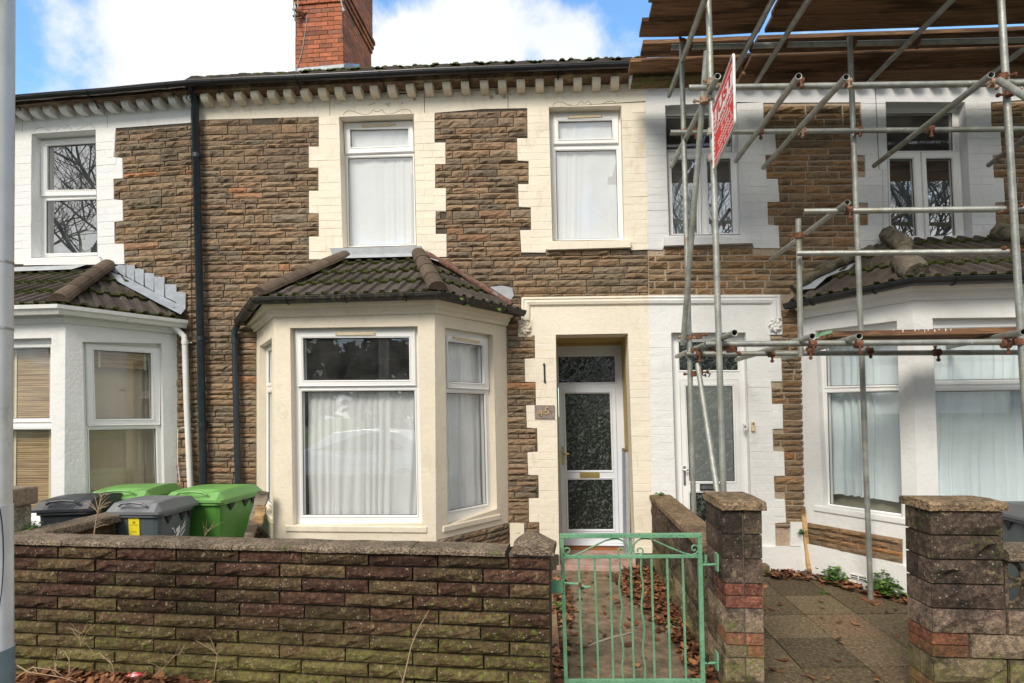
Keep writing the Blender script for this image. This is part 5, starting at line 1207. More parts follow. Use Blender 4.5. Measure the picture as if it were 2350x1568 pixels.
flash(H45, F('A11', (2150,1075),(2250,1060),(2350,1080),(2370,1150),(2340,1200),(2270,1150),(2200,1110)), 'render_g', 'cement_patch', .034)
# 47: mortar flaunching over the hips and the wall line
fillet(H47, [FP.pt(*FP.px(c('A31', x, y)), .05) for x, y in ((215,1090),(330,1010),(480,920),(640,850),(800,800),(930,740))], .075, 'flaunch', seed=4)
band3(H47, [[FP.pt(*FP.px(c('A31', x, y)), .06) for x, y in ((235,1110),(420,1010),(560,940),(700,880),(820,845))], [FP.pt(*FP.px(c('A31', x, y)), .16) for x, y in ((370,1110),(480,1010),(600,960),(740,925),(830,905))]], 'lead', 'lead_flashing')
fillet(H47, [r7[0]+V3((.03, .0, .05)), r7[0]+V3((.08, .28, .24)), r7[4]+V3((-.04, -.45, -.16)), r7[4]+V3((0, -.1, .06))], .115, 'flaunch', 'hip_mortar', 7)
fillet(H47, [r7[1]+V3((0, .0, .05)), r7[5]+V3((0, -.1, .05))], .11, 'flaunch', 'hip_mortar', 9)
# ================================================================== pipes and cables on the wall
def pipe(name, label, pts, r, mat, cat='downpipe', collars=(), group=None):
    t = thing(name, label, cat, tuple(pts[-1]), group); m = MB(); m.tube(pts, r, 14); m.obj('pipe', M_[mat], t, smooth=True)
    for p in collars:
        q = V3(p); m = MB(); m.tube([q+V3((0, 0, .025)), q-V3((0, 0, .025))], r*1.18, 14); m.tube([q+V3((-r*1.9, .05, 0)), q+V3((r*1.9, .05, 0))], .008, 5); m.obj('pipe_clip', M_[mat], t)
    return t
fy = lambda k, x, y, d=.09: FP.pt(*FP.px(c(k, x, y), d), d)
a, b = fy('A00', 1790, 775, .10), fy('A02', 1875, 1560, .10); b2 = b+(b-a)*((b.z-.0)/(a.z-b.z)); b2.z = 0.
pipe('downpipe', 'long charcoal downpipe running from the main gutter between the white and cream houses', [a+V3((0, -.17, -.06)), a+V3((0, -.10, -.10)), a+V3((0, 0, -.16)), b2], .043, 'pipe_b', collars=[a+(b-a)*.17, a+(b-a)*.60, a+(b-a)*.8])
bot = fy('U2', 1985, 600); 
pipe('downpipe', 'dark downpipe with a leafy swan neck at the left of the cream bay', [V3((P5[0].x+.03, D-.16, EZ-.07)), fy('A11', -150, 1370, .12)+V3((0, 0, 0)), fy('R4', 1345, 490), fy('R4', 1347, 530), fy('R4', 1350, 700), V3((fy('R4', 1350, 700).x+.06, D-.09, 0))], .036, 'pipe_b', collars=[fy('R4', 1348, 545)])
p3s = fy('A01', 1605, 1370, .14)
pipe('downpipe', 'white plastic downpipe with a swan neck at the right of the white bay', [p3s, fy('A01', 1605, 1440, .13), fy('A01', 1640, 1475, .10), fy('A01', 1690, 1520), fy('A02', 1697, 20), fy('A02', 1715, 600), fy('A02', 1745, 1280), V3((fy('A02', 1745, 1280).x+.06, D-.09, 0))], .034, 'pipe_w', collars=[fy('A02', 1698, 10), fy('A01', 1605, 1400, .14)])
def cable(label, pts, r=.004, mat='black', name='cable'):
    m = MB(); m.tube(pts, r, 5); return tag(m.obj(name, M_[mat]), label, 'cable')
cable('loop of thin dark cable wound round the top of the long charcoal downpipe', [fy('A00', 1920, 735, .3), fy('A00', 1850, 745, .28), fy('A00', 1790, 800, .22), fy('A00', 1720, 870, .16), fy('A00', 1710, 910, .16), fy('A00', 1760, 950, .16), fy('A00', 1740, 900, .18), fy('A00', 1800, 800, .2), fy('A00', 1880, 740, .25)], .005)
cable('thin black cable running down the stone left of the charcoal downpipe', [fy('A00', 1755, 950, .05), fy('A00', 1752, 1300, .05), fy('A01', 1765, 100, .05), fy('A01', 1750, 600, .05), fy('A01', 1762, 1100, .05), fy('A02', 1765, 150, .05), fy('A02', 1795, 240, .05), fy('A02', 1810, 500, .05), fy('A02', 1825, 780, .05), fy('A02', 1780, 805, .05)])
cable('white cable clipped to the right edge of the white bay', [fy('A02', 1780, 806, .05), fy('A02', 1680, 790, .05), fy('A02', 1632, 800, .05), fy('A02', 1630, 1100, .05), fy('A02', 1650, 1290, .05)], .005, 'pipe_w')
cable('second thin cable hanging beside the charcoal downpipe', [fy('A00', 1765, 950, .045), fy('A01', 1758, 500, .045), fy('A01', 1752, 1000, .045), fy('A01', 1757, 1567, .045)], .003)

# weathering lines on the cream eaves band: ashlar joints, open cracks and lost paint
def crack(pts, k, w, H=H45, mat='groove', d=.0115, nm='joint_line'):
    P = [FP.pt(*FP.px(c(k, x, y)), d) for x, y in pts]; m = MB(); m.tube(P, w, 4); m.obj(nm, M_[mat], H)
crack([(905,545),(907,650)], 'R2', .004, mat='joint_g'); crack([(1385,515),(1384,625)], 'R2', .004); crack([(363,560),(365,672)], 'R2', .003); crack([(760,541),(800,540),(868,535)], 'R2', .008, mat='black', nm='open_crack'); crack([(868,538),(1190,522),(1380,512)], 'R2', .003); crack([(0,575),(300,566),(560,550),(760,541)], 'R2', .0025)
crack([(680,602),(700,600),(708,598)], 'R2', .004, mat='stonepatch' if False else 'joint_g', nm='flaked_paint'); crack([(585,608),(610,600),(622,590)], 'R2', .003, mat='joint_g', nm='flaked_paint'); crack([(400,560),(390,600),(430,598)], 'R2', .0025, nm='flaked_paint')
M_['barepatch'] = plain('bare_stone_patch', (.42, .33, .25), .9, var=.2)
rnd = random.Random(12)
for x, y, r in ((850,575,.03),(1140,545,.05),(1250,540,.05),(1330,530,.07),(1290,560,.04),(1365,560,.035),(870,490,.05),(780,595,.018),(700,610,.018),(680,500,.03),(2050,432,.035),(1400,545,.02),(1090,490,.03)):
    u, v = FP.px(c('R2', x, y)); P = [(u+math.cos(a*.5236)*r*rnd.uniform(.35, 1.1), v+math.sin(a*.5236)*r*.6*rnd.uniform(.35, 1.1)) for a in range(12)]; m = MB(); FP.plate(m, P, (), .0125, .009); m.obj('flaked_paint', M_['barepatch'], H45)
crack([(265,1040),(60,1045)], 'A00', .003, H43, 'groove_g'); crack([(990,1060),(993,1180)], 'A00', .003, H43, 'groove_g'); crack([(215,1060),(212,1235)], 'A00', .003, H43, 'groove_g'); crack([(978,830),(985,1000),(1010,1560)], 'A30', .0035, H47, 'black', .019); crack([(1045,0),(1048,600)], 'A31', .003, H47, 'groove_g', .019)
# ================================================================== front garden wall of number 45
WP = Plane((-4.02, 3.625), (-.055, 3.45)); WT = .002
gwall = thing('garden_wall', 'dark mossy split faced block garden wall in front of the cream house', 'wall', (-2, 3.55, 0))
WLn = 3.925
m = MB(); WP.box(m, .0, WLn-.006, -.05, .925, -.20, -.010); m.obj('core', M_['joint'], gwall)
items = []; zr = [-.03]+[.055+.0868*i for i in range(11)]; WTt = Tilt(-.004, 2)
alt = [0]
def wb(u0, u1, z0, z1):
    a, mb = rock(WP, WTt, u0, u1, z0, z1, .034, .013, -.012, .003); alt[0] += 1
    mb.t = [(t[0], (.22 if alt[0] % 2 else .66)+random.uniform(-.22, .22), 0, 1) for t in mb.t]; items.append((a, mb))
for k, (z0, z1) in enumerate(zip(zr, zr[1:])):
    u = 0; first = True
    while u < WLn-.02:
        w = .443*(1+random.uniform(-.012, .012))
        if first: w = (.12 if k % 2 == 0 else .405)*1.0; first = False
        if WLn-(u+w) < .10: w = WLn-u
        wb(u+.005, u+w-.006, z0+.011, z1-.005); u += w
emit(items, 'brick', M_['wallblock'], gwall)
def roughcap(pl, u0, u1, v0, v1, d0, d1, name, mat, parent, seed, ch=.018, amp=.006, nx=10):
    """coping stone: section with a rounded front arris, surface uneven"""
    m = MB(); prof = [(d1, v0), (d1, v1-ch*1.2), (d1-ch*.35, v1-ch*.4), (d1-ch*1.2, v1), ((d0+d1)/2, v1+.006), (d0+ch, v1), (d0, v1-ch), (d0, v0)]
    P = []; k = len(prof)
    for i in range(nx+1):
        u = u0+(u1-u0)*i/nx
        for d, v in prof: P.append(pl.pt(u, v+noise.noise(V3((u*9, v*9, seed)))*amp, d+noise.noise(V3((u*11, d*9, seed+3)))*amp))
    m.add(P, [(i*k+j, (i+1)*k+j, (i+1)*k+(j+1) % k, i*k+(j+1) % k) for i in range(nx) for j in range(k)]+[tuple(range(k)), tuple(nx*k+j for j in range(k))[::-1]])
    return m.obj(name, M_[mat], parent)
cu = [-.05, .62, 1.24, 1.87, 2.46, 3.06, 3.66]
for i, (a, b) in enumerate(zip(cu, cu[1:])): roughcap(WP, a+.003, b-.003, .927, .958, -.19, .045, 'coping_stone', 'coping', gwall, i, .012)
# loose pyramid cap on the right end
cap = MB(); u0, u1, zc0 = 3.70, 3.955, .948; P = []
for (fu, fd, z) in ((0,0,0),(.5,0,.0),(1,0,0),(1,.5,0),(1,1,0),(.5,1,0),(0,1,0),(0,.5,0),(.02,.03,.045),(.5,-.01,.05),(1.0,.02,.03),(.99,.5,.045),(.97,.97,.04),(.5,1,.05),(.03,.97,.05),(0,.5,.05),(.25,.3,.09),(.5,.3,.105),(.75,.35,.075),(.5,.6,.10)):
    P.append(WP.pt(u0+(u1-u0)*fu, zc0+z+random.uniform(-.006, .006), -.19+.25*fd))
ff = [(7,6,5,4,3,2,1,0)]+[(i, (i+1) % 8, 8+(i+1) % 8, 8+i) for i in range(8)]+[(8,9,17,16),(9,10,18,17),(10,11,18),(11,12,19,18),(12,13,19),(13,14,16,19),(14,15,16),(15,8,16),(16,17,19),(17,18,19)]
cap.add(P, ff); tag(cap.obj('capping_stone', M_['coping'], None), 'rough pyramid capping stone loose on the right end of the mossy wall', 'capping stone')
m = MB(); WP.box(m, 3.68, 3.93, .9255, .944, -.19, .03); m.obj('mortar_bed', M_['joint_g'], gwall)
# side wall running back between the two front gardens
SP = Plane((-4.0, 3.80), (-4.0, 6.45)); swall = thing('garden_wall', 'low dark side wall running back behind the grey bin between the gardens', 'wall', (-4.0, 5, 0))
SR = Plane((-3.93, 3.82), (-3.93, 6.40))   # faces the cream garden (+X)
m = MB(); m.box(-4.11, -3.94, 3.83, 6.4, -.05, .88); m.obj('core', M_['joint'], swall)
items = []; PR_ = Plane((-3.94, 3.84), (-3.94, 6.4))
courses(NT, [[(0, 0), (2.5, 0), (2.5, .88), (0, .88)]], [], [0, .88], (.0876, .0876), (.44, .44), lambda a, b, e, f: items.append(rock(PR_, NT, a, b, e, f, .015, .008, -.005)), .012)
emit(items, 'brick', M_['wallblock'], swall)
for i in range(4): 
    o = roughcap(SP, .02+.64*i, .64*(i+1)+.01, .885, .95, -.14 if False else -.09, .14, 'coping_stone', 'coping', swall, 20+i)
# neighbour's pebble dashed wall end
xr = onY(82, 1150, 4.03).x; nb = thing('garden_wall', 'pale pebble dashed garden wall end with a concrete cap at the far left behind the lamp post', 'wall', (xr-.5, 3.9, 0))
m = MB(); m.box(xr-1.6, xr-.02, 3.80, 4.02, -.05, 1.13); m.obj('body', M_['dash'] if 'dash' in M_ else agg_mat('pebble_dash', (.22, .19, .14), (.38, .34, .27), (.50, .46, .38), 90, .35), nb, bevel=.01)
m = MB(); m.box(xr-1.63, xr+.01, 3.77, 4.05, 1.132, 1.27); m.obj('cap', M_['grit'], nb, bevel=.02)
# ================================================================== gate
GP = Plane((0, 3.64), (1, 3.64)); G = lambda x, y: GP.px(c('S6', x, y)); GT = lambda x, y, d=0: GP.pt(*G(x, y), d)
gate = thing('garden_gate', 'pale green painted iron garden gate with scrolls and two wavy bars', 'gate', (.4, 3.64, .1))
def bar(a, b, w=.022, nm='bar', d=.011, par_=None):
    m = MB(); A, B = GT(*a), GT(*b); dr_ = (B-A).normalized(); s_ = dr_.cross(V3((0, -1, 0))).normalized()*w/2; n = V3((0, -d, 0))
    m.hexa([A-s_-n, A+s_-n, B+s_-n, B-s_-n, A-s_+n, A+s_+n, B+s_+n, B-s_+n]); return m.obj(nm, M_['gate'], par_ or gate, bevel=.002)
bar((207,413), (1315,408), .026, 'top_rail', .016); bar((222,400), (257,1568), .024, 'stile', .013); bar((1302,402), (1330,1568), .026, 'stile', .014)
bar((232,578), (1302,572), .020, 'middle_rail', .010); bar((250,1550), (1328,1548), .022, 'bottom_rail', .010); bar((760,425), (765,572), .018, 'bar', .009)
for a, b in ((355,385),(480,512),(600,628),(762,790),(925,952),(1048,1075),(1170,1198)): bar((a, 588), (b, 1543), .0135, 'bar', .006)
for a, b, s_ in ((675,705,1),(845,875,-1)):
    m = MB(); pts = []
    for i in range(41):
        t = i/40; x = a+(b-a)*t; off = 0
        if t > .03: off = 9*math.sin((t*3.0+.1)*2*math.pi*.95)*s_*min(1, t*6)*min(1, (1-t)*8)
        pts.append(GT(x+off, 590+(1543-590)*t))
    m.tube(pts, .0068, 6); m.obj('wavy_bar', M_['gate'], gate)
def scroll(cx_, cy_, r0, a0, turns, dirn):
    return [(cx_+math.cos(a0+dirn*t*turns*2*math.pi)*r0*(1-.62*t)*1.0, cy_+math.sin(a0+dirn*t*turns*2*math.pi)*r0*(1-.62*t)) for t in [i/16 for i in range(17)]]
for pts in (scroll(268,530,30,2.3,.95,1)[::-1]+[(262,560),(290,572),(340,560),(450,505),(560,452),(620,436),(660,436),(700,450),(735,485),(742,515),(735,545),(712,566),(686,562)]+scroll(692,530,33,1.7,.85,1),
            scroll(832,530,33,1.4,.85,-1)[::-1]+[(838,562),(812,566),(788,545),(778,515),(786,485),(815,450),(850,436),(880,434),(930,440),(1060,500),(1180,548),(1240,562),(1275,552),(1293,525)]+scroll(1262,512,30,-.2,.9,-1)):
    m = MB(); m.tube([GT(x, y) for x, y in pts], .0055, 6); m.obj('scroll', M_['gate'], gate)
m = MB(); m.box(G(120,750)[0], G(233,750)[0], 3.615, 3.622, G(120,855)[1], G(120,752)[1]); m.obj('latch_plate', M_['gate'], gate, bevel=.003)
m = MB(); m.tube([GT(245,775,.02), GT(365,783,.025), GT(385,790,.04), GT(410,798,.05), GT(445,793,.05)], [.008,.010,.008,.009,.006], 6); m.obj('latch_bar', M_['gate'], gate)
m = MB(); m.tube([GT(365,783,.02), GT(365,783,.045)], .012, 8); m.obj('latch_bolt', M_['rust'], gate)
for y0, y1, xm in ((562,640,1352),(1345,1412,1365)):
    t = thing('gate_hinge', 'upper green gate hinge pin on the block pillar' if y0 < 900 else 'lower green gate hinge pin on the block pillar', 'hinge', tuple(GT(xm+60, y1)), 'gate hinges')
    m = MB(); m.tube([GT(xm, y0), GT(xm, y1)], .008, 6); m.obj('pin', M_['gate' if y0 < 900 else 'black'], t)
    m = MB(); m.tube([GT(1322, y1), GT(1432, y1-3)], .008, 6); m.obj('arm', M_['gate'], t)
    m = MB(); p = GT(1432, y1); m.box(p.x-.003, p.x+.007, 3.60, 3.66, p.z-.03, p.z+.075); m.obj('plate', M_['gate'], t)
# ================================================================== block pillar and dividing wall between 45 and 47
pil = thing('gate_pillar', 'brown block gate pillar with red brick courses right of the green gate', 'gate pillar', (1.1, 3.85, 0))
px0, px1, py0, py1, pt_ = .985, 1.208, 3.66, 4.10, 1.178
m = MB(); m.box(px0+.012, px1-.012, py0+.012, py1-.012, -.05, pt_-.001); m.obj('core', M_['joint_g'], pil)
hs = ['b','b','b','r','r','b','r','r','b','r']; z = pt_; PF_ = Plane((px0, py0), (px1, py0)); PS_ = Plane((px0, py1), (px0, py0)); PE_ = Plane((px1, py0), (px1, py1))
bi, ri = [], []
def addb(lst, pl, a, b, e, f, pr, ro, g=None):
    ar, mb = rock(pl, NT, a, b, e, f, pr, ro, -.015, .0015)
    if g is not None: mb.t = [(t[0], g, 0, 1) for t in mb.t]
    lst.append((ar, mb))
for i, k in enumerate(hs):
    h = .152 if k == 'b' else .0765; z0 = z-h; g = .18+.75*(i/9)+random.uniform(-.1, .1); g = .12 if i == 0 else (.3 if i < 3 else .85)
    if k == 'b' or i in (3, 4) :
        pass
    lst = bi if k == 'b' else ri
    if k == 'b': addb(lst, PF_, .001, .107, z0+.005, z-.004, .004, .003, g); addb(lst, PF_, .117, .222, z0+.005, z-.004, .004, .003, g+.1)
    elif i == 4: addb(ri, PF_, .001, .222, z0+.005, z-.004, .003, .002)
    elif i == 7: addb(bi, PF_, .001, .120, z0+.005, z-.004, .003, .002, .7); addb(ri, PF_, .13, .222, z0+.005, z-.004, .003, .002)
    else: addb(lst, PF_, .001, .107, z0+.005, z-.004, .003, .002); addb(lst, PF_, .117, .222, z0+.005, z-.004, .003, .002)
    if k == 'b': addb(bi, PS_, .002, .438, z0+.005, z-.004, .014, .008, g)
    else: addb(ri if i in (3,4,6) else bi, PS_, .22, .438, z0+.005, z-.004, .004, .003); addb(bi, PS_, .002, .212, z0+.005, z-.004, .010, .006, .4)
    addb(bi, PE_, .002, .438, z0+.005, z-.004, .008, .005, g); z = z0
emit(bi, 'block', M_['pillarblock'], pil); emit(ri, 'brick', M_['redbrick'], pil)
roughcap(PF_, -.02, .248, pt_+.001, pt_+.052, -.47, .028, 'cap', 'coping_o', pil, 4, .02, .004)
div = thing('dividing_wall', 'dark block dividing wall with orange tinged coping running back from the gate pillar to the doors', 'wall', (1.06, 5.3, 0))
DP = Plane((.972, D-.03), (.972, 4.105)); m = MB(); m.box(.985, 1.16, 4.11, D-.04, -.05, .81); m.obj('core', M_['joint'], div)
items = []; wz = [0, .02, .17, .322, .474, .626, .81]
for k, (z0, z1) in enumerate(zip(wz, wz[1:])):
    u = -.22*(k % 2)
    while u < DP.L-.02:
        a, b = max(u, 0), min(u+.44, DP.L)
        if b-a > .03: addb(items, DP, a+.005, b-.005, z0+.005, z1-.005, .018, .012, random.uniform(.05, .5) if k > 2 else random.uniform(.3, .9))
        u += .445
emit(items, 'block', M_['pillarblock'], div)
DQ = Plane((1.165, 4.11), (1.165, D-.03)); items = []
courses(NT, [[(0, 0), (DQ.L, 0), (DQ.L, .81), (0, .81)]], [], [0, .81], (.152, .152), (.44, .44), lambda a, b, e, f: items.append(rock(DQ, NT, a, b, e, f, .012, .008, -.01)), .01)
emit(items, 'block', M_['pillarblock'], div)
for i in range(5):
    a = .0+i*DP.L/5; roughcap(DP, a+.002, a+DP.L/5-.002, .812, .862, -.215, .03, 'coping_stone', 'coping_o', div, 30+i, .014, .004)
m = MB()
for i in range(12): a = DP.pt(.05+random.uniform(0, .12), .87, -.02-random.uniform(0, .1)); m.tint = (random.random(), 0, 0, 1); w = random.uniform(.012, .025); m.add([a+V3((-w, 0, .01)), a+V3((0, -w, .02)), a+V3((w, 0, .015)), a+V3((0, w, .03))], [(0, 1, 2, 3)])
kind(m.obj('moss', M_['weed']), 'stuff')
# ================================================================== right hand pillar and pierced wall
rp = thing('gate_pillar', 'dark stained split faced block pillar with a flat cap in front of the right bay', 'gate pillar', (2.37, 3.74, 0))
qx0, qx1, qy0, qy1, qt = 2.17, 2.575, 3.63, 3.87, 1.188
m = MB(); m.box(qx0+.012, qx1-.012, qy0+.012, qy1-.012, -.05, qt-.001); m.obj('core', M_['joint'], rp)
QF = Plane((qx0, qy0), (qx1, qy0)); QS = Plane((qx0, qy1), (qx0, qy0)); bi, ri = [], []; z = qt
for i in range(9):
    z0 = z-.1455; g = (.08, .1, .15, .3, .5, .6, .7, .8, .8)[i]
    if i == 5:
        for j in range(2): addb(ri, QF, .001, .20, z0+.004+.0727*j, z0+.069+.0727*j, .004, .003); addb(ri, QS, .002, .115, z0+.004+.0727*j, z0+.069+.0727*j, .003, .002); addb(ri, QS, .123, .238, z0+.004+.0727*j, z0+.069+.0727*j, .003, .002)
        addb(bi, QF, .215, .64, z0+.005, z-.006, .022, .018, .75)
    elif i == 7:
        addb(bi, QF, .002, .30, z0+.005, z-.006, .02, .016, g); addb(ri, QS, .002, .238, z0+.004, z0+.069, .003, .002); addb(ri, QS, .002, .238, z0+.0767, z-.004, .003, .002)
    else:
        addb(bi, QF, .002, .403, z0+.005, z-.006, .024, .020, g); addb(bi, QS, .002, .110, z0+.005, z-.006, .004, .004, g+.15); addb(bi, QS, .124, .238, z0+.005, z-.006, .004, .004, g+.2)
    z = z0
emit(bi, 'block', M_['pillarblock'], rp); emit(ri, 'brick', M_['redbrick'], rp)
roughcap(QF, -.015, .425, qt+.001, qt+.05, -.28, .03, 'cap', 'coping_o', rp, 8, .012, .003)
rw = thing('garden_wall', 'low block wall with a pierced leaf pattern screen block at the far right', 'wall', (3.2, 3.75, 0))
m = MB(); m.box(2.59, 4.4, 3.66, 3.84, -.05, .60); m.obj('core', M_['joint'], rw); bi = []
for k, (z0, z1) in enumerate(((.02, .165), (.165, .31), (.31, .455), (.455, .60))):
    u = .42+(.22 if k == 2 else 0) if k != 2 else .65
    while u < 2.2: addb(bi, QF, u+.006, u+.40, z0+.005, z1-.006, .016, .016, random.uniform(.5, .9)); u += .41
emit(bi, 'block', M_['pillarblock'], rw)
for i in range(3):
    ox = .435+i*.30; m = MB(); t_ = .020; s_ = .285; z0 = .605
    for (a, b, e, f) in ((0, s_, 0, t_), (0, s_, s_-t_, s_), (0, t_, t_, s_-t_), (s_-t_, s_, t_, s_-t_)): QF.box(m, ox+a, ox+b, z0+e, z0+f, -.12, -.03)
    cxm, czm = ox+s_/2, z0+s_/2
    for q in range(4):
        a0 = q*math.pi/2
        for sg in (1, -1):
            pts = []
            for t in range(9):
                e = t/8; rr_ = .015+e*.165; off = sg*.045*math.sin(math.pi*e); an = a0+math.pi/4
                pts.append(QF.pt(cxm+math.cos(an)*rr_-math.sin(an)*off, czm+math.sin(an)*rr_+math.cos(an)*off, -.075))
            m.tube(pts, .013, 6)
    m.tube([QF.pt(cxm, czm, -.11), QF.pt(cxm, czm, -.04)], .03, 10); m.obj('screen_block', M_['pillarblock'], rw)
roughcap(QF, .425, 2.0, .893, .955, -.24, .02, 'coping_stone', 'coping', rw, 9)
# ================================================================== paving of number 47
fc = kind((lambda m: (m.box(1.17, 7.5, 3.622, D+.02, -.25, -.022), m.obj('forecourt', M_['joint_g']))[1])(MB()), 'structure')
k = 0
for i in range(-1, 11):
    for j in range(-1, 6):
        X0 = 1.62+.462*(i-1); y_ = lambda x, jj: 5.745-.515*jj+(x-2)*.10
        a, b = X0+.005, X0+.457; q = [(a, y_(a, j+1)+.005), (b, y_(b, j+1)+.005), (b, y_(b, j)-.005), (a, y_(a, j)-.005)]
        q = [(max(1.175, min(7.4, x)), max(3.63, min(D-.005, y))) for x, y in q]
        if q[1][0]-q[0][0] < .05 or q[2][1]-q[1][1] < .05: continue
        m = MB(); m.tint = rt(); z1 = random.uniform(-.004, .004); zs = [z1+random.uniform(-.002, .002) for _ in range(4)]
        m.hexa([(x, y, -.03) for x, y in q][::1]+[(x, y, z) for (x, y), z in zip(q, zs)]); m.obj('paving_slab', M_['slab'], fc)
# edging along the path of 45, door sill chalk line
m = MB(); A = [onZ(*c('S6', x, y), 0) for x, y in ((135,860),(178,1000),(215,1470),(130,1470))]; m.add([a+V3((0, 0, .0)) for a in A]+[a+V3((0, 0, .05)) for a in A], [(0,1,2,3),(4,5,6,7),(0,1,5,4),(1,2,6,5),(2,3,7,6),(3,0,4,7)]); tag(m.obj('edging_board', plain('brown_edging', (.22, .12, .07), .9, var=.3, scale=20, dirt=(.26, .22, .12), dirts=(.5, .65, 6))), 'reddish brown edging board on the ground between the wall end and the gate', 'edging board')
m = MB(); P = [onZ(*c('S6', x, y), .003) for x, y in ((415,1285),(470,1250),(520,1232),(600,1205),(700,1182),(770,1165),(770,1172),(700,1192),(600,1218),(520,1246),(470,1264))]; m.add(P, [tuple(range(len(P)))]); kind(m.obj('path_marking', plain('chalky_scrape', (.42, .36, .29), .9, var=.35, scale=60)), 'structure')
# ================================================================== wheelie bins
def wheelie(label, x, y, w, dp, h, rot, mb, ml, group, logo=False, lab=False, gusset=True, tilt=0):
    t = thing('wheelie_bin', label, 'wheelie bin', (0, 0, 0), group); m = MB(); rz = h*.90; n = 4
    tp = [(-w/2*.93, -dp/2*.93), (w/2*.93, -dp/2*.93), (w/2*.93, dp/2*.93), (-w/2*.93, dp/2*.93)]; bt = [(a*.82, b_*.78+dp*.02) for a, b_ in tp]
    def rr(P, r=.05):
        o = []
        for i in range(4):
            p0, p1, p2 = V3((*P[i-1], 0)), V3((*P[i], 0)), V3((*P[(i+1) % 4], 0)); e1 = (p0-p1).normalized()*r; e2 = (p2-p1).normalized()*r
            o += [p1+e1, p1+(e1+e2)*.3, p1+e2]
        return o
    rings = [[V3((p.x, p.y, z)) for p in rr(P, .05)] for P, z in ((bt, .08), ([(a+(c_-a)*.5, b_+(d_-b_)*.5) for (a, b_), (c_, d_) in zip(bt, tp)], .5*rz), (tp, rz))]
    k = 12; m.add([p for r in rings for p in r], [(i*k+j, i*k+(j+1) % k, (i+1)*k+(j+1) % k, (i+1)*k+j) for i in range(2) for j in range(k)]+[tuple(range(k))[::-1]])
    bo = m.obj('body', M_[mb], t, smooth=False)
    m = MB(); R = [(a*1.075, b_*1.075) for a, b_ in tp]; rg = [[V3((p.x, p.y, z)) for p in rr(P_, .06)] for P_, z in ((tp, rz-.055), (R, rz-.045), (R, rz), ([(a*.98, b_*.98) for a, b_ in R], rz+.002))]
    m.add([p for r in rg for p in r], [(i*k+j, i*k+(j+1) % k, (i+1)*k+(j+1) % k, (i+1)*k+j) for i in range(3) for j in range(k)]); m.obj('rim', M_[mb if mb != 'bin_green' else 'bin_lid'], t)
    # lid: shallow dome with a lip, an arched grip recess at the front edge
    m = MB(); NX, NY = 12, 12; P = []
    lw, ld = w*1.04, dp*1.04
    for j in range(NY+1):
        for i in range(NX+1):
            a, b_ = i/NX*2-1, j/NY*2-1; ed = max(abs(a), abs(b_))
            zz_ = rz+.012+.062*(1-max(0, (ed-.80)/.2)**1.6)*1.0+.035*(1-b_*b_)*.6
            if ed > .99: zz_ = rz+.006
            if b_ < -.60 and b_ > -.99 and abs(a) < .52: zz_ -= .050*(1-(a/.55)**2)
            sx = lw/2*(1-.05*max(0, 1-abs(b_))*0); P.append((a*sx, b_*ld/2, zz_))
    m.add(P, [(j*(NX+1)+i, j*(NX+1)+i+1, (j+1)*(NX+1)+i+1, (j+1)*(NX+1)+i) for j in range(NY) for i in range(NX)])
    e = [(x0, y0) for x0, y0 in ((-lw/2, -ld/2), (lw/2, -ld/2), (lw/2, ld/2), (-lw/2, ld/2))]
    for i in range(4):
        a, b_ = e[i], e[(i+1) % 4]; m.quad((*a, rz-.018), (*b_, rz-.018), (*b_, rz+.006), (*a, rz+.006))
    li = m.obj('lid', M_[ml], t, smooth=False)
    m = MB(); m.tube([(-w*.27, -dp*.515, rz+.055), (-w*.2, -dp*.52, rz+.078), (0, -dp*.53, rz+.088), (w*.2, -dp*.52, rz+.078), (w*.27, -dp*.515, rz+.055)], .012, 6); m.obj('grip', M_[ml], li)
    m = MB(); m.tube([(-w*.40, dp*.52, rz-.02), (-w*.36, dp*.56, rz+.03), (w*.36, dp*.56, rz+.03), (w*.40, dp*.52, rz-.02)], .017, 8); m.obj('handle', M_[mb], t)
    for s_ in (-1, 1):
        m = MB(); m.tube([(s_*w*.43, dp*.42, .10), (s_*w*.51, dp*.42, .10)], .10, 16); m.obj('wheel', M_['tyre'], t)
        if gusset:
            for yy in (-.22, .14, .34):
                m = MB(); xs = s_*w*.5*.945; m.add([(xs*1.0, dp*(yy-.075), rz-.055), (xs*1.0, dp*(yy+.075), rz-.055), (xs*.985-s_*.001, dp*yy, rz-.055-.075), (xs*1.055, dp*(yy-.075), rz-.054), (xs*1.055, dp*(yy+.075), rz-.054)], [(0,1,2),(3,4,2),(0,3,2),(1,4,2),(0,1,4,3)]); m.obj('gusset', M_['black'], bo)
    if lab:
        fr_ = lambda a, z: V3((a, -dp/2*(.93*(1-(rz-z)/rz*.19))-.004, z))
        m = MB(); m.quad(fr_(-.055, rz-.20), fr_(.045, rz-.215), fr_(.045, rz-.05), fr_(-.055, rz-.05)); s1 = m.obj('address_sticker', M_['label'], bo)
        MM = lambda u, z, s: Matrix(((1, 0, 0, u), (0, 0, -1, fr_(u, z).y-.003), (0, 1, 0, z), (0, 0, 0, 1)))
        text('45', .04, M_['ink'], MM(-.018, rz-.098, 1), None, 'numeral', .0003, width=.026, height=.018)
        nn = [o for o in COL.objects if o.name.startswith('numeral')][-1]; par(nn, s1)
        m = MB()
        for (a, b_, e_, f_) in ((-.043, .035, -.112, -.109), (-.025, .018, -.172, -.169)): m.quad(fr_(a, rz+e_), fr_(b_, rz+e_), fr_(b_, rz+f_), fr_(a, rz+f_)); m.v[-4:] = [(p[0], p[1]-.002, p[2]) for p in m.v[-4:]]
        kind(m.obj('small_print', M_['ink'], s1), 'stuff')
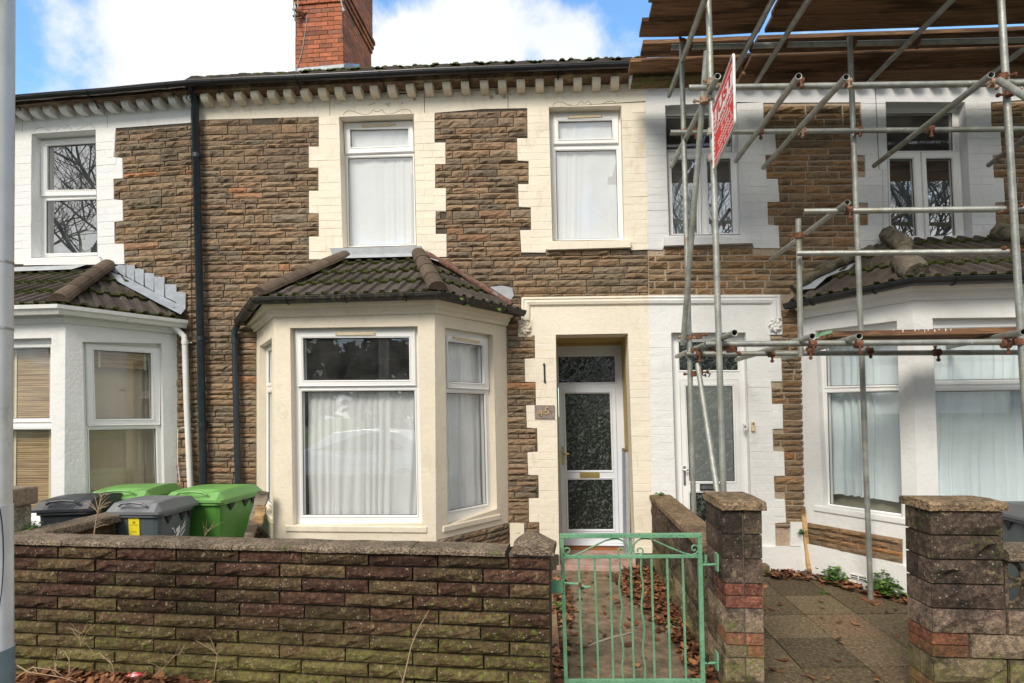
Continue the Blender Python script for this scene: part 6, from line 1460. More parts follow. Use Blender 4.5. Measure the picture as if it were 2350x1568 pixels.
        m = MB(); pts = [fr_(-.085, rz-.46), fr_(-.085, rz-.32), fr_(-.06, rz-.26), fr_(0, rz-.245), fr_(.06, rz-.26), fr_(.085, rz-.32), fr_(.085, rz-.46)]; m.tube([p+V3((0, -.002, 0)) for p in pts], .008, 6); m.obj('moulded_arch', M_[mb], bo)
    if logo:
        X_ = lambda z: w/2*(.93*(1-(rz-z)/rz*.165))+.003
        def LP(x, y):    # emblem drawn from the photograph: x 1100..1520, y 200..680
            yy = -.06+(x-1100)/420*.20-.02; zz_ = rz-.115-(y-200)/480*.25; return V3((X_(zz_), yy+dp*.08-.03, zz_))
        polys = [[(1340,290),(1352,400),(1300,480),(1310,560),(1300,600),(1260,570),(1222,540),(1230,470),(1270,410),(1240,395),(1232,350),(1262,335)],
                 [(1240,395),(1215,420),(1190,395),(1170,345),(1150,320),(1112,330),(1120,308),(1155,305),(1185,335),(1205,380),(1222,400)],
                 [(1510,200),(1490,270),(1440,330),(1375,390),(1368,372),(1430,310),(1480,250)], [(1512,285),(1490,340),(1430,390),(1365,440),(1352,480),(1345,470),(1362,420),(1440,350)],
                 [(1512,368),(1480,430),(1420,480),(1345,510),(1340,560),(1365,660),(1345,650),(1320,570),(1325,500),(1400,462),(1465,410)], [(1400,510),(1395,580),(1420,665),(1395,670),(1372,590),(1380,540)],
                 [(1225,470),(1185,445),(1158,470),(1160,495),(1180,470),(1200,480),(1230,510)], [(1230,540),(1170,515),(1130,535),(1115,570),(1135,580),(1150,550),(1180,570),(1175,605),(1195,600),(1200,560),(1225,600),(1290,665),(1320,668),(1250,590)]]
        m = MB()
        for q in polys:
            tr = tessellate_polygon([[V3((x, y, 0)) for x, y in q]]); m.add([LP(x, y) for x, y in q], [tuple(z_) for z_ in tr])
        m.obj('emblem', M_['logo'], bo)
    M = Matrix.Translation((x, y, 0)) @ Matrix.Rotation(rot, 4, 'Z')
    t.matrix_world = M; t.location = (x, y, 0); t.rotation_euler = (0, 0, rot)
    for o in [o for o in COL.objects if o.parent == t]: pass
    return t
def nearc(px, z): return onZ(px[0], px[1], z)
n1 = nearc(c('U2', 1290, 525), .955); BG = 'wheelie bins in the front gardens'
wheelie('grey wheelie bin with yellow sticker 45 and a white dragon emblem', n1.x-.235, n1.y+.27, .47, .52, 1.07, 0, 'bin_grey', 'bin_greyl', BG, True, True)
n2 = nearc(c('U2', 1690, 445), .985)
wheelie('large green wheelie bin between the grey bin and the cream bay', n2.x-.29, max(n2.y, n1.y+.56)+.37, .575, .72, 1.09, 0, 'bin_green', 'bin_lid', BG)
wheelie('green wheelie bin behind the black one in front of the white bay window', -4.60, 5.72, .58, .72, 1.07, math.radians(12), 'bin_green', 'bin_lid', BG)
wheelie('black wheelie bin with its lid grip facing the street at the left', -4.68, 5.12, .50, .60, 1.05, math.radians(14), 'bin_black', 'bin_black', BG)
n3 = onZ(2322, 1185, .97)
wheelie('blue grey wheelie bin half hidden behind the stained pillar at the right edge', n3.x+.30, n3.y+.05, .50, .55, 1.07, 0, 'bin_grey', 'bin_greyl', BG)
# broken board leaning at the left of the bay
bd = thing('broken_board', 'weathered broken timber leaning beside the cream bay behind the bins', 'timber')
def plk(pts, w, t_, mat, parent, nm):
    m = MB(); A, B = V3(pts[0]), V3(pts[1]); d = (B-A).normalized(); s_ = d.cross(V3((0, 1, 0))).normalized()*w/2; n = V3((0, t_/2, 0)); N = 6; P = []
    for i in range(N+1):
        q = A+(B-A)*i/N; j = random.uniform(.8, 1.1)
        P += [q-s_*j-n, q+s_*j-n, q+s_*j+n, q-s_*j+n]
    m.tint = (.5, .5, 0, 1); m.add(P, [(i*4+k, i*4+(k+1) % 4, (i+1)*4+(k+1) % 4, (i+1)*4+k) for i in range(N) for k in range(4)]+[(3, 2, 1, 0), (N*4, N*4+1, N*4+2, N*4+3)]); return m.obj(nm, M_[mat], parent)
plk((onY(*c('U2', 2040, 730), 5.35), onY(*c('U2', 2165, 340), 5.5)), .12, .03, 'drift', bd, 'board'); plk((onY(*c('U2', 2110, 600), 5.30), onY(*c('U2', 2150, 460), 5.30)), .10, .02, 'pine', bd, 'splinter')
tag(plk((onZ(*c('S7', 600, 728), 0.0)+V3((0, 0, .02)), onY(*c('S7', 542, 182), onZ(*c('S7', 600, 728), 0).y+.10)), .045, .03, 'pine', None, 'timber_batten'), 'clean pale pine batten leaning against the plinth of the right hand bay', 'timber')
# ================================================================== scaffold
SCF = thing('scaffold', 'galvanised tube scaffold with rusty couplers in front of the white and grey house', 'scaffold', (2.5, 5, 0))
R_ = .0242
def stube(a, ya, b, yb_, ext0=0, ext1=0, ground=False, nm='scaffold_tube', mat='galv'):
    A, B = onY(a[0], a[1], ya), onY(b[0], b[1], yb_); d = (B-A).normalized(); A = A-d*ext0; B = B+d*ext1
    if ground: B = A+(B-A)*((A.z-.012)/(A.z-B.z))
    m = MB(); n = max(2, int((B-A).length/.6)+1); m.tint = (.5, .5, 0, 1); m.tube([A+(B-A)*i/(n-1) for i in range(n)], R_, 14, hollow=True); m.obj(nm, M_[mat], SCF, smooth='auto'); return A, B
YO, YI = 4.62, 5.46
P1 = stube((1622, -120), YO, (1660, 1120), YO, 0, 0, True); P2 = stube((1563.5, 97), YI, (1592, 1171), YI, 0, 0, True)
P4 = stube((1950, 85), YI, (1998, 1362), 5.66, 0, 0, True); P3 = stube((2290, -120), YO, (2331, 567), YO, 0, 0, True)
P5_ = stube((1832, 503), 5.30, (1838, 818), 5.38); stube((1622, 117), YO+.06, (1567, 792), YI-.06); stube((1601, 836), YI-.05, (1647, 1135), YO+.12, 0, .25)
L0 = stube((1540, 109), YI+.05, (2350, 92), YI+.05, 0, 1.0); L1 = stube((1580, 202), YO+.05, (2350, 191), YO+.05, 0, .8); L2 = stube((1538.5, 304.5), YI-.05, (2350, 296), YI-.05, 0, 1.0)
stube((1845, 485.5), 5.05, (2314, 480), YO+.06, 0, .12); stube((1830, 581.7), 5.24, (2322, 578), YO+.06, 0, .02)
stube((1618, 790), YO+.05, (2350, 785), YO+.05, 0, .8); stube((1574, 812.5), YI-.05, (2350, 809), YI-.05, 0, 1.0)
for a, ya, b, yb_ in (((1647,175),4.38,(1541,382),6.1),((1833,175),4.38,(1688.5,370),6.05),((1942,177),4.38,(1752,385),6.05),((2275,172),4.38,(2006,381),6.05),((2560,165),4.38,(2269,379),6.05),
    ((1625,-20),4.4,(1535,220),6.2),((1784,-20),4.6,(1684,166),5.95),((1868,-20),4.6,(1734,192),6.25),((2205,-20),4.6,(1993,188),6.25),((2460,30),4.9,(2284,162),6.1),
    ((1945,465),4.85,(1769,596),6.3),((1686,764),4.35,(1553,818),6.3),((1864.6,772),4.45,(1690,826),6.3),((1972,772),4.45,(1800,822),6.2),((2350,762),4.4,(2142,802),6.2)):
    stube(a, ya, b, yb_)
stube((2292.5, 185), YO-.1, (2360, 226), 4.2, 0, .8)
def coupler(p, ya, r=.034, tall=.05, bolt=(1, 0, .2), mat='rust', ax='z'):
    q = onY(p[0], p[1], ya); m = MB(); a = {'z': V3((0, 0, 1)), 'x': V3((1, 0, 0)), 'y': V3((0, 1, 0))}[ax]
    m.tube([q-a*tall/2, q+a*tall/2], r, 10); b_ = V3(bolt).normalized(); o = b_.cross(a).normalized()*.02
    m.tube([q+b_*.02+o, q+b_*.085+o], .009, 6); m.tube([q+b_*.060+o, q+b_*.078+o], .016, 6); m.tube([q-b_*.02-o, q-b_*.07-o], .008, 6); m.tube([q-b_*.045-o, q-b_*.06-o], .015, 6)
    m.obj('coupler', M_[mat], SCF)
for p, y, ax, bo, mt in (((1616,230),YO,'z',(-1,0,.1),'rust_l'),((1632,190),YO,'z',(1,0,-.6),'rust_l'),((1578,775),YI,'z',(-1,0,.1),'rust_l'),((1602,771),YI,'z',(1,0,.1),'rust'),((1576,303),YI-.03,'z',(1,0,-.5),'rust'),((1596,303),YI-.04,'x',(0,0,-1),'rust'),
    ((1971,300),YI-.04,'x',(0,0,1),'rust'),((1835,188),YO+.02,'x',(0,-.3,-1),'rust'),((1944,190),YO+.02,'x',(0,-.3,-1),'rust_l'),((2278,190),YO+.02,'x',(0,-.3,-1),'rust_l'),((1744,302),YI-.08,'x',(0,0,-1),'rust'),((1840,302),YI-.08,'x',(0,0,1),'rust_l'),((2134,297),YI-.08,'x',(0,0,-1),'rust'),
    ((1566,98),YI+.05,'y',(0,0,-1),'rust'),((1582,104),YI+.03,'x',(0,0,-1),'rust'),((1721,102),YI+.03,'x',(0,0,-1),'rust'),((1799,101),YI+.03,'x',(0,0,-1),'rust'),((1957,98),YI+.03,'x',(0,0,-1),'rust'),((2102,95),YI+.03,'x',(0,0,-1),'rust'),((1947,483),4.95,'x',(0,0,-1),'rust'),
    ((1834,541),5.30,'z',(-1,0,.1),'rust'),((2322,479),YO+.04,'z',(-1,0,-.3),'rust'),((2330,573),YO+.04,'z',(-1,0,.3),'rust'),((1677,802),YO+.03,'z',(1,0,-.6),'rust'),((1649,800),YO+.08,'y',(-1,0,.2),'rust'),((1590,805),YI,'z',(0,-1,-.3),'rust'),((1604,812),YI-.08,'x',(0,0,-1),'rust'),((1590,858),YI,'z',(-1,0,.0),'rust'),((1605,856),YI-.04,'z',(1,0,.1),'rust'),
    ((1770,812),YI-.07,'x',(0,0,-1),'rust'),((1864,790),YO+.02,'x',(0,0,-1),'rust'),((1858,805),YI-.07,'x',(0,0,-1),'rust'),((1970,790),YO+.02,'x',(0,0,-1),'rust'),((1995,806),YI-.05,'x',(0,0,1),'rust'),((2150,809),YI-.07,'x',(0,0,-1),'rust'),((2309,790),YO+.02,'x',(0,0,-1),'rust'),((2302,178),YO,'z',(1,0,.1),'rust'),((2318,212),YO-.05,'z',(-1,0,-.1),'rust'),((2336,785),YO,'z',(-1,0,.2),'rust')):
    coupler(p, y, mat=mt, ax=ax, bolt=bo)
m = MB(); b0 = P4[1]; m.box(b0.x-.075, b0.x+.075, b0.y-.075, b0.y+.075, .0045, .012); m.obj('base_plate', M_['rust'], SCF)
for q in (P1[1], P2[1]): m = MB(); m.box(q.x-.075, q.x+.075, q.y-.075, q.y+.075, .0045, .012); m.obj('base_plate', M_['rust'], SCF)
q = P3[1]; m = MB(); m.box(q.x-.075, q.x+.075, q.y-.075, q.y+.075, .0045, .012); m.obj('base_plate', M_['rust'], SCF)
# boards of the upper platform, resting on the tubes
zb_ = 5.385
rows_ = [(6.088, 1452, -.03), (5.86, 1447, .0), (5.60, 1476, .02), (5.26, 1474, .0), (5.03, 1498, 0), (4.80, 1497, 0), (4.57, 1506, 0), (4.34, 1500, 0)]
labs = ['nearest the house wall, green with algae', 'second from the house wall', 'third from the house wall, just behind the bright gap', 'just in front of the bright gap', 'fifth from the house wall', 'sixth from the house wall', 'seventh from the house wall', 'outermost, above the top edge']
bg = 'boards of the upper scaffold platform'
for i, (Y, xl, dz) in enumerate(rows_):
    x0 = onY(xl, 150-30*i, Y-.0).x; xg = onY(1745-10, 110, 5.6).x+.02*(i % 2)
    for j, (a, b_) in enumerate(((x0, xg-.03), (xg+.02, xg+3.9))):
        m = MB(); m.tint = (random.uniform(.2, .9), random.random(), 1.0 if (i == 0 and j == 0) else .0, 1); z0 = zb_+dz+random.uniform(0, .006); N = 14; P = []; sag = random.uniform(.0, .012)
        for k in range(N+1):
            x = a+(b_-a)*k/N; z = z0+math.sin(k/N*math.pi)*-sag-.034*(x-1.3); jj = noise.noise(V3((x*3, Y, 0)))*.008
            P += [(x, Y+jj, z), (x, Y+.222+jj*.5, z), (x, Y+.222+jj*.5, z+.038), (x, Y+jj, z+.038)]
        m.add(P, [(k*4+q, k*4+(q+1) % 4, (k+1)*4+(q+1) % 4, (k+1)*4+q) for k in range(N) for q in range(4)]+[(3, 2, 1, 0), (N*4, N*4+1, N*4+2, N*4+3)])
        tag(m.obj('scaffold_board', M_['plank']), ('left' if j == 0 else 'right')+' scaffold board '+labs[i]+(', overhead' if i else ''), 'scaffold board', bg)
# lower working board
A, B = onY(1909, 772, 4.85), onY(2360, 776, 4.85); m = MB(); m.tint = (.8, .5, 0, 1)
m.box(A.x, B.x+.9, 4.84, 5.07, A.z-.004, A.z+.040); tag(m.obj('scaffold_board', M_['plank']), 'brown scaffold board splashed with white paint on the lower lift', 'scaffold board', 'boards of the lower scaffold lift')
m = MB(); m.tint = (.6, .5, 0, 1); m.box(A.x+.06, B.x+.9, 5.085, 5.31, A.z-.004, A.z+.036); tag(m.obj('scaffold_board', M_['plank']), 'second brown board behind the paint splashed one on the lower lift', 'scaffold board', 'boards of the lower scaffold lift')
m = MB()
for x, h in ((2072,9),(2100,7),(2122,12),(2130,6),(2145,10),(2155,5),(2170,9),(2182,7),(2146,4),(2108,4),(2050,4)):
    q = onY(x, 764, 4.838); w = random.uniform(.003, .006); m.add([(q.x-w, 4.836, A.z+.0405), (q.x+w, 4.836, A.z+.0405), (q.x+w*.5, 4.836, A.z+.040-h*.0024), (q.x-w*.5, 4.836, A.z+.040-h*.0024), (q.x-w, 4.90, A.z+.0415), (q.x+w, 4.90, A.z+.0415)], [(0, 1, 2, 3), (0, 1, 5, 4)])
kind(m.obj('paint_splashes', M_['pipe_w']), 'stuff')
m = MB(); a, b_ = onY(*c('S3', 512, 552), 4.80), onY(*c('S3', 612, 525), 4.80); m.tint = (.5, .5, 0, 1); m.hexa([a+V3((0, .02, -.012)), b_+V3((0, .02, -.012)), b_+V3((0, .02, .012)), a+V3((0, .02, .012)), a+V3((0, 0, -.012)), b_+V3((0, 0, -.012)), b_+V3((0, 0, .012)), a+V3((0, 0, .012))]); tag(m.obj('strap', M_['gate']), 'short pale green metal strip at the left end of the lower board', 'metal strip')
# ---- sign
s_tl, s_tr, s_br, s_bl = onY(*c('U3', 435, 722), YO-.06), None, None, None
dirv = V3((math.sin(math.radians(-6.3)), -math.cos(math.radians(6.3)), 0)); dirv = V3((.110, -.994, 0)).normalized()
class VP(Plane): pass
o_ = onY(*c('U3', 435, 722), YO-.05); SGN = Plane((o_.x, o_.y), (o_.x-.11*-1*0-.0, o_.y-1))
# plane through the post side heading to the street
zb0 = onY(*c('SG', 140, 1480), o_.y).z
n_1 = onZ(*c('SG', 340, 62), o_.z); n_2 = onZ(*c('SG', 428, 900), zb0)
nq = (n_1+n_2)/2; pass
SGN = Plane((o_.x, o_.y), (nq.x, nq.y))
SQ = [SGN.px(c('SG', 108, 760)), SGN.px(c('SG', 335, 60)), SGN.px(c('SG', 430, 860)), SGN.px(c('SG', 140, 1490))]
sw = SGN.L; st = o_.z; sb = zb0
sg = thing('scaffold_sign', 'red and white scaffolding company board with white edging clamped to a scaffold tube', 'sign', (o_.x, o_.y, sb))
m = MB(); SGN.plate(m, [(0, sb), (sw, sb), (sw, st), (0, st)], (), .0, -.006); m.obj('panel', M_['signred'], sg)
def rrect(u0, u1, v0, v1, r, n=4):
    P = []
    for cx_, cy_, a0 in ((u1-r, v1-r, 0), (u0+r, v1-r, 90), (u0+r, v0+r, 180), (u1-r, v0+r, 270)): P += [(cx_+r*math.cos(math.radians(a0+90*k/n)), cy_+r*math.sin(math.radians(a0+90*k/n))) for k in range(n+1)]
    return P
m = MB(); m.tube([SGN.pt(u, v, -.0) for u, v in rrect(-.002, sw+.002, sb-.002, st+.002, .03)], .009, 8, closed=True); m.obj('edging', M_['signedge'], sg)
W_s, H_s = sw, st-sb
m = MB(); SGN.plate(m, [(.125*W_s, sb+.50*H_s), (.975*W_s, sb+.50*H_s), (.975*W_s, sb+.90*H_s), (.125*W_s, sb+.90*H_s)], (), .0022, .0); m.obj('white_panel', M_['signwhite'], sg)
m = MB(); SGN.plate(m, [(.02*W_s, sb+.04*H_s), (.022*W_s, sb+.04*H_s), (.022*W_s, sb+.9*H_s), (.02*W_s, sb+.9*H_s)], (), .002, 0)
text('JUST', .1, M_['signmaroon'], pm(SGN, .16*W_s, sb+.615*H_s, .003), sg, 'lettering', .0006, width=.78*W_s, height=.265*H_s, bold=.004)
text('SCAFFOLDING', .1, M_['signmaroon'], pm(SGN, .14*W_s, sb+.525*H_s, .003), sg, 'lettering', .0006, width=.82*W_s, height=.075*H_s, bold=.003)
# the smaller lines are too blurred in the photograph to read: rows of letter-like marks
rnd = random.Random(5)
def scribble(u0, u1, v0, h, n, mat='signwhite'):
    m = MB()
    for i in range(n):
        if rnd.random() < .12: continue
        a = u0+(u1-u0)*i/n; w = (u1-u0)/n*.62; SGN.ring(m, [(a, v0+h), (a+w, v0+h), (a+w, v0), (a, v0)], [(0, .003), (w*.3, .003)])
    kind(m.obj('small_print', M_[mat], sg), 'stuff')
for (a, b, v, h, n) in ((.42, .95, .405, .052, 9), (.42, .86, .325, .052, 7), (.20, .90, .235, .055, 12), (.30, .95, .155, .05, 11), (.16, .95, .065, .05, 14)): scribble(a*W_s, b*W_s, sb+v*H_s, h*H_s, n)
m = MB(); SGN.ring(m, [(.035*W_s, sb+.90*H_s), (.105*W_s, sb+.90*H_s), (.105*W_s, sb+.05*H_s), (.035*W_s, sb+.05*H_s)], [(0, .0025), (.006, .0025)])
for i in range(9): v = sb+(.10+.088*i)*H_s; SGN.plate(m, [(.05*W_s, v), (.092*W_s, v+.02*H_s), (.092*W_s, v+.045*H_s), (.05*W_s, v+.06*H_s)], (), .0025, .0005)
m.obj('side_lettering', M_['signwhite'], sg)
for x, y in ((75,1000),(80,1325)):
    q = onY(*c('SG', x, y), YO-.03); m = MB(); m.box(q.x-.012, q.x+.04, q.y-.012, q.y+.012, q.z-.02, q.z+.02); m.tube([q+V3((-.02, -.01, -.035)), q+V3((.02, -.01, -.03))], .008, 6); m.obj('sign_clamp', M_['galv'], sg)
# ================================================================== lamp post
lpY = 2.6; a, b = onY(-11, -60, lpY), onY(-23, 1700, lpY); lp = thing('lamp_post', 'tall grey metal lamp post with a blue grey base cut by the left edge', 'lamp post', (b.x, lpY, 0))
pz = lambda z: a+(b-a)*((a.z-z)/(a.z-b.z))
zat = lambda y: onY(20, y, lpY).z
def seg(z0, z1, r0, r1, mat, nm): m = MB(); m.tube([pz(z0), pz(z1)], [r0, r1], 24); o = m.obj(nm, M_[mat], lp, smooth='a')
for p in []: pass
m = MB(); m.tube([pz(0.0), pz(zat(1490))], [.094, .094], 28, cap=False); m.obj('base', M_['post_b'], lp, smooth=True)
m = MB(); m.tube([pz(zat(1490)), pz(zat(1490)+.001), pz(zat(1160))], [.094, .090, .085], 28, cap=False); m.obj('sleeve', M_['post_s'], lp, smooth=True)
m = MB(); m.tube([pz(zat(1160)), pz(zat(1158)), pz(6.5)], [.085, .0805, .080], 28, cap=False); m.obj('shaft', M_['post'], lp, smooth=True)
for y in (600, 753): m = MB(); m.tube([pz(zat(y)-.006), pz(zat(y)+.006)], .0825, 28, cap=False); m.obj('joint_band', M_['black'] if y < 0 else M_['chrome'], lp, smooth=True)
m = MB(); th = math.radians(-38)
dP = []
for t in range(25):
    an = t/24*2*math.pi; w = .62*math.cos(an); zz_ = zat(1275)+.30*math.sin(an)*1.15; zz_ = max(zat(1390), min(zat(1165), zz_)); r = .0885; cc_ = pz(zz_); dP.append(cc_+V3((math.sin(.75+w)*r, -math.cos(.75+w)*r, 0)))
m.tube(dP, .0022, 5, closed=True); m.obj('access_door', M_['black'], lp)
for y in (1177, 1369): q = pz(zat(y)); m = MB(); m.tube([q+V3((math.sin(.55)*.080, -math.cos(.55)*.080, 0)), q+V3((math.sin(.55)*.092, -math.cos(.55)*.092, 0))], .010, 10); m.obj('screw', M_['chrome'], lp)
m = MB(); q = pz(zat(1030)); m.add([q+V3((math.sin(x_)*.086, -math.cos(x_)*.086, dz)) for x_, dz in ((-.1,.06),(.12,.09),(.12,-.2),(-.1,-.2))], [(0,1,2,3)]); m.obj('torn_sticker', M_['pipe_w'], lp)
# ================================================================== leaves, weeds, twigs
def leafset(name, regions, mat='leaf', size=(.02, .05), zs=(.004, .03), label=None):
    m = MB(); rnd = random.Random(len(name)+len(regions)*7)
    for poly, n, zmax in regions:
        xs = [p[0] for p in poly]; ys = [p[1] for p in poly]; k = 0; tries = 0
        while k < n and tries < n*20:
            tries += 1; x, y = rnd.uniform(min(xs), max(xs)), rnd.uniform(min(ys), max(ys))
            if not any(a <= x <= b for a, b in scan(poly, y)): continue
            k += 1; s_ = rnd.uniform(*size); a = rnd.random()*6.28; z = rnd.uniform(zs[0], zmax); cu_ = rnd.uniform(.1, .5)*s_; cx_, sx = math.cos(a), math.sin(a); m.tint = (rnd.random()**1.2, 0, 0, 1)
            tx, ty = rnd.uniform(-.5, .5), rnd.uniform(-.5, .5)
            L_ = [(-1, 0, cu_), (-.3, .5, 0), (.5, .4, cu_*.3), (1, 0, cu_), (.5, -.4, 0), (-.3, -.5, cu_*.6)]
            m.add([(x+(u*cx_-v*sx)*s_, y+(u*sx+v*cx_)*s_, z+w+(u*tx+v*ty)*s_*.6+.3*s_*abs(tx)) for u, v, w in L_]+[(x, y, z-.0+.004)], [(6, 0, 1), (6, 1, 2), (6, 2, 3), (6, 3, 4), (6, 4, 5), (6, 5, 0)])
    o = kind(m.obj(name, M_[mat]), 'stuff'); return o
G0 = lambda k, *p: [tuple(onZ(*c(k, *q), 0)[:2]) for q in p]
dv = [(.955, 3.75), (.955, 6.5), (.62, 6.5), (.50, 6.0), (.66, 5.2), (.80, 4.6), (.84, 3.75)]
leafset('fallen_leaves', [(dv, 950, .06), ([(.955, 4.0), (.955, 6.4), (.74, 6.4), (.85, 4.2)], 420, .10), ([(-.15, 3.7), (-.15, 6.2), (.0, 6.2), (.06, 5.2), (-.02, 3.7)], 330, .05), ([(0, 3.7), (.95, 3.7), (.95, 6.5), (0, 6.5)], 70, .01),
  (G0('S7', (215,745), (215,690), (640,690), (1050,820), (1340,880), (1340,905), (1000,845), (640,775)), 520, .05), ([(2.6, 6.1), (3.2, 5.4), (3.3, 5.5), (2.7, 6.3)], 160, .05), ([(1.2, 3.7), (3.4, 3.7), (3.4, 6.0), (1.2, 6.0)], 70, .008),
  ([(-3.9, 3.38), (-.3, 3.25), (-.3, 3.40), (-3.9, 3.6)], 900, .05), ([(-3.5, 3.4), (-2.3, 3.3), (-2.3, 3.48), (-3.5, 3.56)], 1100, .10), ([(-3.8, 3.0), (.5, 3.0), (.5, 3.4), (-3.8, 3.5)], 160, .01), ([(-3.9, 3.8), (-.2, 3.7), (-.2, 6.4), (-3.9, 6.4)], 300, .02)])
def weed(label, p, n=26, r=.08, h=.10, s_=(.012, .028), seed=1, broad=True):
    m = MB(); rnd = random.Random(seed); p = V3(p)
    st = MB()
    for k in range(n):
        a = rnd.random()*6.28; q = rnd.random()**.6; e = p+V3((math.cos(a)*r*q, math.sin(a)*r*q*.8, h*rnd.uniform(.25, 1)*(1.1-q*.5))); st.tube([p+V3((math.cos(a)*r*q*.2, 0, 0)), e], .0018, 3)
        for z_ in range(3):
            w = rnd.uniform(*s_); t1 = rnd.random()*6.28; d1 = V3((math.cos(t1), math.sin(t1), rnd.uniform(-.3, .6))).normalized(); d2 = d1.cross(V3((rnd.uniform(-.4, .4), rnd.uniform(-.6, .1), 1))).normalized(); m.tint = (rnd.random(), 0, 0, 1); b_ = e+V3((rnd.uniform(-1, 1), rnd.uniform(-1, 1), rnd.uniform(-1, 1)))*w*.8
            m.add([b_, b_+d1*w*.5+d2*w*.5, b_+d1*w*1.1+d2*w*.3, b_+d1*w*1.3, b_+d1*w*1.1-d2*w*.3, b_+d1*w*.5-d2*w*.5], [(0, 1, 2, 3, 4, 5)])
    t = thing('weed', label, 'weed', tuple(p), 'weeds growing in the forecourts'); m.obj('leaves', M_['weed'], t); st.obj('stems', M_['weed'], t)
g7 = lambda x, y: onZ(*c('S7', x, y), 0)
weed('leafy green weed under the air brick at the foot of the white plinth', g7(800, 795), 60, .14, .20, (.018, .040), seed=3); weed('light green weed between the scaffold foot and the stained pillar', g7(1180, 885), 60, .13, .24, (.018, .042), seed=4); weed('spreading green weed just left of the stained pillar', g7(1290, 905), 60, .14, .17, (.018, .040), seed=5)
weed('small green weed at the foot of the pale batten', PL7.pt(.02, .44, .06), 14, .06, .05, (.01, .02), seed=6); weed('tiny weed at the plinth corner by the white house', g7(250, 735), 8, .03, .12, (.01, .018), seed=7); weed('small weed in a joint of the garden paving', g7(710, 865), 10, .05, .03, (.01, .02), seed=8)
g6 = lambda x, y: onZ(*c('S6', x, y), 0)
weed('bright green weed beside the gate latch behind the wall end', g6(180, 1010), 26, .07, .10, (.015, .03), seed=9); weed('yellow green weed at the foot of the dividing wall behind the gate', g6(1130, 1170), 26, .09, .12, (.015, .03), seed=10); weed('small weed among the leaves by the dividing wall', g6(1000, 880), 10, .05, .05, (.015, .025), seed=11)
weed('little fern at the outer end of the white bay gutter', r3[3]+V3((-.16, -.12, .03)), 16, .07, .14, (.015, .03), seed=12); weed('small green plant on the side wall left of the black bin', onY(*c('U2', 225, 640), 3.95)+V3((0, 0, -.03)), 20, .10, .06, (.012, .03), seed=13)
def twig(label, pts, br, r=.003, seed=0):
    m = MB(); rnd = random.Random(seed); pts = [V3(p) for p in pts]; m.tube(pts, [r*(1-.6*i/(len(pts)-1)) for i in range(len(pts))], 5)
    for k in range(br):
        i = rnd.randrange(0, len(pts)-1); q = pts[i]+(pts[i+1]-pts[i])*rnd.random(); d = V3((rnd.uniform(-1, 1), rnd.uniform(-.3, .3), rnd.uniform(.1, 1))).normalized()*rnd.uniform(.04, .13)
        m.tube([q, q+d*.6+V3((0, 0, .01)), q+d], [r*.5, r*.4, r*.2], 4)
    tag(m.obj('dry_weed', M_['drystem']), label, 'dry weed', 'dry weeds by the garden wall')
U_ = lambda x, y, Y: onY(*c('U2', x, y), Y); Q4 = lambda x, y, Y=3.38: onY(*c('S4', x, y), Y); Q5 = lambda x, y, Y=3.2: onY(*c('S5', x, y), Y)
twig('dead branching weed standing in front of the grey bin behind the wall', [U_(770,700,4.1), U_(790,560,4.1), U_(815,450,4.1), U_(835,370,4.1)], 22, .005, 1)
twig('tall dry stem leaning in front of the right half of the mossy wall', [Q5(800,1450,3.2), Q5(870,1150,3.2), Q5(930,1000,3.2), Q5(1010,865,3.2)], 2, .004, 2)
twig('upright dead stalk near the lamp post at the foot of the wall', [Q4(490,1230), Q4(488,1060)], 1, .004, 3); twig('sprawling dry tendril at the foot of the wall by the lamp post', [Q4(120,1165), Q4(200,1215), Q4(280,1225), Q4(430,1250), Q4(540,1285)], 6, .004, 4)
twig('second dry tendril lying beside the lamp post base', [Q4(120,1250), Q4(230,1180), Q4(380,1200), Q4(440,1240)], 4, .0035, 5); twig('tangle of dry stems against the wall left of centre', [Q4(570,1030), Q4(560,950), Q4(600,920)], 9, .003, 6)
twig('dry stems against the lower courses of the wall', [Q4(620,1110), Q4(700,1080), Q4(790,1160), Q4(800,1230)], 8, .003, 7); twig('dry stems in front of the middle of the wall', [Q4(1100,1230), Q4(1180,1160), Q4(1220,1100), Q4(1280,1090)], 12, .003, 8); twig('fine dead stem crossing the middle of the wall', [Q4(1510,1240), Q4(1530,1090), Q4(1500,1060), Q4(1380,990)], 8, .0025, 9)
twig('dry weed seed head above the coping by the green bin', [U_(1680,705,3.7), U_(1700,670,3.7), U_(1730,650,3.7)], 9, .003, 10)
m = MB(); q = Q4(945, 1270, 3.33)
for i in range(7):
    a = i*.9; m.tint = (.5, .5, 0, 1); m.add([q, q+V3((math.cos(a)*.05, math.sin(a)*.03, .03)), q+V3((math.cos(a+1)*.055, math.sin(a+1)*.03, .035)), q+V3((0, 0, .05))], [(0, 1, 2), (1, 3, 2)])
tag(m.obj('sweet_wrapper', M_['litter']), 'crumpled red and white wrapper in the leaves below the mossy wall', 'litter')
tb = onZ(*c('S6', 1082, 1195), 0); m = MB(); m.tube([tb+V3((0, 0, .004)), tb+V3((0, 0, .01)), tb+V3((0, 0, .055)), tb+V3((0, 0, .06))], [.038, .042, .05, .053], 18, cap=False); tag(m.obj('plastic_tub', M_['clear'], smooth=True), 'empty clear plastic tub lying by the dividing wall behind the gate', 'tub')
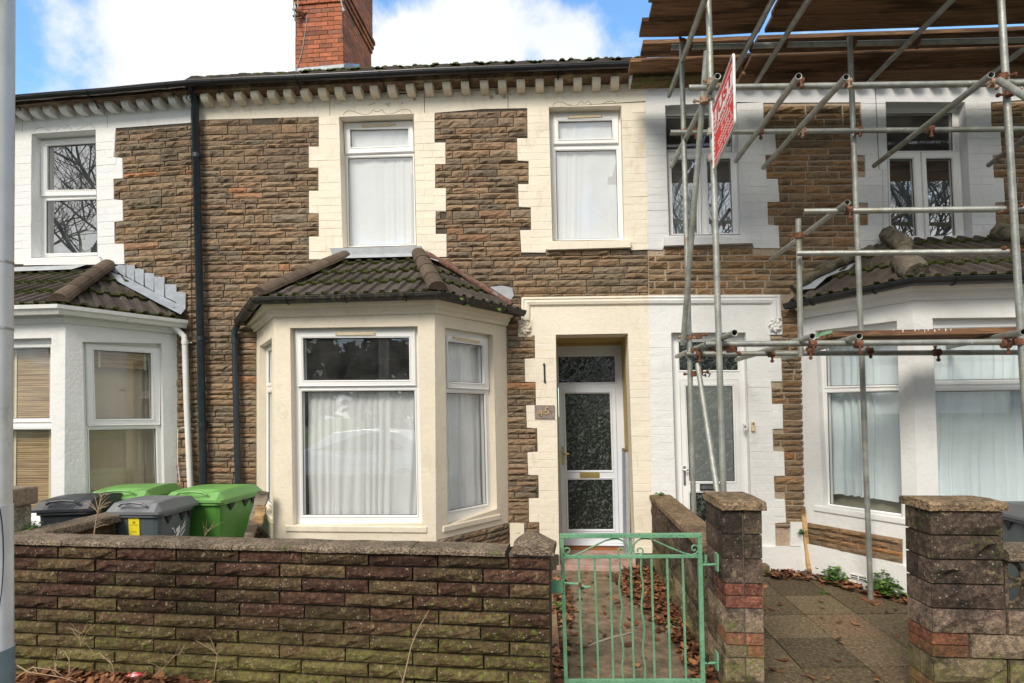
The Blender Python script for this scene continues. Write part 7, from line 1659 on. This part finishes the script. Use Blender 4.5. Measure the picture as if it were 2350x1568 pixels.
# ================================================================== the other side of the street, seen in the panes
def baretree(x, y, h, seed, label):
    rnd = random.Random(seed); t = thing('bare_tree', label, 'tree', (x, y, 0), 'bare trees across the road'); tr, br = MB(), MB()
    def grow(p, d, l, r, dep):
        n = 3; pts = [p]; q = p; dd = d
        for i in range(n): dd = (dd+V3((rnd.uniform(-.18, .18), rnd.uniform(-.18, .18), rnd.uniform(-.08, .14)))).normalized(); q = q+dd*l/n; pts.append(q)
        (tr if dep == 0 else br).tube(pts, [r, r*.88, r*.78, r*.68], 6 if dep < 3 else 4, cap=False)
        if dep >= 7: return
        for k in range(3 if dep < 6 else 2):
            ax = V3((rnd.uniform(-1, 1), rnd.uniform(-1, 1), rnd.uniform(-.1, .5))).normalized(); nd_ = (dd*.75+ax*(.75 if dep else .6)).normalized(); st_ = pts[rnd.choice((2, 3, 3))]
            grow(st_, nd_, l*rnd.uniform(.62, .82), r*rnd.uniform(.48, .62), dep+1)
    grow(V3((x, y, -.06)), V3((0, 0, 1)), h*.26, h*.0145, 0)
    tr.obj('trunk', M_['bark'], t, smooth=True); kind(br.obj('branches', M_['bark'], t), 'stuff')
for i, (x, y, h) in enumerate(((-26, -12, 27), (-21, -10.5, 25), (7.5, -11.5, 18), (12, -12.5, 20), (16.5, -11, 21), (20, -13, 21))): baretree(x, y, h, 11+i, ['tall bare tree furthest left across the road', 'bare tree with low limbs across the road on the left', 'bare tree across the road opposite the doors', 'bare tree across the road opposite the scaffold', 'broad bare tree across the road on the right', 'bare tree furthest right across the road'][i])
def evergreen(x, y, w, h, seed, label):
    rnd = random.Random(seed); t = thing('evergreen_tree', label, 'tree', (x, y, 0), 'evergreens across the road'); m = MB()
    for k in range(1500):
        a = rnd.random()*6.28; b_ = math.acos(rnd.uniform(-1, 1)); rr_ = rnd.uniform(.55, 1)*(.85+.3*noise.noise(V3((math.cos(a)*2, math.sin(a)*2, b_*2+seed)))); q = V3((x+math.sin(b_)*math.cos(a)*w*rr_, y+math.sin(b_)*math.sin(a)*w*.6*rr_, h*.55+math.cos(b_)*h*.5*rr_)); s_ = rnd.uniform(.12, .4)
        d1 = V3((rnd.uniform(-1, 1), rnd.uniform(-1, 1), rnd.uniform(-1, 1))).normalized()*s_; d2 = d1.cross(V3((rnd.uniform(-1, 1), rnd.uniform(-1, 1), rnd.uniform(-1, 1)))).normalized()*s_*.6; m.add([q-d1, q+d2, q+d1, q-d2], [(0, 1, 2, 3)])
    kind(m.obj('crown', M_['evergreen'], t), 'stuff'); m = MB(); m.tube([(x, y, -.06), (x, y, h*.5)], [.2, .12], 8); m.obj('trunk', M_['bark'], t)
for i, x in enumerate((-31, -17, -12.5, -8.5, -4.5, -.5, 8, 13)): evergreen(x, -14.5-(i % 2), 3.0, 6.2+(i % 3)*.6, 40+i, ['dark evergreen across the road, furthest left', 'dark evergreen across the road opposite the white bay', 'dark evergreen across the road left of the cream bay', 'dark evergreen across the road opposite the cream bay', 'dark evergreen across the road behind the parked car', 'dark evergreen across the road opposite the front doors', 'dark evergreen across the road opposite the scaffold', 'dark evergreen across the road, furthest right'][i])
def car(x, y):
    t = thing('parked_car', 'white hatchback parked at the kerb, seen mirrored in the bay window', 'car', (x, y, 0)); m = MB()
    side = [(-2.05,.30),(-2.1,.62),(-1.95,.80),(-1.15,.95),(-.45,1.40),(.35,1.47),(1.15,1.40),(1.75,1.0),(2.0,.92),(2.08,.60),(2.02,.30)]
    n = len(side); P = []
    for s_, w in ((-1, .84), (1, .84)): P += [(x+a, y+s_*(w if z < 1 else .66), z) for a, z in side]
    m.add(P, [tuple(range(n))[::-1], tuple(range(n, 2*n))]+[(i, i+1, n+i+1, n+i) for i in range(n-1)]+[(n-1, 0, n, 2*n-1)]); b_ = m.obj('body', M_['carpaint'], t, bevel=.05)
    for s_ in (-1, 1):
        for q in ([(-.95,.98),(-.40,1.34),(-.02,1.38),(-.02,.98)], [(.04,.98),(.04,1.385),(.75,1.36),(1.3,1.04),(1.3,.98)]):
            m = MB(); m.add([(x+a, y+s_*(.845-(zc_-.95)*.42), zc_) for a, zc_ in q], [tuple(range(len(q)))]); m.obj('side_window', M_['carglass'], t)
    for a in (-1.3, 1.3):
        for s_ in (-1, 1): m = MB(); m.tube([(x+a, y+s_*.70, .27), (x+a, y+s_*.86, .27)], .31, 20); w_ = m.obj('wheel', M_['tyre'], t); m = MB(); m.tube([(x+a, y+s_*.85, .27), (x+a, y+s_*.875, .27)], .19, 14); m.obj('rim', M_['chrome'], w_)
car(-5.0, -2.15)

# scraps caught in the cream bay's gutter and the rusty clip hanging from the lower lift
m = MB(); rnd = random.Random(9)
for x, y, mt_ in ((2230,1275,1),(262,1182,1),(1885,1178,1),(1680,1120,1),(370,1190,0),(1940,1240,0)):
    p = onY(*c('A11', x, y), 5.44 if x < 1700 else 5.5); m.tint = (.9 if mt_ else .2, 0, 0, 1); s_ = .022
    m.add([p+V3((-s_, 0, .01)), p+V3((0, -.01, .02)), p+V3((s_*1.2, 0, .008)), p+V3((s_*.3, 0, -.016))], [(0, 1, 2, 3)])
kind(m.obj('leaf_scraps', M_['weed']), 'stuff')
m = MB(); p = [onY(*c('T4', x, y), 5.5) for x, y in ((1405,505),(1440,545),(1480,595),(1498,540),(1455,555))]; m.tube(p, .006, 5); tag(m.obj('wire_clip', M_['rust']), 'bent rusty wire clip hanging below the lower scaffold tubes beside the stone strip', 'clip')
m = MB()
for k in range(260):
    t_ = rnd.random(); a_, b_ = (P5[1], P5[2]) if k < 170 else ((P5[2], P5[3]) if k < 220 else (P5[0], P5[1])); q = a_+(b_-a_)*t_; n = V3(((b_-a_).y, -(b_-a_).x, 0)).normalized(); q = q+n*rnd.uniform(.03, .11)+V3((0, 0, rnd.uniform(-.012, .012))); r = rnd.uniform(.006, .016)
    m.add([q+V3((r, 0, 0)), q+V3((0, r, 0)), q+V3((-r, 0, 0)), q+V3((0, -r, 0)), q+V3((0, 0, r*.9))], [(0, 1, 4), (1, 2, 4), (2, 3, 4), (3, 0, 4)])
kind(m.obj('moss', M_['moss'], H45), 'stuff')
